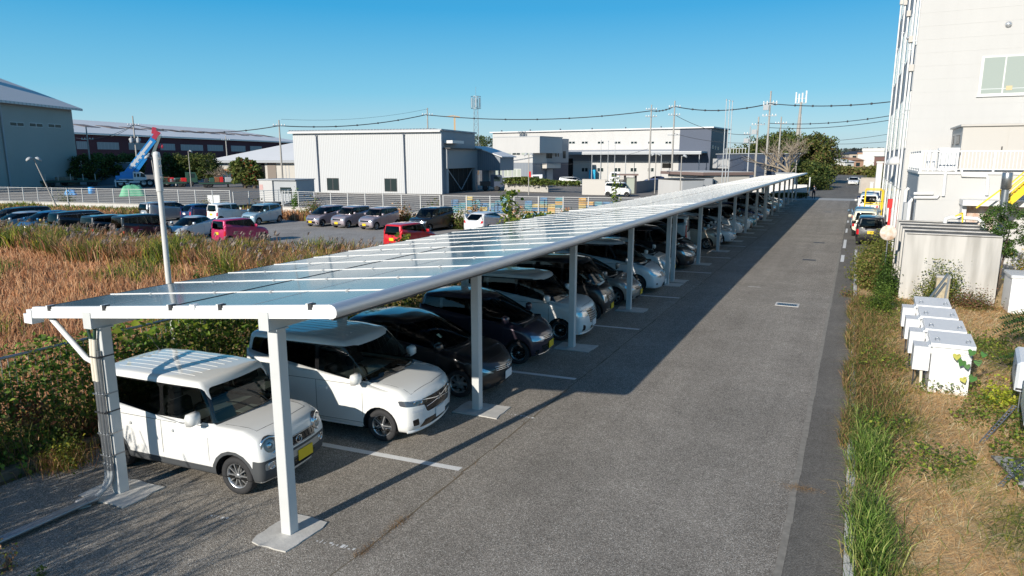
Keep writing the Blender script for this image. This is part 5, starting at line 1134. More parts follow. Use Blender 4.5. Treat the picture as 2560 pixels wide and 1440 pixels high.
# ================================================================ BEYOND THE FIELD: fences, yards, factories, poles
def frame(u, v, D):
    """a spot on the ground seen at column u, D metres off, with axes across and away from the line of sight"""
    d = ray(u, v); h = math.hypot(d.x, d.y)
    if v > 420: q = at(u, v, -.03); D = math.hypot(q.x-CAM.x, q.y-CAM.y)
    p = CAM + d*(D/h); rz = math.atan2(d.y, d.x) - math.pi/2; th = math.atan((u-1280)/FPX)
    return Vector((p.x, p.y, 0)), rz, D*math.cos(th)**2/FPX, D*math.cos(th)/FPX
class Block:
    """rectangular building given by the two ends of its front, as seen from the lane"""
    def __init__(s, name, label, uA, DA, uB, DB, depth, ztop, m, zb=-.1, cat='building', group=None, wall='wall', rot=9):
        c = ad(uB, 396, DB)
        if DA is None:
            r0 = ray(uA, 396); dd = Vector((math.cos(R(rot)), math.sin(R(rot)))); e = Vector((c.x-CAM.x, c.y-CAM.y)); det = r0.x*dd.y - r0.y*dd.x; k = (e.x*dd.y - e.y*dd.x)/det; a = CAM + r0*k
        else: a = ad(uA, 396, DA)
        s.A = Vector((a.x, a.y, 0)); s.B = Vector((c.x, c.y, 0)); d = s.B - s.A; s.len = d.length; s.rz = math.atan2(d.y, d.x); s.dp = depth; s.h = ztop
        s.t = thing(name, label, cat, s.A, s.rz, group); s.d = d.normalized(); s.n = Vector((s.d.y, -s.d.x, 0))
        b = MB(); b.box(0, 0, zb, s.len, depth, ztop, m); s.part(wall, b)
    def part(s, name, mb, parent=None, recalc=True):
        return mb.build(name, None, parent or s.t, recalc)
    def hit(s, u, v, off=0):
        d = ray(u, v); q = s.A - s.n*(-off); k = (q - CAM).dot(s.n)/d.dot(s.n); p = CAM + d*k; return (p - s.A).dot(s.d), p.z
    def side(s, u, v, end=1):
        q = s.B if end else s.A; d = ray(u, v); k = (q - CAM).dot(s.d)/d.dot(s.d); p = CAM + d*k; return (p - q).dot(-s.n), p.z
    def bx(s, name, u0, v0, u1, v1, y0, y1, m, parent=None):
        xa, za = s.hit(u0, v0); xb, zb = s.hit(u1, v1); b = MB(); b.box(min(xa,xb), y0, min(za,zb), max(xa,xb), y1, max(za,zb), m); return s.part(name, b, parent)
    def win(s, u0, v0, u1, v1, mg, mf=None, n=1, name='window'):
        xa, za = s.hit(u0, v0); xb, zb = s.hit(u1, v1); x0, x1, z0, z1 = min(xa,xb), max(xa,xb), min(za,zb), max(za,zb)
        b = MB(); b.box(x0, -.05, z0, x1, -.004, z1, mf or M_wfr); w_ = s.part(name, b); g = MB(); k = (x1-x0)/n
        for i in range(n): g.box(x0+i*k+.07, -.056, z0+.08, x0+(i+1)*k-.07, -.046, z1-.08, mg)
        s.part('pane', g, w_); return w_
    def swin(s, u0, v0, u1, v1, mg, end=1, n=1):
        ya, za = s.side(u0, v0, end); yb, zb = s.side(u1, v1, end); x = s.len if end else 0; e = 1 if end else -1; y0, y1, z0, z1 = min(ya,yb), max(ya,yb), min(za,zb), max(za,zb)
        b = MB(); b.box(*sorted((x+.004*e, x+.05*e))[:1], y0, z0, max(x+.004*e, x+.05*e), y1, z1, M_wfr); w_ = s.part('window', b); g = MB(); k = (y1-y0)/n
        for i in range(n): g.box(min(x+.046*e,x+.056*e), y0+i*k+.07, z0+.08, max(x+.046*e,x+.056*e), y0+(i+1)*k-.07, z1-.08, mg)
        s.part('pane', g, w_); return w_
M_wg = mat('dark_window_glass', (.025,.04,.042), .2, spec=.25); M_wgl = mat('pale_window_glass', (.42,.46,.40), .12, coat=1)
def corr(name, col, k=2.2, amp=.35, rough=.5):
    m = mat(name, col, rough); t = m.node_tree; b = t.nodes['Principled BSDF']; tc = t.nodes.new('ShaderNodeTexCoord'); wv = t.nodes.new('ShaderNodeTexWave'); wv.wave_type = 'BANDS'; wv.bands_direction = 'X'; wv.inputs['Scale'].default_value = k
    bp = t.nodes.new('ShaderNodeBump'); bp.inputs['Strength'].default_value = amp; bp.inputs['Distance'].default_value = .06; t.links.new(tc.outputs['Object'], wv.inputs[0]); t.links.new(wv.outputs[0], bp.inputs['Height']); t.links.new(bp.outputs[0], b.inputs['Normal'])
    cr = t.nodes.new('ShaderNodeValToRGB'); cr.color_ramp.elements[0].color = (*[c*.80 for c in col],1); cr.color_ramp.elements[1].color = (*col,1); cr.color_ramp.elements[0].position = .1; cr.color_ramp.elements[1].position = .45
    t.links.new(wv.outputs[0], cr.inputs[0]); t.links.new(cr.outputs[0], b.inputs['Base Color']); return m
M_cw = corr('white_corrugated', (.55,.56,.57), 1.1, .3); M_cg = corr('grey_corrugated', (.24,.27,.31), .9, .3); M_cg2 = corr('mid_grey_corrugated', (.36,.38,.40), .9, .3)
M_navy = mat('navy_cladding', (.055,.075,.12), .5); M_greyfac = mat('factory_grey', (.42,.42,.38), .8, noise=.12, nscale=.15); M_maroon = mat('maroon_wall', (.105,.028,.038), .8, noise=.2, nscale=.1)
M_roofw = corr('pale_ribbed_roof', (.62,.60,.58), .35, .3); M_roofw2 = mat('white_far_roof', (.72,.72,.72), .6, noise=.06, nscale=.1); M_roofb = mat('brown_roof_edge', (.20,.14,.125), .7); M_cream = mat('cream_wall', (.60,.57,.52), .8, noise=.1, nscale=.4)

# A. big white corrugated warehouse
D0 = 95.5
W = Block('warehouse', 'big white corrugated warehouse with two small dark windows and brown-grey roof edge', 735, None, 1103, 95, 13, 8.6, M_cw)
b = MB(); b.box(-.4,-.35,8.6,W.len+.25,13.3,8.8,M_gwall); b.box(-.5,-.55,8.4,W.len+.1,-.351,8.62,M_wfr); W.part('roof', b)
b = MB()
for k in range(int(W.len/.5)): b.box(-.4+k*.5,-.45,8.801,-.32+k*.5,13.2,8.88,M_gwall)
W.part('roof_rib', b)['kind'] = 'stuff'
for u in (792, 1010):
    x, z = W.hit(u, 340); b = MB(); b.tube([(x,-.3,8.2),(x,-.16,7.9),(x+.05,-.14,0)], .09, 8, mat('blue_grey_pipe',(.10,.13,.18),.5)); W.part('downpipe', b)
W.win(817,445,848,476,M_wg,M_dark,2); W.win(961,446,993,479,M_wg,M_dark,2)
b = MB(); b.box(W.len+.01,-.02,0,W.len+.05,.25,8.3,M_wfr); W.part('corner_trim', b)
# right gable coloured bluish grey for its shade, and lean-to with open bay
b = MB(); b.box(W.len+.002,.26,0,W.len+.04,13,8.58,M_cg); W.part('shaded_gable', b)
ya, za = W.side(1186, 400); 
b = MB(); L0 = W.len
b.box(L0+.06, .9, 3.45, L0+.5, 12.8, 6.15, M_cg2); b.box(L0+.05,.7,6.16,L0+1.1,13.2,6.32,M_dark); b.box(L0+.06,1.0,6.9,L0+1.3,5.2,7.3,M_wfr); b.box(L0+.04,11.7,0,L0+.5,12.8,3.44,M_cg2); b.box(L0+.04,1.2,0,L0+.3,1.8,3.44,M_gwall); W.part('lean_to', b)
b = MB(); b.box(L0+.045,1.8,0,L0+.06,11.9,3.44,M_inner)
for k in range(6): b.box(L0+.061,2.2+k*1.8,0,L0+.12,2.32+k*1.8,3.4,M_dark)
b.beam((L0+.1,2,3.3),(L0+.1,7,.3),.1,.1,M_gwall); b.beam((L0+.1,11.5,3.3),(L0+.1,7,.3),.1,.1,M_gwall); W.part('open_bay', b)
W2 = Block('lean_to_shed', 'grey sloping lean-to shed joined to the right of the white warehouse', 1187, 108, 1250, 106, 5, 5.0, M_cg, 3.0)
b = MB(); b.add([(-.2,-.2,6.6),(W2.len+.4,-.2,5.0),(W2.len+.4,5.2,5.0),(-.2,5.2,6.6),(-.2,-.2,6.75),(W2.len+.4,-.2,5.15),(W2.len+.4,5.2,5.15),(-.2,5.2,6.75)],[(0,3,2,1),(4,5,6,7),(0,1,5,4),(1,2,6,5),(2,3,7,6),(3,0,4,7)],M_roofw2); W2.part('roof', b)
b = MB(); b.add([(0,-.01,5),(W2.len,-.01,5),(0,-.01,6.55),(0,4.9,5),(W2.len,4.9,5),(0,4.9,6.55)],[(0,1,2),(3,5,4),(0,2,5,3)],M_cg); W2.part('gable', b)
for x in (.1, W2.len-.2): b = MB(); b.box(x,0,-.05,x+.15,.15,3.0,M_navy); W2.part('post', b)
b = MB(); b.box(-.05,2.5,-.05,1.2,4.9,3.0,M_cg2); W2.part('inner_wall', b)
# B. office, white over dark grey
Wb = Block('office_building', 'two-storey office, white above and dark grey below, with entrance canopy', 1236, 141, 1332, 136, 9, 4.0, M_cg)
x_, z_ = Wb.hit(1332, 406); b = MB(); b.box(-.05,-.05,4.0,Wb.len+.02,9,5.9,M_wwall); Wb.part('middle_wall', b); b = MB(); b.box(-.05,-.07,5.9,Wb.len+1.6,9,9.0,M_wwall); b.box(-.1,-.12,9.0,Wb.len+1.7,9.1,9.15,M_gwall); Wb.part('upper_wall', b)
for (u0,u1) in ((1236,1256),(1260,1280),(1282,1303)): Wb.win(u0,422,u1,442,M_wgl,None,2)
for (u0,u1) in ((1258,1278),(1281,1301),(1304,1324)): Wb.win(u0,378,u1,388,M_wg if u0 == 1281 else M_wgl,None,2)
Wc = Block('office_wing', 'grey-white flat fronted wing of the office with doorway and red bins', 1351, 139, 1421, 147, 8, 4.0, M_navy)
b = MB(); b.box(0,-.03,4.0,Wc.len,8,8.9,M_cg2); Wc.part('upper_wall', b)
for (u0,v0,u1,v1,n) in ((1361,376,1380,396,3),(1388,381,1391,392,1),(1394,381,1397,392,1),(1407,378,1414,396,1)): Wc.win(u0,v0,u1,v1,M_wg,M_dark,n)
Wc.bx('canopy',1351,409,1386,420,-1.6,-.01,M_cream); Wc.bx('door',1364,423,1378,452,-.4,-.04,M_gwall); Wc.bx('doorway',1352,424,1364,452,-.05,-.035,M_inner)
b = MB(); b.box(-3.4,-.2,-.05,-2.6,.2,2.3,M_red); b.box(-3.1,-.21,1.0,-2.9,.21,1.6,M_white); Wc.part('vending_machine', b)
# C. long white works with canopy, navy right end
Wd = Block('long_works', 'long white works building with upper window row, dark canopy band and navy end', 1232, None, 1775, 146, 13, 10.9, M_wwall, rot=-5)
xn, _ = Wd.hit(1697, 400); b = MB(); b.box(xn,-.06,-.05,Wd.len+.03,13.03,10.85,M_navy); Wd.part('navy_cladding', b)
b = MB(); b.box(-.5,-.6,10.9,Wd.len+.6,13.4,11.15,M_roofw2); Wd.part('roof', b)
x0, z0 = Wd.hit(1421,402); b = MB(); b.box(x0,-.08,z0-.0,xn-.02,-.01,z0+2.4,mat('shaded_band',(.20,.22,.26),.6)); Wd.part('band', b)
xa, za = Wd.hit(1421,383); b = MB(); b.box(xa-1,-4.2,za-.1,Wd.len-.6,-.09,za+.25,M_roofw2); b.box(xa-1,-4.25,za-.35,Wd.len-.6,-4.21,za+.15,M_gwall); Wd.part('canopy', b)
for k in range(5): x = xa + (Wd.len-1-xa)*k/4; b = MB(); b.box(x-.06,-4.1,-.05,x+.06,-3.98,za-.1,M_gwall); Wd.part('canopy_post', b)
for u in (1430,1462,1502,1544,1585,1628,1671): Wd.win(u-8,353,u+8,360,M_wg,None,2)
Wd.win(1707,343,1728,355,M_wg,None,2)
for u in (1462,1501,1544,1584,1627): Wd.win(u-8,419,u+8,430,M_wg,None,2)
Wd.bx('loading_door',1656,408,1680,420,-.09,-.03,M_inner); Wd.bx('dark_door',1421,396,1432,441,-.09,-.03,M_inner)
for (u0,v0,u1,v1) in ((1780,363,1783,372),(1787,365,1789,374),(1793,367,1796,375)): Wd.swin(u0,v0,u1,v1,M_wg)
for k in range(6): b = MB(); x = Wd.len*(.05+k*.15); b.box(x,-.5,11.15,x+.05,.2,11.5,M_gwall); Wd.part('snow_guard', b)
# D. low brown roofed hut and white sheds, navy sheds behind
We = Block('brown_roofed_hut', 'low pale hut with broad brown flat roof edge', 1672, 104, 1768, 96, 7, 2.6, M_cream)
b = MB(); b.box(-1.0,-.7,2.6,We.len+.3,7.5,3.0,M_roofb); b.box(-.9,-.6,3.0,We.len+.2,7.4,3.05,M_conc_l); We.part('roof', b)
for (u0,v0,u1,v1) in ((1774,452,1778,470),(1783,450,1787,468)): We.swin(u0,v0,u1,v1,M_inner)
b = MB(); b.box(We.len+.0,-.05,1.7,We.len+.07,.9,1.95,M_blue); We.part('blue_strip', b)
for k,(u0,D1,u1,D2,dp,h,lab) in enumerate(((1648,95,1708,90,3.2,2.1,'white prefabricated shed, nearer one before the brown roofed hut'),(1712,96,1735,94,3.0,2.3,'white prefabricated shed with dark side, farther one before the hut'))):
    s_ = Block('shed', lab, u0, D1, u1, D2, dp, h, M_wwall, cat='shed', group='white prefabricated sheds'); b = MB(); b.box(-.1,-.1,h,s_.len+.1,dp+.1,h+.12,M_dark); s_.part('roof', b); b = MB(); b.box(s_.len+.003,.05,.05,s_.len+.03,dp-.05,h-.05,M_gwall); s_.part('side_cladding', b)
s_ = Block('navy_shed', 'navy and white sheds with roof railing behind the flagpoles', 1792, 140, 1862, 128, 10, 5.6, M_navy, cat='shed'); b = MB(); b.box(-.2,-.2,5.6,s_.len+.2,10.2,5.75,M_gwall); s_.part('roof', b)
b = MB(); b.box(.1,-.8,3.0,s_.len*.5,-.01,4.8,M_wwall); s_.part('white_bay', b)
b = MB(); b.beam((s_.len*.3,0,6.6),(s_.len,0,6.6),.08,.08,M_white)
for k in range(8): x = s_.len*(.3+.1*k); b.box(x,-.03,5.75,x+.06,.03,6.6,M_white)
s_.part('roof_railing', b)
# E. far left: grey factory, maroon works, white hall, small hut, blue sheds
Wf = Block('grey_factory', 'tall grey factory with pale ribbed roof and ridge ventilator, at the left edge', -330, 120, 193, 152, 34, 13.7, M_greyfac)
b = MB(); L1 = Wf.len; b.add([(-2,-1.2,13.5),(L1+1.4,-1.2,13.5),(L1+1.4,17,20.3),(-2,17,20.3),(L1+1.4,35.2,13.5),(-2,35.2,13.5),(-2,-1.2,13.9),(L1+1.4,-1.2,13.9),(L1+1.4,17,20.7),(-2,17,20.7),(L1+1.4,35.2,13.9),(-2,35.2,13.9)],[(0,3,2,1),(3,5,4,2),(6,7,8,9),(9,8,10,11),(0,1,7,6),(1,2,8,7),(2,4,10,8),(5,11,10,4)],M_roofw); Wf.part('roof', b)
b = MB(); b.add([(L1+.0,0,13.7),(L1+.0,34,13.7),(L1,17,20.2)],[(0,1,2)],M_greyfac); Wf.part('gable', b)
for (u0,u1) in ((23,60),(72,107),(119,153)): Wf.win(u0,304+ (u0-23)*.05,u1,317+(u0-23)*.04,M_wg,None,2)
x_, z_ = Wf.hit(16, 250); b = MB(); M = Matrix.Translation((x_+1.5,17,20)); b.lathe([(1.6,0),(1.5,1.2),(1.2,1.8),(1.2,2.6),(2.0,3.0),(2.1,3.8),(1.4,4.4),(.001,4.5)], 14, M_gwall, M); Wf.part('ventilator', b, recalc=False)
x_, z_ = Wf.hit(12,380); b = MB(); b.tube([(x_,-.2,0),(x_,-.2,13.4)], .15, 6, M_gwall); Wf.part('downpipe', b)
Wg = Block('maroon_works', 'very long maroon works building with pale sawtooth-lit roof', 150, 225, 760, 330, 50, 11.6, M_maroon)
b = MB(); L2 = Wg.len; b.add([(-2,-1,11.6),(L2+1,-1,11.6),(L2+1,36,17.5),(-2,36,17.5),(-2,-1,12),(L2+1,-1,12),(L2+1,36,17.9),(-2,36,17.9)],[(0,3,2,1),(4,5,6,7),(0,1,5,4),(1,2,6,5),(2,3,7,6),(3,0,4,7)],M_roofw2); Wg.part('roof', b)
M_sky = mat('weathered_rooflight',(.20,.16,.15),.7)
for k in range(13):
    x = 4 + k*L2/13; b = MB(); b.add([(x,14,14.45),(x+6,14,14.45),(x+6,20,15.42),(x,20,15.42),(x,14,14.55),(x+6,14,14.55),(x+6,20,15.52),(x,20,15.52)],[(0,3,2,1),(4,5,6,7),(0,1,5,4),(1,2,6,5),(2,3,7,6),(3,0,4,7)],M_sky); Wg.part('rooflight', b)
for (u0,u1,v0,v1) in ((190,222,353,373),(242,298,355,374),(321,372,357,375),(400,438,359,376),(451,508,361,377),(518,558,362,378),(577,614,364,379),(625,655,365,380)):
    f = Wg.win(u0,v0,u1,v1,mat('grey_glazing',(.27,.29,.31),.3),M_gwall,6)
Wg.bx('lower_band',190,398,205,415,-.05,-.004,M_gwall)
Wh = Block('white_hall', 'low white hall with shallow hipped roof and open doors behind the trees', 530, 170, 760, 160, 26, 4.3, M_cream)
b = MB(); L3 = Wh.len; e = 1.2; b.add([(-e,-e,4.4),(L3+e,-e,4.4),(L3+e,27,4.4),(-e,27,4.4),(L3*.70,13,8.9),(L3*1.0,13,8.9)],[(0,1,5,4),(1,2,5),(2,3,4,5),(3,0,4),(3,2,1,0)],M_roofw2); b.box(-e-.05,-e-.08,3.9,L3+e+.05,-e-.0,4.38,M_gwall); Wh.part('roof', b)
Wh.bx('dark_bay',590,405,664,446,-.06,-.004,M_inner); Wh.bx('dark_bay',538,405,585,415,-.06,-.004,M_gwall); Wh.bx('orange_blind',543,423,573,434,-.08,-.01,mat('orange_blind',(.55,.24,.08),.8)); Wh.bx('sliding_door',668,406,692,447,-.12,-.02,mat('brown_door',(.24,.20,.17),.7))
for u in (714,722): Wh.bx('wall_joint',u,405,u+1,447,-.03,-.004,M_gwall)
s_ = Block('store_hut', 'small white and grey hut behind the low mesh fence left of the warehouse', 643, 84, 676, 83, 4, 2.4, M_wwall, cat='hut'); b = MB(); b.box(-.1,-.1,2.4,s_.len+3.1,4.1,2.5,M_gwall); s_.part('roof', b)
b = MB(); b.box(s_.len+.01,.2,-.05,s_.len+3.0,4,2.4,M_gwall); s_.part('grey_wing', b); b = MB(); b.box(s_.len+.9,.17,.9,s_.len+2.3,.2,1.6,M_wg); s_.part('window', b); b = MB(); b.box(.05,-.02,1.3,.5,-.001,1.9,mat('faded_red_sign',(.55,.35,.33),.7)); s_.part('sign', b)
s_ = Block('blue_shed', 'long blue-grey shed behind the green covered load', 232, 150, 335, 150, 6, 4.0, mat('blue_grey_wall',(.11,.16,.22),.6), cat='shed'); b = MB(); b.box(-.2,-.2,4,s_.len+.2,6.2,4.15,M_gwall); s_.part('roof', b)

# ---- slatted fences on concrete walls
M_slat = mat('fence_paint', (.58,.58,.57), .5)
def slat_fence(name, label, pts, zb=.42, zt_=1.9, zw=-.5, bay=2.0, slats=10, wallm=None, base=True, panelm=None):
    t = thing(name, label, 'fence', (pts[0][0], pts[0][1], zw)); m = M_slat
    for (a, c) in zip(pts, pts[1:]):
        a = Vector((*a,0)); c = Vector((*c,0)); n = max(1, round((c-a).length/bay))
        if base: b = MB(); b.beam(a+Vector((0,0,(zb+zw)/2)), c+Vector((0,0,(zb+zw)/2)), .22, zb-zw, wallm or M_conc_l); attach(b, 'base_wall', t); b = MB(); b.beam(a+Vector((0,0,zb+.03)), c+Vector((0,0,zb+.03)), .28, .06, M_conc); attach(b, 'coping', t)
        d = (c-a)/n
        for k in range(n):
            p, q = a+d*k, a+d*(k+1); b = MB()
            for i in range(slats): z = zb+.12+(zt_-zb-.14)*i/(slats-1); b.beam(p+Vector((0,0,z)), q+Vector((0,0,z)), .015, .04 if i == slats-1 else .017, m)
            attach(b, 'slat_panel', t)
        for k in range(n+1): p = a+d*k; b = MB(); b.box(p.x-.035,p.y-.035,zb,p.x+.035,p.y+.035,zt_+.03,m); attach(b, 'post', t)
    return t
g_ = lambda u, v, z=1.95: tuple(at(u, v, z)[:2])
slat_fence('slatted_fence', 'white slatted fence on a pale wall before the trailer yard, left part', [g_(-150,464), g_(574,475)], slats=9)
slat_fence('mesh_fence', 'low white mesh fence by the small hut, over a dark wall', [(g_(574,475)[0]+.3, g_(574,475)[1]+.1), (-45.5,46.5), g_(703,474)], zb=.5, zt_=1.75, slats=6, wallm=mat('dark_wall',(.08,.075,.07),.9))
slat_fence('slatted_fence', 'white slatted fence on a pale wall before the big white warehouse', [g_(706,476), g_(1100,487)], slats=9)
slat_fence('slatted_fence', 'white slatted fence before the coloured crate stacks, right part', [(g_(1100,487)[0]+.3, g_(1100,487)[1]), g_(1600,493)], slats=9)
# crates stacked behind the right fence
cc = [(.06,.20,.38),(.62,.36,.10),(.52,.50,.46),(.10,.30,.36),(.58,.46,.18)]
A_ = Vector((*g_(1120,487),0)); B_ = Vector((*g_(1600,493),0)); dv = (B_-A_).normalized(); nv = Vector((-dv.y,dv.x,0)); M_cr = [mat('crate_%s'%n, c, .6) for n,c in zip(('blue','orange','grey','teal','yellow'), cc)]
ln = (B_-A_).length; n = int(ln/.62); ci = ['blue','orange','grey','teal','yellow']
protos = {}
def crate(mi):
    b = MB(); b.box(-.5,-.35,0,.5,.35,.04,M_cr[mi]); 
    for z in (.04,.16,.26): b.box(-.5,-.36,z,.5,-.33,z+.06,M_cr[mi]); b.box(-.5,.33,z,.5,.36,z+.06,M_cr[mi]); b.box(-.5,-.33,z,-.47,.33,z+.06,M_cr[mi]); b.box(.47,-.33,z,.5,.33,z+.06,M_cr[mi])
    for x in (-.5,-.02,.46): b.box(x,-.362,0,x+.04,-.334,.32,M_cr[mi])
    o = b.build('crate'); return o
for k in range(n):
    if rng.random() < .12: continue
    p = A_ + dv*(k+.5)*.62 + nv*random.uniform(.85,1.0); zc = .45
    seq = rng.choice([0,3,1,4,2], 5, p=([.35,.35,.1,.1,.1] if k < n*.3 or k > n*.75 else [.15,.2,.35,.2,.1]))
    for j, mi in enumerate(seq[:rng.integers(3,6)]):
        mi = int(mi); 
        if mi not in protos: o = protos[mi] = crate(mi)
        else: o = protos[mi].copy(); COL.objects.link(o)
        o.scale = (.56,.56,.8); o.location = (p.x, p.y, zc + j*.265); o.rotation_euler = (0,0,math.atan2(dv.y,dv.x)+random.uniform(-.05,.05)); tag(o, '%s plastic crate stacked behind the right slatted fence' % ci[mi], 'crate', '%s crates stacked behind the fence' % ci[mi])
b = MB(); b.beam(A_+nv*.9+Vector((0,0,.2)), B_+nv*.9+Vector((0,0,.2)), 1.2, .5, M_conc); tag(b.build('loading_apron'), kind='structure')

# ---- utility poles and lines
M_pole = mat('pole_concrete', (.42,.40,.37), .85, noise=.15, nscale=3); POL = {}
def pole(key, u, v0, D, label, arms=(.5,), tr=False, m=None, r=.17, vb=None, box=False):
    z = zat(u, v0, D); g, rz, sx, sz = frame(u, 396, D); t = thing('utility_pole', label, 'utility pole', g, rz, 'utility poles')
    b = MB(); b.tube([(0,0,-.1),(0,0,z*.5),(0,0,z)], [r,r*.85,r*.6], 10, m or M_pole); b.build('pole', None, t)
    for a in arms:
        b = MB(); b.box(-.95,-.2,z-a-.05,.95,-.1,z-a+.05,M_galv)
        for x in (-.85,-.4,.4,.85): b.lathe([(.07,0),(.09,.06),(.05,.12),(.07,.2),(.001,.24)], 8, M_white, Matrix.Translation((x,-.15,z-a+.05)))
        b.build('crossarm', None, t)
    if tr:
        for x in (-.55,.5): b = MB(); b.lathe([(.001,0),(.28,0),(.3,.1),(.3,.75),(.22,.85),(.001,.9)], 12, M_gwall, Matrix.Translation((x,-.35,z*.62))); b.lathe([(.05,.9),(.07,1.0),(.04,1.1),(.001,1.15)], 6, M_white, Matrix.Translation((x,-.35,z*.62))); b.build('transformer', None, t)
        b = MB(); b.box(-.9,-.3,z*.62-.12,.9,-.05,z*.62-.02,M_galv); b.build('bracket', None, t)
    if box: b = MB(); b.bbox(-.9,-.45,z-2.6,-.15,-.1,z-1.9,.03,M_gwall); b.build('switch_box', None, t)
    POL[key] = (Vector((g.x,g.y,0)), z); return t
pole('a',342,290,140,'wooden coloured pole with transformers behind the crane boom',(1.6,4.2),True)
pole('b',224,318,150,'thin utility pole beside the grey factory corner',(2.2,))
pole('c',568,340,185,'far utility pole before the maroon works roof',(1.0,))
pole('d',703,300,118,'utility pole just left of the white warehouse',(.9,))
pole('e',1071,270,125,'utility pole top rising behind the white warehouse roof',(1.2,))
pole('f',1624,262,122,'utility pole left of the pair by the navy building end',(.8,2.0))
pole('g',1681,252,118,'utility pole right of the pair by the navy building end',(1.0,2.3,5.5))
pole('h',1871,316,118,'short dark steel pole with switch gear right of the flagpoles',(1.2,2.6),False,M_gwall,.13,box=True)
pole('i',1890,292,112,'utility pole carrying a side box between dark pole and tallest pole',(1.2,),box=True)
pole('j',1916,228,105,'tallest utility pole with insulator cluster and switch box',(1.6,1.9,3.4),box=True)
pole('k',1946,292,128,'utility pole standing against the dark tree clump',(1.1,))
pole('l',2115,398,330,'far tiny utility pole among the houses',(1.0,),r=.2)
LN = [0]
def wire(label, pts, sag, r=.04, n=14, spac=False):
    b = MB(); P = []
    for a, c in zip(pts, pts[1:]):
        for k in range(n): f = k/n; p = a.lerp(c, f); p.z -= sag*4*f*(1-f); P.append(p)
    P.append(pts[-1]); b.tube(P, r, 5, M_wire)
    o = b.build('power_line'); tag(o, label, 'power line', 'overhead lines')
    if spac:
        q = MB()
        for k in range(3, len(P)-2, 2): q.tube([P[k]-Vector((0,0,.13)), P[k]+Vector((0,0,.13))], r*1.9, 6, M_wire)
        q.build('spacer', None, o)
    return o
top = lambda k, dz: POL[k][0] + Vector((0,0,POL[k][1]-dz))
wire('thick bundled cable from the crane pole to the pole left of the warehouse', [top('a',1.5),top('d',.9)], 1.2, .075, spac=True)
wire('thick bundled cable sagging above the white warehouse roof', [top('d',.9),top('e',1.1)], .9, .075, spac=True)
wire('thick bundled cable from the warehouse to the navy building poles', [top('e',1.2),top('f',1.0)], 1.1, .075, spac=True)
wire('short cable span between the two poles by the navy building', [top('f',1.0),top('g',.9)], .3, .075, spac=True)
wire('cable span from the navy building poles to the tallest pole', [top('g',.9),top('j',1.7)], .8, .075, spac=True)
wire('thin cable drooping from the navy poles down to the dark steel pole', [top('g',2.2),top('h',1.3)], .9, .04)
wire('lower cable between the navy building poles and the steel pole', [top('g',5.2),top('h',2.6)], .5, .035)
wire('thin cable between grey factory pole and crane pole', [top('b',2.2),top('a',1.6)], .8, .04)
wire('thin cable leaving left of the crane pole behind the grey factory', [ad(190,345,190),top('a',1.6)], 1.0, .04)
wire('upper bundled cable from the tallest pole into the tall white building', [top('j',1.7), ad(2262,250,95)], .5, .06, spac=True)
wire('middle bundled cable from the tallest pole toward the right', [top('j',4.4), ad(2250,285,95)], .5, .045, spac=True)
wire('lower cable from the tallest pole toward the right', [top('j',5.0), ad(2250,296,95)], .5, .04)
wire('thin far cable crossing the sky above the houses', [ad(1900,350,160), ad(2250,330,150)], 1.0, .04)
wire('thin far cable low above the houses', [ad(1960,352,200), ad(2240,352,190)], .8, .05)
wire('hair-thin cable high over the warehouse', [ad(703,298,118), ad(1071,272,125)], .8, .02)
wire('thin service cable from the office to the works', [ad(1330,410,120), ad(1620,372,122)], 1.0, .025)
# flagpoles, telecom masts, lamps
for (us, v0, v1, D, r, labs) in (((1808,1816,1823),250,455,86,.07,('tallest silver flagpole, left of three in front','silver flagpole, middle of three in front','silver flagpole, right of three in front')),((1502,1520,1537),352,465,100,.05,('slim far flagpole, left of three by the works','slim far flagpole, middle of three by the works','slim far flagpole, right of three by the works'))):
    for k, u in enumerate(us):
        z = zat(u, v0 + k*2, D); g, rz, sx, sz = frame(u, 396, D); t = thing('flagpole', labs[k], 'flagpole', g, rz, 'flagpoles'); b = MB(); b.tube([(0,0,0),(0,0,z)], [r,r*.6], 10, M_alu); b.build('pole',None,t); b = MB(); b.lathe([(.001,.12),(.09,.06),(.1,.0),(.05,-.04)], 10, M_alu, Matrix.Translation((0,0,z))); b.build('finial',None,t)
g, rz, sx, sz = frame(1191, 396, 150); t = thing('telecom_tower', 'grey lattice telecom tower with antenna cage behind the warehouse', 'telecom tower', g, rz); z = zat(1191, 240, 150)
b = MB()
for sx_ in (-1,1):
    for sy in (-1,1): b.tube([(sx_*.7,sy*.7,0),(sx_*.35,sy*.35,z)], .07, 6, M_galv)
b.build('leg',None,t); b = MB(); k = 0; zz = 6
while zz < z-1:
    w0 = .7-.35*zz/z; w1 = .7-.35*(zz+1.2)/z
    for s1 in (-1,1): b.beam((-w0*s1,-w0,zz),(w1*s1,-w1,zz+1.2),.05,.05,M_galv); b.beam((w0,-w0*s1,zz),(w1,w1*s1,zz+1.2),.05,.05,M_galv); b.beam((-w0,w0*s1,zz),(-w1,-w1*s1,zz+1.2),.05,.05,M_galv)
    b.box(-w0,-w0-.02,zz,w0,-w0+.03,zz+.05,M_galv); zz += 1.2
b.build('lattice',None,t); b = MB(); 
for zc in (z-2.6, z-.1):
    for a in range(12): A1, A2 = a*math.pi/6, (a+1)*math.pi/6; b.beam((1.05*math.cos(A1),1.05*math.sin(A1),zc),(1.05*math.cos(A2),1.05*math.sin(A2),zc),.07,.07,M_galv)
for a in range(6): A1 = a*math.pi/3; b.beam((1.05*math.cos(A1),1.05*math.sin(A1),z-2.6),(1.05*math.cos(A1),1.05*math.sin(A1),z-.1),.06,.06,M_galv)
b.build('antenna_cage',None,t)
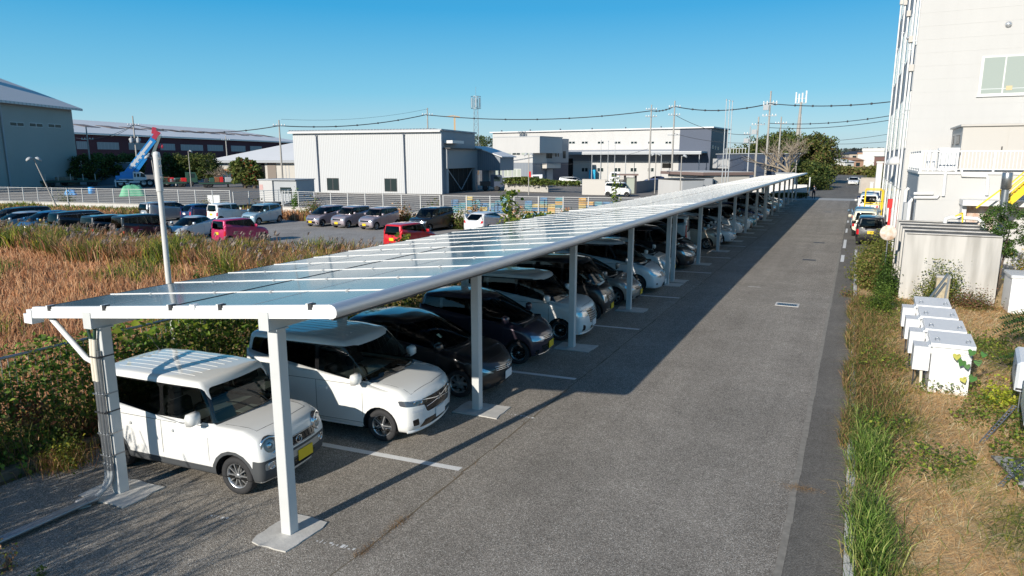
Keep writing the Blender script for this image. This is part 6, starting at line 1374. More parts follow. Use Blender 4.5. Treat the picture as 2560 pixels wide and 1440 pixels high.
for a in range(6): b = MB(); A1 = a*math.pi/3+.5; b.box(-.12,-.06,z-2.4,.12,.06,z-.4,M_gwall,Matrix.Translation((.95*math.cos(A1),.95*math.sin(A1),0)) @ Matrix.Rotation(A1+math.pi/2,4,'Z')); b.build('antenna',None,t)
b = MB(); b.tube([(0,0,z),(0,0,z+1.9)], .03, 5, M_galv); b.build('lightning_rod',None,t)
g, rz, sx, sz = frame(1990, 396, 150); z = zat(1993, 255, 150); t = thing('telecom_mast', 'pale telecom mast with white panel antennas above the dark trees', 'telecom mast', g, rz)
b = MB(); b.tube([(0,0,0),(0,0,z*.6),(.15,0,z)], [.5,.38,.2], 10, M_pole); b.build('mast',None,t); b = MB(); b.beam((.5,.0,z*.5),(.35,0,z*.85),.12,.12,M_galv)
for k in range(8): b.beam((.3,0,z*.5+k*.6),(.75-k*.03,0,z*.5+k*.6+.3),.05,.05,M_galv)
b.build('cable_ladder',None,t)
for k, (x, dz) in enumerate(((-.85,2.6),(-.3,2.2),(.3,2.4),(1.0,2.9))): b = MB(); b.box(x-.13,-.1,z-.2,x+.13,.1,z-.2+dz*.8,M_wfr); b.build('antenna',None,t)
b = MB(); b.box(-1,-.05,z-.3,1.1,.05,z-.18,M_galv); b.box(-1,-.05,z+.6,1.1,.05,z+.7,M_galv); b.build('antenna_bracket',None,t)
def lamp(u, v0, D, label, twin=False, lean=0, hd='flood'):
    z = zat(u, v0, D); g, rz, sx, sz = frame(u, 396, D); t = thing('yard_lamp', label, 'lamp', g, rz, 'yard lamps'); b = MB(); b.tube([(lean,0,0),(0,0,z)], [.075,.05], 8, M_pole); b.build('pole',None,t)
    for sg in ((-1,1) if twin else (1,)):
        b = MB()
        if hd == 'globe': b.lathe([(.001,-.3),(.22,-.22),(.32,0),(.22,.24),(.001,.3)], 14, M_lens, Matrix.Translation((0,0,z+.25)))
        else: b.lathe([(.001,.14),(.2,.1),(.32,-.05),(.28,-.12),(.001,-.1)], 10, M_gwall, Matrix.Translation((sg*.42,0,z)) @ Matrix.Rotation(sg*R(35),4,'Y')); b.beam((0,0,z-.1),(sg*.35,0,z),.04,.04,M_galv)
        b.build('lamp_head',None,t)
lamp(84,397,82,'leaning twin-headed yard lamp before the grey factory',True,1.4); lamp(378,392,84,'twin-headed yard lamp behind the rusty white pole',True,.35); lamp(1322,386,92,'yard lamp standing before the office wing',True); lamp(1640,386,98,'yard lamp between the navy building poles',True); lamp(1992,390,104,'globe lamp post in front of the bare tree',False,0,'globe'); lamp(1704,390,84,'slim white lamp pole by the prefabricated sheds',False)
lamp(472,378,130,'thin bare pole among the dark pines',False)

# ---- rusty white lamp pole behind the parking fence
p = ad(437, 865, 15.2); t = thing('rusty_pole', 'old white pole streaked with rust rising through the field edge', 'pole', (-6.2, 3.1, -.5)); M_rp = mat('rusting_white_paint', (.68,.68,.67), .55, noise=.6, nscale=3.2, col2=(.60,.58,.55), stretch=(2,2,.5))
b = MB(); b.tube([(0,0,0),(0,0,4.75)], [.062,.052], 16, M_rp); b.build('shaft',None,t); b = MB(); b.tube([(0,0,4.70),(0,0,5.42)], .068, 16, M_rp); b.lathe([(.07,5.42),(.06,5.47),(.001,5.49)], 16, M_rp); b.build('sleeve',None,t)
b = MB()
for k in range(5): a = random.uniform(-2.4,.2); z = random.uniform(1.2,4.6); h = random.uniform(.04,.22); b.add([(.061*math.cos(a+q),.061*math.sin(a+q),z+zz) for q,zz in ((0,0),(.25,.02),(.2,h*.7),(.05,h*.7))],[(0,1,2,3)],M_rust)
b.build('rust_patch',None,t)
for z in (5.2,5.35,4.98):
    b = MB(); b.box(.06,-.02,z-.02,.10,.02,z+.02,M_galv); b.build('bolt',None,t)

# ---- parking fence (wire mesh under the vines)
t = thing('chain_fence', 'rusty mesh fence smothered by vines behind the parked cars', 'fence', (-5.6,0,0)); 
for (a, c) in ((-9,82),): b = MB(); b.tube([(-5.6,a,1.73),(-5.6,c,1.73)], .025, 8, M_galv); attach(b,'top_rail',t)
for k in range(46): y = -8.6+k*2; b = MB(); b.tube([(-5.6,y,-.1),(-5.6,y,1.75)], .03, 8, M_galv); attach(b,'post',t)
b = MB()
for k in range(620): y = -8.6+k*.10; b.box(-5.603,y-.004,.15,-5.597,y+.004,1.72,M_alu)
attach(b,'mesh',t)['kind'] = 'stuff'

# ---- crane truck
g, rz, sx, sz = frame(287, 469, 112); Lc = 163*sx
t = thing('crane_truck', 'blue and white mobile crane with raised telescopic boom and red tip', 'crane truck', g, rz); k = Lc/163
X = lambda u: (u-287)*k; Z = lambda v: (470-v)*sz*1.0; M_cb = mat('crane_blue',(.03,.30,.72),.4); M_cw_ = mat('crane_white',(.78,.79,.80),.4)
b = MB(); b.bbox(X(289),-.1,Z(459),X(448),2.5,Z(452),.05,M_dark); b.box(X(287),-.2,Z(457),X(318),2.6,Z(454),M_cw_); b.box(X(325),-.15,Z(459),X(352),-.1,Z(455),M_cw_); b.build('chassis',None,t)
for u in (303,320,362,378,424): 
    for y in (.1,2.2): b = MB(); b.lathe([(.3,-.2),(.62,-.2),(.66,0),(.62,.2),(.3,.2)], 20, M_tyre, Matrix.Translation((X(u),y,.66)) @ Matrix.Rotation(R(90),4,'X')); w_ = b.build('wheel',None,t); b = MB(); b.lathe([(.001,.1),(.3,.12),(.36,.21),(.001,.14)], 16, M_cw_, Matrix.Translation((X(u),y,.66)) @ Matrix.Rotation(R(90),4,'X')); b.build('rim',None,w_)
b = MB(); b.bbox(X(291),.1,Z(452),X(337),2.3,Z(442),.08,M_cb); b.prism([(X(303),Z(442.2)),(X(337),Z(442.2)),(X(337),Z(431)),(X(318),Z(431)),(X(304),Z(434))],-2.2,-.2,M_cb,Matrix.Rotation(R(90),4,'X')); b.build('counterweight',None,t)
b = MB(); b.box(X(300),.06,Z(452.5),X(337),.09,Z(449.5),M_cw_); b.build('white_stripe',None,t)
b = MB(); b.prism([(X(336),Z(455)),(X(362),Z(455)),(X(371),Z(451)),(X(369),Z(441)),(X(358),Z(433)),(X(336),Z(432))],-1.2,.1,M_cw_,Matrix.Rotation(R(90),4,'X')); cb = b.build('cab',None,t)
b = MB(); b.box(X(339),-.13,Z(445),X(343),-.101,Z(436),M_wg); b.box(X(346),-.13,Z(445),X(352),-.101,Z(437),M_wg); b.prism([(X(354),Z(445)),(X(368),Z(446)),(X(366),Z(439)),(X(357),Z(434.5))],.101,.13,M_wg,Matrix.Rotation(R(90),4,'X')); b.build('window',None,cb)
def bar(name, u0,v0,u1,v1,w_,y,m,th=.6): b = MB(); b.beam((X(u0),y,Z(v0)),(X(u1),y,Z(v1)),th,w_*sz,m,up=(0,0,1)); return b.build(name,None,t)
bar('boom_base',322,436,399,352,15,1.2,M_cb,.9); bar('boom_stripe',330,424,393,356,6,.74,M_cw_,.01); bar('boom_section',384,366,404,343,12,1.2,M_cb,.7)
for k_ in range(4): bar('boom_marking',338+k_*9,417-k_*9.5,341+k_*9,413-k_*9.5,11,.735,M_cw_,.012)
bar('lift_cylinder',345,432,374,398,8,.9,M_cb,.35); bar('lift_rod',374,398,384,386,4,.9,M_alu,.2); bar('jib',392,392,416,342,7,1.0,mat('jib_grey',(.22,.27,.26),.5),.4)
M_pkr = mat('faded_red',(.62,.06,.10),.5); bar('boom_head',399,350,412,334,11,1.2,M_pkr,.8); bar('boom_head',400,338,404,322,9,1.2,M_pkr,.7); bar('boom_head',406,332,418,338,6,1.2,M_pkr,.7)
for u_ in (411,420): b = MB(); b.tube([(X(u_),1.2,Z(338)),(X(u_),1.2,Z(362))], .025, 5, M_wire); b.lathe([(.001,0),(.2,.15),(.24,.5),(.12,.85),(.001,.95)], 10, M_pkr, Matrix.Translation((X(u_),1.2,Z(375)))); b.build('hook_block',None,t)
for u_ in (290,446):
    for y in (-.35,2.8): b = MB(); b.tube([(X(u_),y,.05),(X(u_),y,1.3)], .09, 8, M_cw_); b.lathe([(.001,.0),(.3,.0),(.3,.07),(.001,.08)], 10, M_dark, Matrix.Translation((X(u_),y,0))); b.build('outrigger',None,t)
# ---- trailers, trucks and yard goods
M_tg = mat('trailer_green',(.03,.09,.06),.6); M_dg = mat('dark_green_cover',(.008,.035,.03),.6,noise=.3,nscale=1)
def trailer(name, label, u0, u1, v, D, h, m, posts=0, load=None, cat='trailer'):
    g, rz, sx, sz = frame(u0, v, D); L = (u1-u0)*sx; t = thing(name, label, cat, g, rz); b = MB(); b.box(0,0,h-.35,L,2.4,h,m); b.box(.1,-.02,h-.28,L-.1,-.001,h-.1,M_tg if m is not M_tg else M_dark); b.build('deck',None,t)
    for x in (L*.12,L*.2,L*.8,L*.88):
        b = MB(); b.lathe([(.2,-.18),(.45,-.18),(.48,0),(.45,.18),(.2,.18),(.001,.1)], 16, M_tyre, Matrix.Translation((x,.25,.48)) @ Matrix.Rotation(R(90),4,'X')); b.build('wheel',None,t)
    for k_ in range(posts): x = L*(k_+.5)/posts; b = MB(); b.box(x-.06,0,h,x+.06,.1,h+1.1,M_cub); b.build('stake',None,t)
    if load: load(t, L, h)
    return t
def cargo(t, L, h):
    b = MB(); b.bbox(L*.25,.3,h,L*.55,2.1,h+.6,.1,mat('timber',(.26,.21,.16),.9,noise=.3,nscale=4)); b.bbox(L*.6,.3,h,L*.78,2.0,h+.35,.1,M_tg); b.build('load',None,t)
trailer('flatbed_trailer','long low green flatbed trailer parked at the far left',-40,205,469,103,.95,M_tg,2,cargo)
trailer('stake_trailer','dark flatbed trailer with upright stakes before the green covered load',100,262,468,104,1.05,M_dark,5,cargo)
g, rz, sx, sz = frame(190, 455, 116); t = thing('covered_load', 'long rounded dark green covered load', 'covered load', g, rz); b = MB(); L = 95*sx
pr = [(0,.2),(0,2.2),(.25,2.75),(.8,3.05),(1.7,3.05),(2.25,2.75),(2.5,2.2),(2.5,.2)]; vs = [(x,y,z) for x in (0,L*.9,L) for y,z in pr]; n8 = len(pr); b.add(vs,[(i*n8+q,i*n8+(q+1)%n8,(i+1)*n8+(q+1)%n8,(i+1)*n8+q) for i in range(2) for q in range(n8)]+[tuple(range(n8)),tuple(range(3*n8-1,2*n8-1,-1))],M_dg); b.build('cover',None,t); b = MB()
for q in range(7): b.box(L*q/7,-.03,.3,L*q/7+.06,-.001,2.3,M_dark)
b.build('strap',None,t); b = MB(); b.box(0,.2,-.05,L,2.3,.199,M_dark); b.build('deck',None,t)
def scrap(t, L, h):
    for q in range(9): b = MB(); x = L*(.1+.09*q); b.bbox(x,.3,h,x+random.uniform(.5,1.3),random.uniform(1.2,2.2),h+random.uniform(.3,.9),.06,[M_dark,M_tg,M_rust,M_red,M_gwall][q%5]); b.build('load',None,t)
trailer('scrap_trailer','black flatbed trailer loaded with dark scrap right of the green truck',497,645,470,98,.9,M_dark,0,scrap)
trailer('machinery_trailer','flatbed loaded with orange and dark machinery behind the rusty pole',388,470,469,106,.9,M_dark,0,scrap)
def truck(name, label, u0, u1, v, D, cabm, face=1, body=None, cat='truck'):
    g, rz, sx, sz = frame(u0, v, D); L = (u1-u0)*sx; t = thing(name, label, cat, g, rz); s1 = (lambda x: x) if face > 0 else (lambda x: L-x)
    b = MB(); x0, x1 = sorted((s1(L-1.9), s1(L))); b.prism([(s1(L-1.9),.6),(s1(L),.6),(s1(L),1.5),(s1(L-.25),2.35),(s1(L-1.9),2.4)] if face > 0 else [(s1(L-1.9),.6),(s1(L-1.9),2.4),(s1(L-.25),2.35),(s1(L),1.5),(s1(L),.6)],-2.1,0,cabm,Matrix.Rotation(R(90),4,'X')); c_ = b.build('cab',None,t)
    b = MB(); a1, a2 = sorted((s1(L-1.4), s1(L-.45))); b.box(a1,-.03,1.45,a2,-.002,2.15,M_wg); a1, a2 = sorted((s1(L+.01), s1(L-.02))); b.build('window',None,c_)
    b = MB(); a1, a2 = sorted((s1(0), s1(L-1.95))); b.box(a1,.0,.75,a2,2.1,.95,M_dark); b.build('deck',None,t)
    b = MB(); b.box(a1,.0,.951,a2,2.1,1.4 if body else 1.1,body or M_dark); b.build('body',None,t)
    for x in (s1(.8), s1(L-1.0)):
        for y in (.1,2.0): b = MB(); b.lathe([(.001,-.1),(.2,-.12),(.36,-.12),(.4,0),(.36,.12),(.2,.12),(.001,.1)], 16, M_tyre, Matrix.Translation((x,y,.4)) @ Matrix.Rotation(R(90),4,'X')); b.build('wheel',None,t)
    return t
truck('green_truck','dark green lorry cab facing left among the scrap trailers',400,497,466,104,M_tg,1,M_tg); truck('blue_truck','dark blue cab truck parked right of the warehouse bay',1200,1258,478,98,M_navy,1,M_dark)
truck('crane_lorry','white lorry with loading gear by the works wall',1522,1572,462,122,M_cw_,-1,M_cream); truck('flatbed_truck','white open flatbed seen end on behind the fence',1325,1372,476,108,M_cw_,-1,M_cw_)
p = ad(1545, 488, 90); car('kvan', KVAN, 'white kei van with rounded roof in the yard behind the crates', p.x, p.y, R(8), 'van', 'cars in the far yard', paint=PA['white'])
p = ad(1430, 460, 122); car('suv', SERENA, 'white estate car before the works building', p.x, p.y, R(10), 'car', 'cars in the far yard', paint=PA['white'])
p = ad(1635, 455, 135); car('note', NOTE, 'dark car half hidden by bushes beside the works', p.x, p.y, R(190), 'car', 'cars in the far yard', paint=PA['navy'])
# forklift
g, rz, sx, sz = frame(1478, 447, 128); t = thing('forklift', 'orange-yellow forklift parked before the works wall', 'forklift', g, rz); M_fk = mat('forklift_orange',(.80,.38,.03),.5)
b = MB(); b.bbox(0,0,.35,2.2,1.1,1.15,.1,M_fk); b.bbox(1.5,.05,1.15,2.3,1.05,1.4,.1,M_fk); b.build('body',None,t); b = MB()
for x in (.3,1.5):
    for y in (.08,1.0): b.beam((x,y,1.1),(x+.1,y,2.2),.08,.08,M_dark)
b.box(.25,.0,2.2,1.75,1.1,2.26,M_dark); b.build('overhead_guard',None,t); b = MB()
for y in (.25,.85): b.box(-.15,y,.1,-.02,y+.1,2.9,M_dark); b.box(-1.2,y,.12,-.15,y+.1,.18,M_dark)
b.build('mast',None,t)
for x in (.4,1.8):
    for y in (.05,1.05): b = MB(); b.lathe([(.001,-.1),(.3,-.1),(.33,0),(.3,.1),(.001,.1)],14,M_tyre,Matrix.Translation((x,y,.33)) @ Matrix.Rotation(R(90),4,'X')); b.build('wheel',None,t)
# blue containers, drums, tarps, signs
for k_, (u, v, D, w_, h, lab) in enumerate(((1480,452,138,1.5,2.4,'bright blue plastic tank left of the yellow forklift'),(1594,448,128,3.2,2.0,'wide cyan covered stack before the works wall'),(1538,455,130,1.9,1.6,'small pale blue bin on the white lorry side'))):
    g, rz, sx, sz = frame(u,v,D); t = thing('blue_container', lab, 'container', g, rz); b = MB(); b.bbox(-w_/2,0,.3,w_/2,1.5,h,.15,mat('cyan_plastic',(.02,.42,.70),.5)); b.build('container',None,t); b = MB(); b.box(-w_/2,.1,0,w_/2,1.4,.299,M_dark); b.build('pallet',None,t)
g, rz, sx, sz = frame(230, 489, 90); t = thing('blue_drum', 'blue plastic drum behind the left slatted fence', 'drum', (*g.xy,.0), rz); b = MB(); b.lathe([(.001,.2),(.36,.2),(.38,.3),(.38,.55),(.4,.57),(.38,.6),(.38,1.0),(.36,1.1),(.001,1.12)],18,mat('drum_blue',(.03,.28,.62),.5)); b.build('body',None,t,recalc=False); b = MB(); b.lathe([(.001,1.121),(.06,1.121),(.06,1.16),(.001,1.16)],10,M_dark,Matrix.Translation((.15,0,0))); b.build('bung',None,t)
def tarp(name, label, u0, u1, v, D, h, m, cat='tarpaulin'):
    g, rz, sx, sz = frame(u0,v,D); L = (u1-u0)*sx; n = 16; V = []; F = []
    for i in range(n+1):
        for j in range(9):
            x = i/n; y = j/8; e = min(1, 6*x, 6*(1-x))*min(1, 3.5*y, 3.5*(1-y)); V.append((x*L, y*2.4, max(0,e)*h*(.85+.15*math.sin(i*.9+j*.7)*math.cos(j*1.1+i*.5))))
    for i in range(n):
        for j in range(8): F.append((i*9+j,(i+1)*9+j,(i+1)*9+j+1,i*9+j+1))
    b = MB(); b.add(V,F,m,True); o = b.build(name); o.location = (g.x,g.y,.0); o.rotation_euler = (0,0,rz); tag(o,label,cat); return o
tarp('green_tarpaulin','big pale green tarpaulin heap behind the left slatted fence',298,368,492,85,1.5,mat('pale_green_tarp',(.16,.48,.28),.6,bump=.5,bscale=3)); tarp('blue_tarpaulin','crumpled light blue tarpaulin behind the left slatted fence',160,194,489,86,.75,mat('light_blue_tarp',(.12,.38,.72),.6,bump=.5,bscale=3))
s_ = Block('display_board', 'blank white panel leaning behind the fence near its right end', 510, 76.5, 541, 76, .08, 1.15, M_white, .25, cat='panel'); b = MB(); b.box(.2,.09,.0,.3,.3,1.0,M_galv); s_.part('prop', b)
g, rz, sx, sz = frame(1396,448,112); t = thing('road_sign','faded pink round road sign on a pole before the office','road sign',g,rz); b = MB(); b.tube([(0,0,0),(0,0,3.6)],.04,6,M_galv); b.build('pole',None,t); b = MB(); b.lathe([(.001,.02),(.38,.02),(.38,.0),(.001,.0)],20,mat('faded_pink_sign',(.75,.33,.30),.6),Matrix.Translation((0,-.05,1.6)) @ Matrix.Rotation(R(90),4,'X')); b.box(-.28,-.09,1.55,.28,-.075,1.65,M_white); b.build('plate',None,t)
g, rz, sx, sz = frame(1308,470,104); t = thing('convex_mirror','white board with round dark traffic mirror behind the crates','traffic mirror',g,rz); b = MB(); b.box(-.6,0,.2,.6,.06,1.5,M_white); b.build('board',None,t); b = MB(); b.lathe([(.001,.08),(.3,.05),(.4,.0)],18,M_wg,Matrix.Translation((.1,-.01,.85)) @ Matrix.Rotation(R(90),4,'X')); b.build('mirror',None,t)
for k_,(u,lab) in enumerate(((1846,'white dish-shaped flood lamp cover, left of the cluster by the steel pole'),(1856,'white dish-shaped flood lamp cover, middle of the cluster by the steel pole'),(1868,'white pointed flood lamp cover, right of the cluster by the steel pole'))):
    g, rz, sx, sz = frame(u,450,88); t = thing('wrapped_lamp',lab,'lamp',g,rz,'white covered lamps'); b = MB(); b.tube([(0,0,0),(0,0,2.4)],.09,8,M_dark); b.build('pole',None,t); b = MB(); b.lathe([(.001,.55),(.22,.4),(.5,.0),(.42,-.15),(.2,-.4),(.001,-.45)],8+k_*3,M_white,Matrix.Translation((0,0,2.6)) @ Matrix.Rotation(R(60-k_*35),4,'Y')); b.build('cover',None,t); b = MB(); b.bbox(-.3,-.2,1.6,.3,.2,2.2,.05,M_dark); b.build('housing',None,t)
# blue railing wall and hedge before the office
wallthing('low stained wall under a hedge in front of the office', tuple(ad(1262,396,104)[:2]), tuple(ad(1372,396,100)[:2]), 1.4, .25, M_conc)
wallthing('pale gate panels left of the white kei van', tuple(ad(1457,396,94)[:2]), tuple(ad(1515,396,93)[:2]), 2.0, .1, M_cub)
wallthing('dark fence panels right of the white kei van', tuple(ad(1590,396,100)[:2]), tuple(ad(1648,396,112)[:2]), 1.5, .1, M_cg)
wallthing('grey block wall at the edge of the trailer yard', tuple(ad(545,396,150)[:2]), tuple(ad(640,396,150)[:2]), 1.9, .25, M_conc_l)
# carport-like gate hut by the kei van
g, rz, sx, sz = frame(1562,484,92); t = thing('gate_hut','small dark-posted gate hut right of the white kei van','hut',g,rz); b = MB(); b.box(-1.2,-.6,2.5,1.8,1.6,2.7,M_roofb); b.build('roof',None,t)
for x in (-.2,1.3): b = MB(); b.box(x,0,0,x+.3,.3,2.5,M_dark); b.build('post',None,t)
b = MB(); b.box(.1,.2,0,1.3,.3,2.2,M_wgl); b.build('glass_door',None,t)
# ---- houses beyond the far road
def house(u0, u1, v0, v1, D, wm, rm, label, kind='gable', rh=None):
    a = ad(u0, v1, D); c = ad(u1, v1, D+4); z0 = -.6; ze = zat((u0+u1)/2, v0 + (v1-v0)*.35, D); zr = zat((u0+u1)/2, v0, D)
    h = Block('house', label, u0, D, u1, D+3, 9, ze, wm, z0, cat='house', group='houses beyond the far road'); b = MB(); L = h.len; e = .5
    if kind == 'flat': b.box(-.2,-.2,ze,L+.2,9.2,zr,rm)
    else: b.add([(-e,-e,ze-.1),(L+e,-e,ze-.1),(L+e,9+e,ze-.1),(-e,9+e,ze-.1),(-e if kind=='gable' else 1.5,4.5,zr),(L+e if kind=='gable' else L-1.5,4.5,zr)],[(0,1,5,4),(2,3,4,5),(1,2,5),(3,0,4),(3,2,1,0)],rm)
    h.part('roof', b); n = max(1, int(L/4))
    for k_ in range(n): x = L*(k_+.5)/n; b = MB(); b.box(x-.8,-.06,ze-2.2,x+.8,-.004,ze-.9,M_wg); h.part('window', b)
M_hr = mat('slate_roof',(.045,.05,.065),.6); M_hw = mat('house_white',(.72,.71,.68),.8); M_ho = mat('house_orange',(.50,.30,.20),.8); M_hp = mat('house_beige',(.52,.43,.35),.8)
for a_ in ((2060,2083,380,398,300,M_ho,M_hr,'house with blue-black curved roof beside the dark trees','hip'),(2079,2097,398,416,270,M_hw,mat('pale_roof',(.45,.46,.47),.7),'small pale roofed house left of the white cottage','gable'),(2097,2106,399,412,280,M_hw,M_hr,'narrow white house left of the white cottage','gable'),(2113,2136,397,418,255,M_hw,M_hw,'bright white gabled cottage beyond the far road','gable'),(2132,2160,394,412,275,M_ho,mat('orange_tile',(.45,.25,.15),.8),'orange house with white-edged roof','gable'),(2123,2174,378,396,345,M_hp,M_hr,'long two-storey house with dark roof in the distance','hip'),(2106,2132,391,402,330,M_hp,M_hr,'low dark roofed house behind the white cottage','hip'),(2195,2212,381,392,300,M_hw,M_ho,'cream house with red roof line near the tall building','flat'),(2209,2226,370,392,290,M_hw,M_hw,'plain white block house next to the tall building','flat'),(2060,2074,396,410,285,M_hp,M_hr,'small dark roofed house at the tree edge','hip')):
    house(*a_)
s_ = Block('brown_shed','brown ribbed shed wall near the tall building in the distance',2186,255,2222,255,8,5.4,corr('brown_corrugated',(.14,.06,.05),1.0,.3),cat='shed'); b = MB(); b.box(-.2,-.2,5.4,s_.len+.2,8.2,5.55,M_dark); s_.part('roof', b)
for k_,(u,v0,D,lab) in enumerate(((2054,343,500,'red and white striped chimney mast left of the houses'),)):
    g, rz, sx, sz = frame(u,396,D); z = zat(u,v0,D); t = thing('striped_mast',lab,'mast',g,rz)
    for q in range(6): b = MB(); b.tube([(0,0,z*q/6),(0,0,z*(q+1)/6)],[.9-.1*q,.8-.1*q],8,M_red if q%2 else M_white); b.build('band',None,t)
g, rz, sx, sz = frame(1138,396,400); z = zat(1138,293,400); t = thing('tower_crane','far orange tower crane jib above the warehouse roof','tower crane',g,rz); M_oc = mat('crane_orange',(.55,.38,.22),.6)
b = MB(); b.box(-.5,-.5,0,.5,.5,z,M_oc); b.build('mast',None,t); b = MB(); b.beam((-5,0,z+.2),(-1,0,z+.8),.5,.5,M_oc); b.beam((-1,0,z+.8),(3,0,z+.2),.5,.5,M_oc); b.build('jib',None,t)
# ================================================================ VEGETATION
def lin(*c): return c
STRAW = [(.66,.35,.17),(.56,.28,.13),(.74,.46,.26),(.48,.21,.10)]; GREEN = [(.10,.155,.03),(.16,.21,.045),(.07,.11,.022),(.22,.25,.06)]
WEED = [(.26,.17,.09),(.18,.19,.05),(.32,.20,.12),(.10,.15,.03),(.24,.13,.09)]; YEL = [(.45,.42,.05),(.34,.36,.05)]
def scatter(n, x0, x1, y0, y1, ok, pw=1.0):
    """ground points, thinner with distance from the lane corner of the field"""
    P = np.zeros((0,2)); c = np.array([CAM.x, CAM.y])
    while len(P) < n:
        q = np.stack([rng.uniform(x0,x1,n*2), rng.uniform(y0,y1,n*2)], 1); d = np.hypot(*(q-c).T); k = rng.random(len(q)) < (9/np.maximum(d,9))**pw; q = q[k]; q = q[ok(q[:,0], q[:,1])]; P = np.concatenate([P, q])
    return P[:n]
def patch(x, y, s=1.0): return np.sin(x*.31*s+1.3)*np.cos(y*.47*s-.6) + .6*np.sin(x*.83*s+y*.6*s) + .4*np.cos(y*1.7*s - x*1.1*s)
def wd_(P, k=.0011, mn=.008): d = np.hypot(P[:,0]-CAM.x, P[:,1]-CAM.y); return np.maximum(mn, d*k)
def P3(P, z): return np.concatenate([P, np.broadcast_to(np.asarray(z, float).reshape(-1,1) if np.ndim(z) else np.full((len(P),1), z), (len(P),1))], 1)
def stuff(name, parts, label, cat='grass', parent=None):
    V, F, C = joinm(parts); o = npmesh(name, V, F, C); tag(o, label, cat, kind='stuff'); return o
# --- the dry field behind the parking fence
n = 150000; P = scatter(n, -75, -6.3, -14, 19, lambda x, y: (y < 17.5 + .05*(-x)*0 ) & (x < -6.3), 1.15); g = patch(P[:,0], P[:,1])
isg = (g + rng.normal(0,.4,n) > .85) | ((P[:,0] > -8.0) & (rng.random(n) < .5)); col = np.where(isg[:,None], palette(GREEN+YEL[:1], n, .25), palette(STRAW, n, .22))
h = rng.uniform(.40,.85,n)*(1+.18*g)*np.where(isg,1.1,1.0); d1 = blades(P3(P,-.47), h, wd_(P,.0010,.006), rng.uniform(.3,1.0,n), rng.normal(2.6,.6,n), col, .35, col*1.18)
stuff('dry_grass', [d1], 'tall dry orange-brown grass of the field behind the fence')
# --- taller weeds and plumes before the gravel lot
n = 60000; P = scatter(n, -75, -6.5, 14, 21, lambda x, y: (y > 14.6+.6*np.sin(x*.5)) & (y < 18.6 + 2.2*np.clip((x+30)/20,0,1) + .5*np.sin(x*1.1)), .7); g = patch(P[:,0], P[:,1], 1.7)
col = np.where((g + rng.normal(0,.5,n) > .55)[:,None], palette(GREEN+YEL, n, .3), palette(WEED+STRAW, n, .3)); h = rng.uniform(.8,1.55,n)*(1+.12*g)
n2 = 420; Q = P[rng.choice(n, n2)]; top = rng.uniform(1.15,1.6,n2); pl = []
for k in range(5): pl.append(blades(P3(Q+rng.normal(0,.05,(n2,2)), -.47+top+rng.uniform(-.1,.05,n2)), rng.uniform(.15,.3,n2), wd_(Q,.0016,.02), rng.uniform(.8,1.4,n2), rng.normal(.3,.5,n2), palette([(.42,.34,.28),(.34,.24,.22),(.5,.42,.34)], n2, .15), .5))
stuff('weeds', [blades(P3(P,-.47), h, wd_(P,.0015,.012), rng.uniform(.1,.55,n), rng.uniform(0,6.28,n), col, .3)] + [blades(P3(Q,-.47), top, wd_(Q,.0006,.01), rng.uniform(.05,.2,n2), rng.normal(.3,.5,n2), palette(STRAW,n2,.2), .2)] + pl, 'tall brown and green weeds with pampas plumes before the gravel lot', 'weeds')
# --- dry grass behind the parked cars, up to the slatted fence
n = 42000; P = scatter(n, -120, -9, 22, 47, lambda x, y: ((x < -51) & (y > 23 - (x+51)*0)) & (y < 38.6+(x+46)*.155-.3) | ((x > -51) & (x < -9) & (y > 38.3 + .6*np.sin(x*.9)) & (y < 40.4 + (x+41)*.02 + np.clip((x+24)*.25,0,4))), .5); g = patch(P[:,0], P[:,1], .8)
front = P[:,1] > 33 + (P[:,0]+60)*.1; isg = (g + rng.normal(0,.4,n) > .7) | (front & (P[:,0] < -52) & (rng.random(n) < .7)); col = np.where(isg[:,None], palette(GREEN+YEL[1:], n, .25), palette(STRAW+WEED[:1], n, .22))
stuff('rough_grass', [blades(P3(P,-.47), rng.uniform(.4,.95,n)*(1+.3*np.maximum(g,0)), wd_(P,.0015,.02), rng.uniform(.1,.6,n), rng.uniform(0,6.28,n), col, .3)], 'rough orange and green grass under the slatted fences')
# --- plants one can count
def bush(name, label, x, y, z, rx, ry, h, n, cols, ls, cat='shrub', w=None, clumps=9, group=None, up=.4, stem=True, asp=.7, var=.25):
    t = thing(name, label, cat, (x,y,z), 0, group); c = rng.normal(size=(clumps,3)); c /= np.linalg.norm(c,axis=1)[:,None]; c *= rng.uniform(.25,.85,(clumps,1)); c[:,2] = np.abs(c[:,2])*.8+.1
    k = rng.integers(0, clumps, n); p = c[k] + rng.normal(0,.24,(n,3)); p[:,2] = np.clip(p[:,2],.02,1.15); p *= np.array([rx,ry,h]); sh = rng.uniform(.75,1.2,clumps)[k][:,None]
    V, F, C = leaves(p, rng.uniform(.7,1.3,n)*ls, np.clip(palette(cols, n, var, w)*sh,0,1), up, asp); npmesh('foliage', V, F, C, t)
    if stem:
        b = MB()
        for q in range(min(clumps,8)): e = Vector(c[q]*np.array([rx,ry,h])); b.tube([(e.x*.1,e.y*.1,0),(e.x*.5,e.y*.5,e.z*.5),tuple(e)], [.02,.014,.006], 5, M_wood)
        b.build('stem', None, t)
    return t
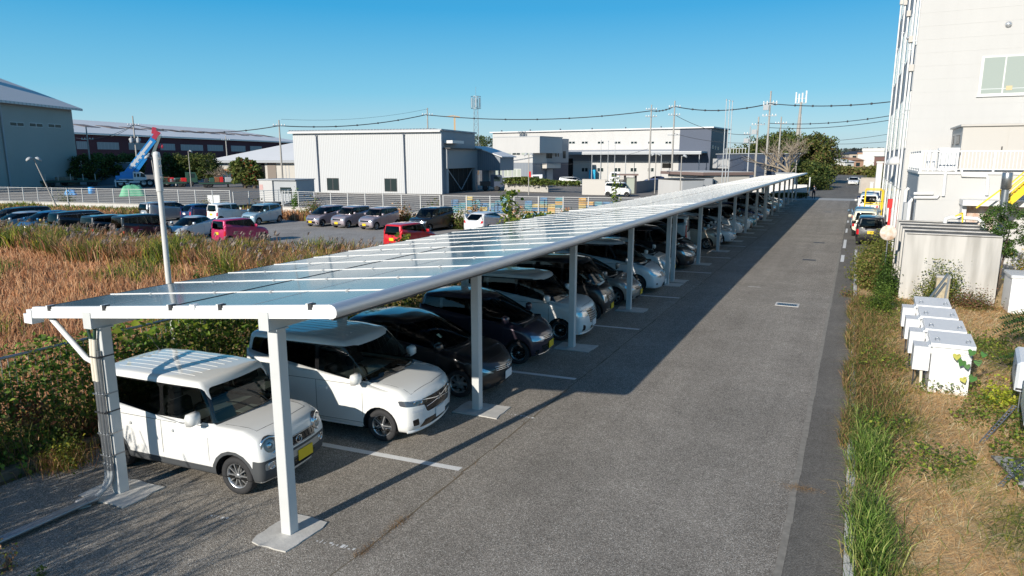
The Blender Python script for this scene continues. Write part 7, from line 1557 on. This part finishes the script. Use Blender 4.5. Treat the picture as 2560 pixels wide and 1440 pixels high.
def tree(label, x, y, h, cr, ct, n, cols, ls, th=None, clumps=26, group=None, name='tree', trunk=.16, zc=None, w=None, cz=None, asp=.75):
    """cr crown radius, ct height where the crown starts"""
    t = thing(name, label, 'tree', (x,y,-.05), 0, group); b = MB(); hh = h - ct; lean = random.uniform(-.3,.3)
    b.tube([(0,0,0),(lean*.3,0,ct*.6),(lean*.6,0,ct+hh*.3),(lean,.1,ct+hh*.7)], [trunk*1.2,trunk,trunk*.6,trunk*.2], 10, M_wood)
    cs = []
    for q in range(clumps):
        a = q*2.4+random.uniform(-.4,.4); f = (q+.5)/clumps; rr = cr*math.sqrt(max(.05, math.sin(math.pi*min(.97,f*.85+.12))))*random.uniform(.55,1.0); cs.append(((rr*math.cos(a)), rr*math.sin(a), ct + hh*f*.95))
    for e in cs[::2]: z0 = max(ct*.5, e[2]-cr*.5); b.tube([(lean*.4,0,z0),(e[0]*.5,e[1]*.5,(z0+e[2])/2+.1),e], [trunk*.35,trunk*.2,.02], 5, M_wood)
    b.build('trunk', None, t); cs = np.array(cs); k = rng.integers(0, clumps, n); r0 = cr*rng.uniform(.26,.46,clumps)[k]; p = rng.normal(size=(n,3)); p /= np.linalg.norm(p,axis=1)[:,None]; p *= (rng.random(n)**.4)[:,None]
    p = cs[k] + p*r0[:,None]*np.array([1,1,.75]); sh = rng.uniform(.7,1.25,clumps)[k][:,None]
    V, F, C = leaves(p, rng.uniform(.7,1.3,n)*ls, np.clip(palette(cols, n, .25, w)*sh,0,1), .2, asp); npmesh('crown', V, F, C, t); return t
PINE = [(.07,.11,.03),(.12,.15,.035),(.17,.18,.05),(.045,.075,.022)]; BROAD = [(.10,.15,.035),(.17,.21,.05),(.07,.11,.03),(.22,.22,.07)]
for k, (u, D, vt, vb, cr, lab) in enumerate(((222,150,387,440,3.2,'dark pine at the left end of the row behind the crane'),(255,152,384,438,3.0,'second dark pine from the left behind the crane'),(288,151,388,440,2.4,'dark pine just left of the crane boom foot'),(322,153,385,438,2.6,'dark pine half hidden by the crane boom'),(428,154,384,440,2.3,'dark pine right of the rusty pole'),(462,152,388,440,2.5,'dark pine by the thin bare pole'),(487,155,383,438,1.9,'narrow dark pine between two broader ones'),(513,150,386,440,3.0,'dark pine at the right end of the row'))):
    p = ad(u,396,D); z = zat(u,vt,D); zc = max(1.0, zat(u,vb,D)-.4); tree(lab, p.x, p.y, z, cr, zc, 3600, PINE, .34, group='pines behind the trailer yard', name='pine_tree', trunk=.2)
for (u, D, vt, cr, n, cols, lab) in ((608,122,396,2.2,2600,BROAD*5+[(.30,.08,.04)],'bushy tree flecked with red before the white hall'),(632,121,411,1.6,1500,BROAD*3+[(.32,.08,.04)],'low red-tinged tree beside the bushy one'),(1196,210,336,3.2,2000,PINE,'dark conifer behind the lean-to, left one'),(1216,215,340,3.6,2000,PINE,'dark conifer behind the lean-to, right one'),
   (1905,142,352,5.0,5200,BROAD+PINE,'dense dark tree at the left of the big clump'),(1938,150,340,5.2,5600,BROAD+PINE,'tall dense tree behind the bare one in the big clump'),(1968,158,328,4.8,5200,BROAD+[(.16,.15,.05)],'tallest evergreen of the big clump'),(2012,150,345,5.4,5600,BROAD+[(.17,.13,.05)],'broad olive tree right of the bare tree'),(2042,146,338,4.4,5200,BROAD+[(.18,.12,.05),(.15,.15,.04)],'rounded tree at the right end of the big clump'),(2030,124,408,3.6,4200,PINE,'low dark tree overhanging the far road')):
    p = ad(u,396,D); z = zat(u,vt,D); tree(lab, p.x, p.y, z, cr, max(.6, z*.22), n, cols, .42 if D > 100 else .3, clumps=34, trunk=.28, group='trees beyond the gate' if u > 1800 else None)
for (u, D, vt, vb, r_, cols, lab) in ((2195,122,412,445,2.4,[(.20,.22,.03),(.26,.26,.04),(.12,.15,.03)],'yellow-green round shrub over the grey far wall'),(2214,112,436,455,1.3,BROAD,'small green shrub at the foot of the tall building in the distance'),(2050,118,436,460,2.0,PINE,'dark low bush at the turn of the far road')):
    p = ad(u,396,D); z1 = zat(u,vt,D); bush('shrub', lab, p.x, p.y, 0, r_, r_, z1, 1800, cols, .26, clumps=14)
# bare tree by the gate
p = ad(1972,396,104); t = thing('bare_tree', 'bare wide-branching tree before the dark clump by the gate', 'tree', (p.x,p.y,0)); b = MB(); tw = MB()
def branch(a, d, L, r, lv):
    e = a + d*L; m_ = (a+e)/2 + Vector((random.uniform(-1,1),random.uniform(-1,1),random.uniform(-.3,.6)))*L*.08
    (b if lv < 2 else tw).tube([a, m_, e], [r, r*.8, r*.6], 6 if lv < 2 else 4, M_twig if lv else M_wood)
    if lv >= 4: return
    for q in range([6,4,3,3][lv]):
        ax_ = Vector((random.uniform(-1,1),random.uniform(-1,1),random.uniform(-.15,.55 if lv else .9))).normalized(); nd = (d*(.75 if lv else .35) + ax_*.8).normalized(); branch(a.lerp(e, random.uniform(.45,1)), nd, L*random.uniform(.68,.9), max(.03, r*.55), lv+1)
branch(Vector((0,0,-.05)), Vector((.04,0,1)), 3.3, .3, 0); b.build('trunk',None,t); tw.build('twigs',None,t)
p = ad(565,396,128); t = thing('bare_tree', 'small bare tree before the white hall', 'tree', (p.x,p.y,0)); b = MB(); tw = MB(); branch(Vector((0,0,-.05)), Vector((0,0,1)), 1.6, .14, 0); b.build('trunk',None,t); tw.build('twigs',None,t)
# far woods and hills
def mass(name, label, pts, z0, n, cols, ls, kind='stuff'):
    V = []; P = np.zeros((n,3)); m_ = len(pts)-1; k = rng.integers(0,m_,n); f = rng.random(n); A = np.array(pts)
    q = A[k]*(1-f[:,None]) + A[k+1]*f[:,None]; hgt = q[:,2]*(rng.random(n)**.55); P[:,0] = q[:,0]+rng.normal(0,q[:,3]*.5); P[:,1] = q[:,1]+rng.normal(0,q[:,3]*.5); P[:,2] = z0 + hgt*(.85+.25*np.sin(q[:,0]*.35)*np.cos(q[:,0]*.13+1))
    o = stuff(name, [leaves(P, rng.uniform(.7,1.4,n)*ls, palette(cols,n,.3), .3)], label, 'woods'); return o
def mp(u, v, D, s): p = ad(u,396,D); return (p.x, p.y, zat(u,v,D), s)
mass('far_woods', 'low woods in the distance between the navy sheds and the poles', [mp(1790,378,270,8),mp(1830,364,270,8),mp(1870,372,280,8),mp(1910,380,280,8)], 0, 9000, BROAD+[(.12,.09,.05)], 1.1)
mass('hill_woods', 'hazy wooded ridge behind the distant houses', [mp(2080,388,620,20),mp(2112,380,620,20),mp(2140,372,640,20),mp(2165,376,640,20),mp(2195,370,640,20),mp(2240,376,640,20)], 0, 12000, [(.09,.13,.11),(.14,.14,.12),(.17,.14,.13)], 2.6)
mass('roadside_scrub', 'yellow-green scrub behind the wire fence at the end of the far road', [mp(2055,414,236,2),mp(2100,411,232,2),mp(2150,413,228,2),mp(2200,412,226,2)], -.3, 6500, [(.20,.20,.06),(.14,.17,.05),(.28,.22,.10)], .75)
mass('office_hedge', 'uneven green hedge along the low wall in front of the office', [mp(1262,462,103,.6),mp(1320,458,101,.8),mp(1372,461,99,.6),mp(1450,466,97,.5)], 1.0, 2600, GREEN+BROAD, .3)
mass('hedge', 'low clipped hedge by the gate at the end of the carport', [(-4.4,84.6,.75,.5),(-2,84.8,.85,.5),(1.0,84.9,.8,.4)], 0, 3500, [(.12,.14,.04),(.18,.17,.06),(.08,.10,.03)], .16)
# --- vines on the parking fence: dense and leafy near, coarser far off
def fencerow(y0, y1, n, ls, xs=.28):
    y = rng.uniform(y0,y1,n); x = -5.58 + rng.normal(0,xs,n); top = 1.72 + .18*np.sin(y*1.9) + .14*np.sin(y*4.3+1); z = -.1 + (top+.1)*rng.random(n)**.7; k = x > -5.5; z = np.where(k & (rng.random(n) < .8), z*(1 - np.clip((x+5.5)/.55,0,.75)), z); return np.stack([x,y,z],1), ls
g1, _ = fencerow(-9, 9, 42000, .07); n = len(g1); c1 = palette([(.15,.26,.045),(.23,.35,.06),(.09,.15,.03),(.34,.42,.07),(.20,.16,.06)], n, .3); q = patch(g1[:,1]*3, g1[:,2]*4)
c1 = np.where((q > 1.25)[:,None], palette([(.26,.10,.055),(.20,.09,.05),(.30,.20,.08)], n, .25), c1)
big = g1[rng.choice(n, 1100)]; big[:,2] = 1.05 + rng.random(1100)*.95; big[:,0] = -5.45 + rng.normal(0,.3,1100); big = big[big[:,1] > 1.2]
g2, _ = fencerow(9, 40, 26000, .1); g3, _ = fencerow(40, 83, 9000, .2)
Q = np.stack([rng.normal(-5.35,.16,9000), rng.uniform(-9,12,9000)],1)
parts = [leaves(g1, rng.uniform(.05,.12,n), c1, .3, .6), leaves(big, rng.uniform(.11,.19,len(big)), palette([(.20,.30,.03),(.13,.22,.03),(.30,.36,.04)], len(big), .2), 1.0, .95), leaves(g2, rng.uniform(.06,.13,len(g2)), palette(GREEN+WEED[:2],len(g2),.3), .3), leaves(g3, rng.uniform(.12,.25,len(g3)), palette(GREEN+WEED[:2],len(g3),.3), .3),
   blades(P3(Q,0), rng.uniform(.2,1.1,9000)*np.where(Q[:,1]>2,.7,1), np.full(9000,.010), rng.uniform(.1,.6,9000), rng.uniform(0,6.28,9000), palette(GREEN+WEED,9000,.3), .3)]
stuff('vines', parts, 'tangle of green and reddish vines smothering the parking fence', 'vines')
# plants that can be told apart near the parking fence
bush('grass_tuft', 'yellow-green weed tuft growing at the kerb behind the near left post', -4.75, -.15, 0, .42, .42, .55, 900, YEL+GREEN, .05, 'weed', clumps=8)
Q = np.stack([rng.normal(-4.75,.22,700), rng.normal(-.15,.22,700)],1); V, F, C = blades(P3(Q,0), rng.uniform(.15,.5,700), np.full(700,.007), rng.uniform(.3,1.2,700), rng.uniform(0,6.28,700), palette(STRAW+YEL,700,.2), .4); V = V - np.array([-4.75,-.15,0]); npmesh('grass_blade', V, F, C, [o for o in bpy.data.objects if o.name == 'grass_tuft'][0])
def climber(label, x, y, h, n, seg, ls=.16, cols=((.10,.17,.03),(.17,.24,.04),(.30,.34,.05),(.06,.10,.02))):
    t = thing('climbing_plant', label, 'climbing plant', (x,y,-.45)); p = np.zeros((0,3)); b = MB()
    for (dx, hh, r) in seg: k = int(n*hh/h); z = rng.uniform(.2,1,k)*hh; p = np.concatenate([p, np.stack([dx*z/hh+rng.normal(0,r,k), rng.normal(0,r,k), z],1)]); b.tube([(0,0,0),(dx*.5,0,hh*.5),(dx,0,hh)],[.03,.02,.008],5,M_wood)
    V, F, C = leaves(p, rng.uniform(.6,1.3,len(p))*ls, palette(list(cols),len(p),.25), .3, .9); npmesh('foliage', V, F, C, t); b.build('stem',None,t)
climber('tall leafy climber rising over the carport roof edge before the crates', -6.5, 19.2, 4.0, 520, [(.0,4.0,.2),(.9,3.0,.25)]); climber('spreading leafy climber over the roof edge hiding the pale aqua car', -6.4, 20.6, 3.1, 900, [(.6,3.0,.35),(1.6,2.9,.3),(-.3,2.7,.3)])
climber('yellow-green climber in front of the bright red box car', -6.6, 11.9, 2.9, 260, [(0,2.9,.14)], .13, ((.22,.28,.04),(.34,.36,.06),(.12,.17,.03))); climber('narrow dark-leaved climber right of the leafy one at the roof edge', -6.6, 33.5, 4.3, 260, [(0,4.3,.16)], .16)
for k,(u,v,lab) in enumerate(((497,690,'young dark-leaved sapling in the dry field right of the rusty pole'),(540,672,'second young sapling in the dry field by the roof edge'),(640,648,'small yellow-leaved plant in the dry field'))):
    p = at(u,v,.2); bush('sapling', lab, p.x, p.y, -.45, .3, .3, 1.15, 170, (YEL if k==2 else GREEN), .11, 'sapling', clumps=6)
for (u,v,D,s,cols,lab) in ((500,500,73,1.0,GREEN+WEED,'olive bush against the slatted fence behind the navy car'),(150,492,84,1.3,PINE+GREEN,'dark green bush before the left slatted fence'),(555,510,70,.8,GREEN+WEED[:1],'dry greenish bush before the fence beside the rusty pole'),(640,540,62,1.1,WEED+GREEN,'grassy bush right of the light blue box car'),(780,500,63,1.3,GREEN+WEED,'branching green bush before the left warehouse window'),(1000,520,56,1.1,WEED+STRAW,'reddish brown weed clump behind the mauve cars'),(1080,505,57,1.3,GREEN+WEED,'thin branching bush by the warehouse corner'),(1140,560,52,1.1,GREEN+WEED[:1],'green shrub beside the black tall kei car'),(1300,540,52,1.2,STRAW+GREEN,'orange and green weed clump before the crate fence'),(1420,520,52,.9,GREEN+STRAW,'green weed climbing the crate fence, left of the leafy column'),(1500,520,51,.8,GREEN,'leafy green column climbing the crate fence'),(1560,515,51,.9,STRAW+WEED,'dry weed clump at the right end of the crate fence'),(1200,520,53,1.2,WEED+STRAW,'rusty brown weed bank left of the tall leafy climber')):
    p = ad(u,396,D); bush('bush', lab, p.x, p.y, -.5, s, s*.7, s*1.55, 900, cols, .16, clumps=12, group=None)
p = ad(733,396,65.6); t = bush('vine_column', 'bright green vine wrapped round a fence post left of the warehouse', p.x, p.y, .3, .42, .42, 1.75, 900, [(.10,.22,.03),(.16,.30,.04)], .14, 'vine', clumps=10)
# reeds just outside the left of the picture, whose shadows streak the asphalt
for k,(x,y,lab) in enumerate(((-4.9,-4.6,'tall reed clump by the kerb left of the picture'),(-3.6,-5.6,'tall reed clump in the lane corner behind the conduits'),(-2.3,-6.4,'tall reed clump nearest the camera on the left'))):
    t = thing('reed_clump', lab, 'reeds', (x,y,0)); n = 190; Q = rng.normal(0,.55,(n,2)); hh = rng.uniform(1.2,2.7,n); V1 = blades(P3(Q,0), hh, np.full(n,.018), rng.uniform(.05,.3,n), rng.uniform(0,6.28,n), palette(GREEN+STRAW,n,.2), .1)
    Lp = np.repeat(P3(Q,0),6,0); Lp[:,2] = np.repeat(hh,6)*rng.uniform(.3,.95,n*6); V2 = blades(Lp, rng.uniform(.25,.5,n*6), np.full(n*6,.03), rng.uniform(.6,1.3,n*6), rng.uniform(0,6.28,n*6), palette(GREEN+STRAW,n*6,.2), .3); V, F, C = joinm([V1,V2]); npmesh('blade', V, F, C, t)
p = at(20,1395,.15); bush('goldenrod', 'dry goldenrod sprig poking in at the bottom left corner', p.x, p.y, 0, .16, .16, .42, 130, STRAW+YEL, .035, 'weed', clumps=5); p = at(95,1435,.05); bush('goldenrod', 'small green weed at the bottom left edge of the asphalt', p.x, p.y, 0, .1, .1, .2, 60, GREEN, .04, 'weed', clumps=4)
# --- verge on the right
def zv(P): return np.full(len(P), .06)
n = 75000; P = scatter(n, 6.62, 13, -6, 20.5, lambda x, y: (x > 6.62) & ~((x > 7.6) & (x < 8.75) & (y > 9.9) & (y < 14.9)), .9); g = patch(P[:,0]*3+2, P[:,1]*1.6)
dry = palette([(.90,.64,.32),(.80,.50,.24),(.95,.80,.50),(.70,.42,.18),(.82,.56,.28)], n, .2); isg = (g + rng.normal(0,.35,n) > .5) | ((P[:,1] > 7) & (P[:,0] < 7.6) & (rng.random(n) < .45))
m2 = 5200; P2 = P[rng.choice(n, m2)]
stuff('cut_straw', [blades(P3(P2,.07), rng.uniform(.12,.34,m2), np.full(m2,.008), rng.uniform(.4,1.8,m2), rng.uniform(0,6.28,m2), palette([(.80,.58,.30),(.24,.34,.07),(.16,.24,.05),(.62,.40,.18),(.45,.44,.14)],m2,.25), .4), blades(P3(P,.065), rng.uniform(.05,.18,n), np.maximum(.006, wd_(P,.0007,.006)), rng.uniform(1.5,4.5,n), rng.normal(.4,1.2,n), np.where(isg[:,None], palette(GREEN+YEL,n,.25), dry), .55)], 'matted dry straw with green patches covering the right verge', 'grass')
def strip(n, f, hmin, hmax, cols, lean=(.3,1.0), w_=.011): y = rng.uniform(-6,20,n); k = f(y, n); y = y[k[1]]; x = k[0][k[1]]; Q = np.stack([x,y],1); m_ = len(Q); return blades(P3(Q,.06), rng.uniform(hmin,hmax,m_), np.full(m_,w_), rng.uniform(*lean,m_), rng.uniform(0,6.28,m_), palette(cols,m_,.25), .45)
def fgreen(y, n): x = 6.82 + rng.normal(0,.14,n); return x, (y < 7.6) & (y > -3) & (x > 6.55) & (rng.random(n) < .55+.45*np.sin(y*2.3+1)) 
def fmix(y, n): x = 6.42 + .1*np.sin(y*1.7) + np.abs(rng.normal(0,.5,n)); return x, (y > 6.0) & (x > 6.4)
def fkerb(y, n): x = 6.60 + rng.normal(0,.06,n); return x, (y < 8) & (y > -4) & (np.sin(y*1.9)+np.sin(y*4.7+2) > -.1)
stuff('verge_grass', [strip(5000, fkerb, .12, .4, [(.20,.30,.06),(.55,.40,.18),(.30,.30,.10)], (.5,1.4), .009), strip(15000, fgreen, .25, .62, [(.16,.27,.045),(.24,.36,.07),(.10,.17,.03),(.42,.46,.14)], (.25,1.0), .012), strip(16000, fmix, .12, .42, [(.18,.23,.05),(.40,.30,.12),(.55,.33,.15),(.13,.18,.03),(.36,.19,.10)], (.4,1.3), .010)], 'long green grass and mixed weeds along the kerb of the verge', 'grass')
# leafy ground weeds
n = 24000; P = scatter(n, 6.7, 12.5, -3, 20.4, lambda x, y: (patch(x*2.2, y*1.9) > .35) | ((x > 8.6) & (y > 3) & (y < 11) & (patch(x*3,y*3) > -.1)), .8); stuff('ground_weeds', [leaves(P3(P, .08+rng.random(n)*.28), rng.uniform(.03,.075,n), palette([(.10,.17,.03),(.17,.25,.04),(.30,.34,.05),(.07,.11,.02)],n,.25), .8, .7)], 'low leafy green weeds patchily covering the verge', 'weeds')
for (x,y,z,rx,ry,h,n,cols,ls,lab) in ((7.2,22.5,0,.75,1.3,1.35,5200,[(.16,.19,.04),(.24,.23,.06),(.10,.14,.03),(.30,.20,.09)],.085,'yellowish feathery shrub by the kerb, nearest to the tank corner'),(7.05,25.4,0,.8,1.6,1.6,5200,[(.20,.22,.045),(.13,.17,.03),(.28,.25,.07)],.085,'yellow-green feathery shrub hiding the first row car'),(7.5,28.4,0,.7,1.4,1.5,4200,[(.15,.19,.04),(.22,.22,.05)],.09,'feathery shrub just behind the round rusty board'),(7.55,21.0,0,.45,.9,1.35,4200,[(.07,.13,.025),(.11,.18,.03),(.05,.09,.02)],.07,'dark green leafy shrub against the left face of the concrete tank'),(7.35,18.2,0,.5,.9,.8,2800,[(.08,.14,.025),(.13,.19,.03)],.06,'low dark green creeping shrub in front of the tank corner'),
   (9.12,20.3,0,.75,.35,1.35,3400,[(.14,.20,.035),(.22,.27,.05),(.09,.13,.025),(.30,.28,.08)],.065,'ivy heap round the squat stone post'),(9.95,19.9,0,.75,.5,.75,2600,[(.20,.13,.07),(.14,.17,.04),(.28,.14,.08)],.06,'reddish ivy heap at the right foot of the tank'),(9.15,9.6,.06,.32,.4,.55,700,[(.40,.45,.04),(.30,.38,.04),(.48,.46,.06)],.07,'bright yellow-green shrub right of the nearest inverter box'),(11.9,20.9,.9,.85,.45,1.15,3000,[(.50,.36,.03),(.20,.22,.04),(.30,.20,.06),(.12,.16,.03)],.075,'yellow and green leafy shrub behind the low white cabinet'),(6.35,20.6,0,.55,.3,.35,350,[(.18,.22,.05),(.28,.16,.08)],.06,'trailing branch lying out over the kerb onto the lane')):
    bush('shrub', lab, x, y, z, rx, ry, h, n, cols, ls, clumps=16, asp=.6)
tree('small feathery-leaved tree behind the right corner of the tank', 11.0, 22.6, 3.35, .75, 1.6, 4200, [(.07,.14,.03),(.11,.20,.04),(.05,.09,.02)], .09, clumps=16, trunk=.04, name='small_tree', asp=.4)
def sprays(label, x, y, z, n, az0):
    t = thing('fern_branch', label, 'branch', (x,y,z)); parts_ = []; b = MB()
    for k in range(n):
        a = az0 + random.uniform(-.5,.5); L = random.uniform(.8,1.5); s = np.linspace(0,1,26)[:,None]; base = np.array([[0,0,k*.06]]); ctr = base + s*L*np.array([[math.cos(a),math.sin(a),.25]]) - np.array([[0,0,.4]])*(s**2)*L; b.tube([tuple(q) for q in ctr[::5]], .008, 4, M_wood)
        for sg in (-1,1): parts_.append(blades(ctr, .05+.16*(1-s[:,0])+.03, np.full(26,.05), np.full(26,2.5), np.full(26,a+sg*1.1), palette([(.06,.13,.03),(.09,.18,.04)],26,.2), .9))
    V, F, C = joinm(parts_); npmesh('frond', V, F, C, t); b.build('twig',None,t)
sprays('green feathery branches reaching in from the right edge above the straw', 10.9, 13.6, .9, 6, math.pi); sprays('second feathery branch low at the right edge', 10.7, 11.6, .55, 5, math.pi*.95)
sprays('green reed leaves arching at the bottom right corner', 8.5, 1.6, .1, 4, math.pi*.8)
# heart-shaped vine leaves over the nearest inverter box
t = thing('vine_spray', 'large heart-shaped vine leaves hanging over the nearest inverter box', 'vine', (8.95,9.6,.9)); b = MB(); lf = MB(); M_hl = mat('vine_leaf', (.06,.17,.035), .5); M_hy = mat('yellowing_vine_leaf', (.42,.40,.07), .5)
for k,(u,v,s,m_) in enumerate(((2392,890,.10,M_hy),(2405,905,.11,M_hl),(2430,880,.10,M_hl),(2445,905,.10,M_hl),(2418,915,.08,M_hl),(2432,945,.11,M_hl),(2408,948,.09,M_hy),(2460,885,.09,M_hl))):
    p = ay(u,v,9.72) - Vector((8.95,9.6,.9)); pts = [(0,-1),(.55,-.35),(.75,.15),(.5,.5),(.12,.42),(0,.25),(-.12,.42),(-.5,.5),(-.75,.15),(-.55,-.35)]; Mr = Matrix.Translation(p) @ Matrix.Rotation(random.uniform(-.5,.5),4,'Y') @ Matrix.Rotation(R(55),4,'X'); lf = MB(); lf.prism([(x*s,y*s) for x,y in pts], 0, .002, m_, Mr); lf.build('leaf',None,t); b.tube([Vector((.25,-.1,0)), (p+Vector((.1,0,.08))), p], .004, 4, M_wood)
b.build('stem',None,t)
for k,(u,v,lab) in enumerate(((2003,1222,'dry straw wisp lying at the lane edge'),(2200,680,'tiny straw wisp near the kerb'))):
    p = at(u,v,.01); t = thing('straw_wisp', lab, 'straw', p); n = 160; Q = rng.normal(0,1,(n,2))*np.array([.13,.05]); V, F, C = blades(P3(Q,0), rng.uniform(.02,.07,n), np.full(n,.004), rng.uniform(2,4,n), rng.uniform(0,6.28,n), palette([(.45,.28,.13),(.6,.42,.24)],n,.2), .8); npmesh('wisp', V, F, C, t)
# weeds in the joint by the stalls
y = np.concatenate([rng.uniform(-3,1.3,900), rng.uniform(1.3,9,160)]); Q = np.stack([1.15+rng.normal(0,.035,len(y)), y],1); k = (np.sin(y*3.1)+np.sin(y*7.7+1)+rng.normal(0,.5,len(y))) > .3; Q = Q[k]; m_ = len(Q)
stuff('joint_weeds', [blades(P3(Q,0), rng.uniform(.02,.09,m_), np.full(m_,.005), rng.uniform(.6,2.5,m_), rng.uniform(0,6.28,m_), palette([(.32,.17,.07),(.45,.28,.12),(.2,.12,.06)],m_,.2), .6)], 'dry weeds growing along the joint beside the stalls', 'weeds')
# ---- the person by the gate
def person(label, x, y, rz):
    root = thing('person', label, 'person', (x,y,0), rz); me = bpy.data.meshes.new('body'); 
    J = {'pel':(0,0,.92),'w':(0,.0,1.08),'ch':(0,.01,1.32),'nk':(0,.0,1.47),'hb':(0,-.01,1.55),'ht':(0,-.01,1.66),
         'hl':(.10,0,.88),'kl':(.13,-.02,.50),'al':(.17,.04,.09),'tl':(.18,-.12,.04),'hr':(-.10,0,.88),'kr':(-.12,-.03,.50),'ar':(-.13,.03,.09),'tr':(-.15,-.13,.04),
         'sl':(.19,.01,1.41),'el':(.26,.02,1.15),'wl':(.12,-.20,1.10),'pl':(.06,-.26,1.13),'sr':(-.19,.01,1.41),'er':(-.27,.03,1.15),'wr':(-.14,-.2,1.12),'pr':(-.07,-.26,1.14)}
    rad = {'pel':.145,'w':.13,'ch':.16,'nk':.06,'hb':.075,'ht':.085,'hl':.095,'kl':.065,'al':.045,'tl':.04,'hr':.095,'kr':.065,'ar':.045,'tr':.04,'sl':.06,'el':.045,'wl':.035,'pl':.03,'sr':.06,'er':.045,'wr':.035,'pr':.03}
    E = [('pel','w'),('w','ch'),('ch','nk'),('nk','hb'),('hb','ht'),('pel','hl'),('hl','kl'),('kl','al'),('al','tl'),('pel','hr'),('hr','kr'),('kr','ar'),('ar','tr'),('ch','sl'),('sl','el'),('el','wl'),('wl','pl'),('ch','sr'),('sr','er'),('er','wr'),('wr','pr')]
    ks = list(J); 
    for s_ in ('l','r'):
        sx = 1 if s_ == 'l' else -1; base = Vector(J['p'+s_])
        for f in range(4): k = 'f%d%s'%(f,s_); J[k] = tuple(base+Vector((-.02*sx,-.05+.004*f,.03-.02*f))); rad[k] = .009; E.append(('p'+s_,k)); ks.append(k)
        k = 'th'+s_; J[k] = tuple(base+Vector((-.035*sx,.0,.04))); rad[k] = .01; E.append(('p'+s_,k)); ks.append(k)
    me.from_pydata([J[k] for k in ks], [(ks.index(a),ks.index(c)) for a,c in E], []); o = bpy.data.objects.new('body', me); COL.objects.link(o); o.parent = root
    md = o.modifiers.new('skin','SKIN'); sv = me.skin_vertices[0].data
    for i,k in enumerate(ks): sv[i].radius = (rad[k],rad[k])
    sv[0].use_root = True; sb = o.modifiers.new('s','SUBSURF'); sb.levels = sb.render_levels = 2
    dg = bpy.context.evaluated_depsgraph_get(); ev = bpy.data.meshes.new_from_object(o.evaluated_get(dg)); o.modifiers.clear(); o.data = ev; ev.name = 'body'
    mats = [mat('skin',(.48,.30,.22),.6), mat('dark_navy_suit',(.012,.016,.035),.8), mat('white_shirt',(.7,.7,.7),.7), mat('shoe',(.01,.01,.01),.4)]
    for m_ in mats: ev.materials.append(m_)
    for pgn in ev.polygons:
        c = pgn.center; pgn.use_smooth = True; pgn.material_index = 0 if c.z > 1.475 or (c.y < -.2 and 1.0 < c.z < 1.25) else (3 if c.z < .1 else (2 if abs(c.x) < .05 and c.y < -.08 and c.z > 1.15 else 1))
    b = MB(); b.lathe([(.001,.13),(.06,.12),(.095,.06),(.1,.0),(.09,-.06),(.07,-.09)], 16, mat('black_hair',(.01,.01,.01),.7), Matrix.Translation((0,.012,1.63))); b.build('hair',None,root)
    b = MB(); 
    for x_ in (-.03,.03): b.lathe([(.001,.008),(.009,.004),(.01,0)], 8, M_dark, Matrix.Translation((x_,-.088,1.60)) @ Matrix.Rotation(R(90),4,'X'))
    b.build('eyes',None,root); b = MB(); b.add([(-.012,-.085,1.565),(.012,-.085,1.565),(0,-.082,1.60),(0,-.108,1.568)],[(0,1,3),(1,2,3),(2,0,3)],mats[0]); b.box(-.022,-.087,1.535,.022,-.08,1.542,mat('lips',(.35,.15,.13),.5)); b.build('nose_and_mouth',None,root)
    for x_ in (-.082,.082): b = MB(); b.lathe([(.001,.0),(.02,.0),(.025,.01),(.001,.015)], 8, mats[0], Matrix.Translation((x_,0,1.59)) @ Matrix.Rotation(R(90),4,'Y')); b.build('ear',None,root)
p = at(2033,498,0); person('person in dark suit and white shirt standing by the gate, hands held before the chest', p.x, p.y, R(8))
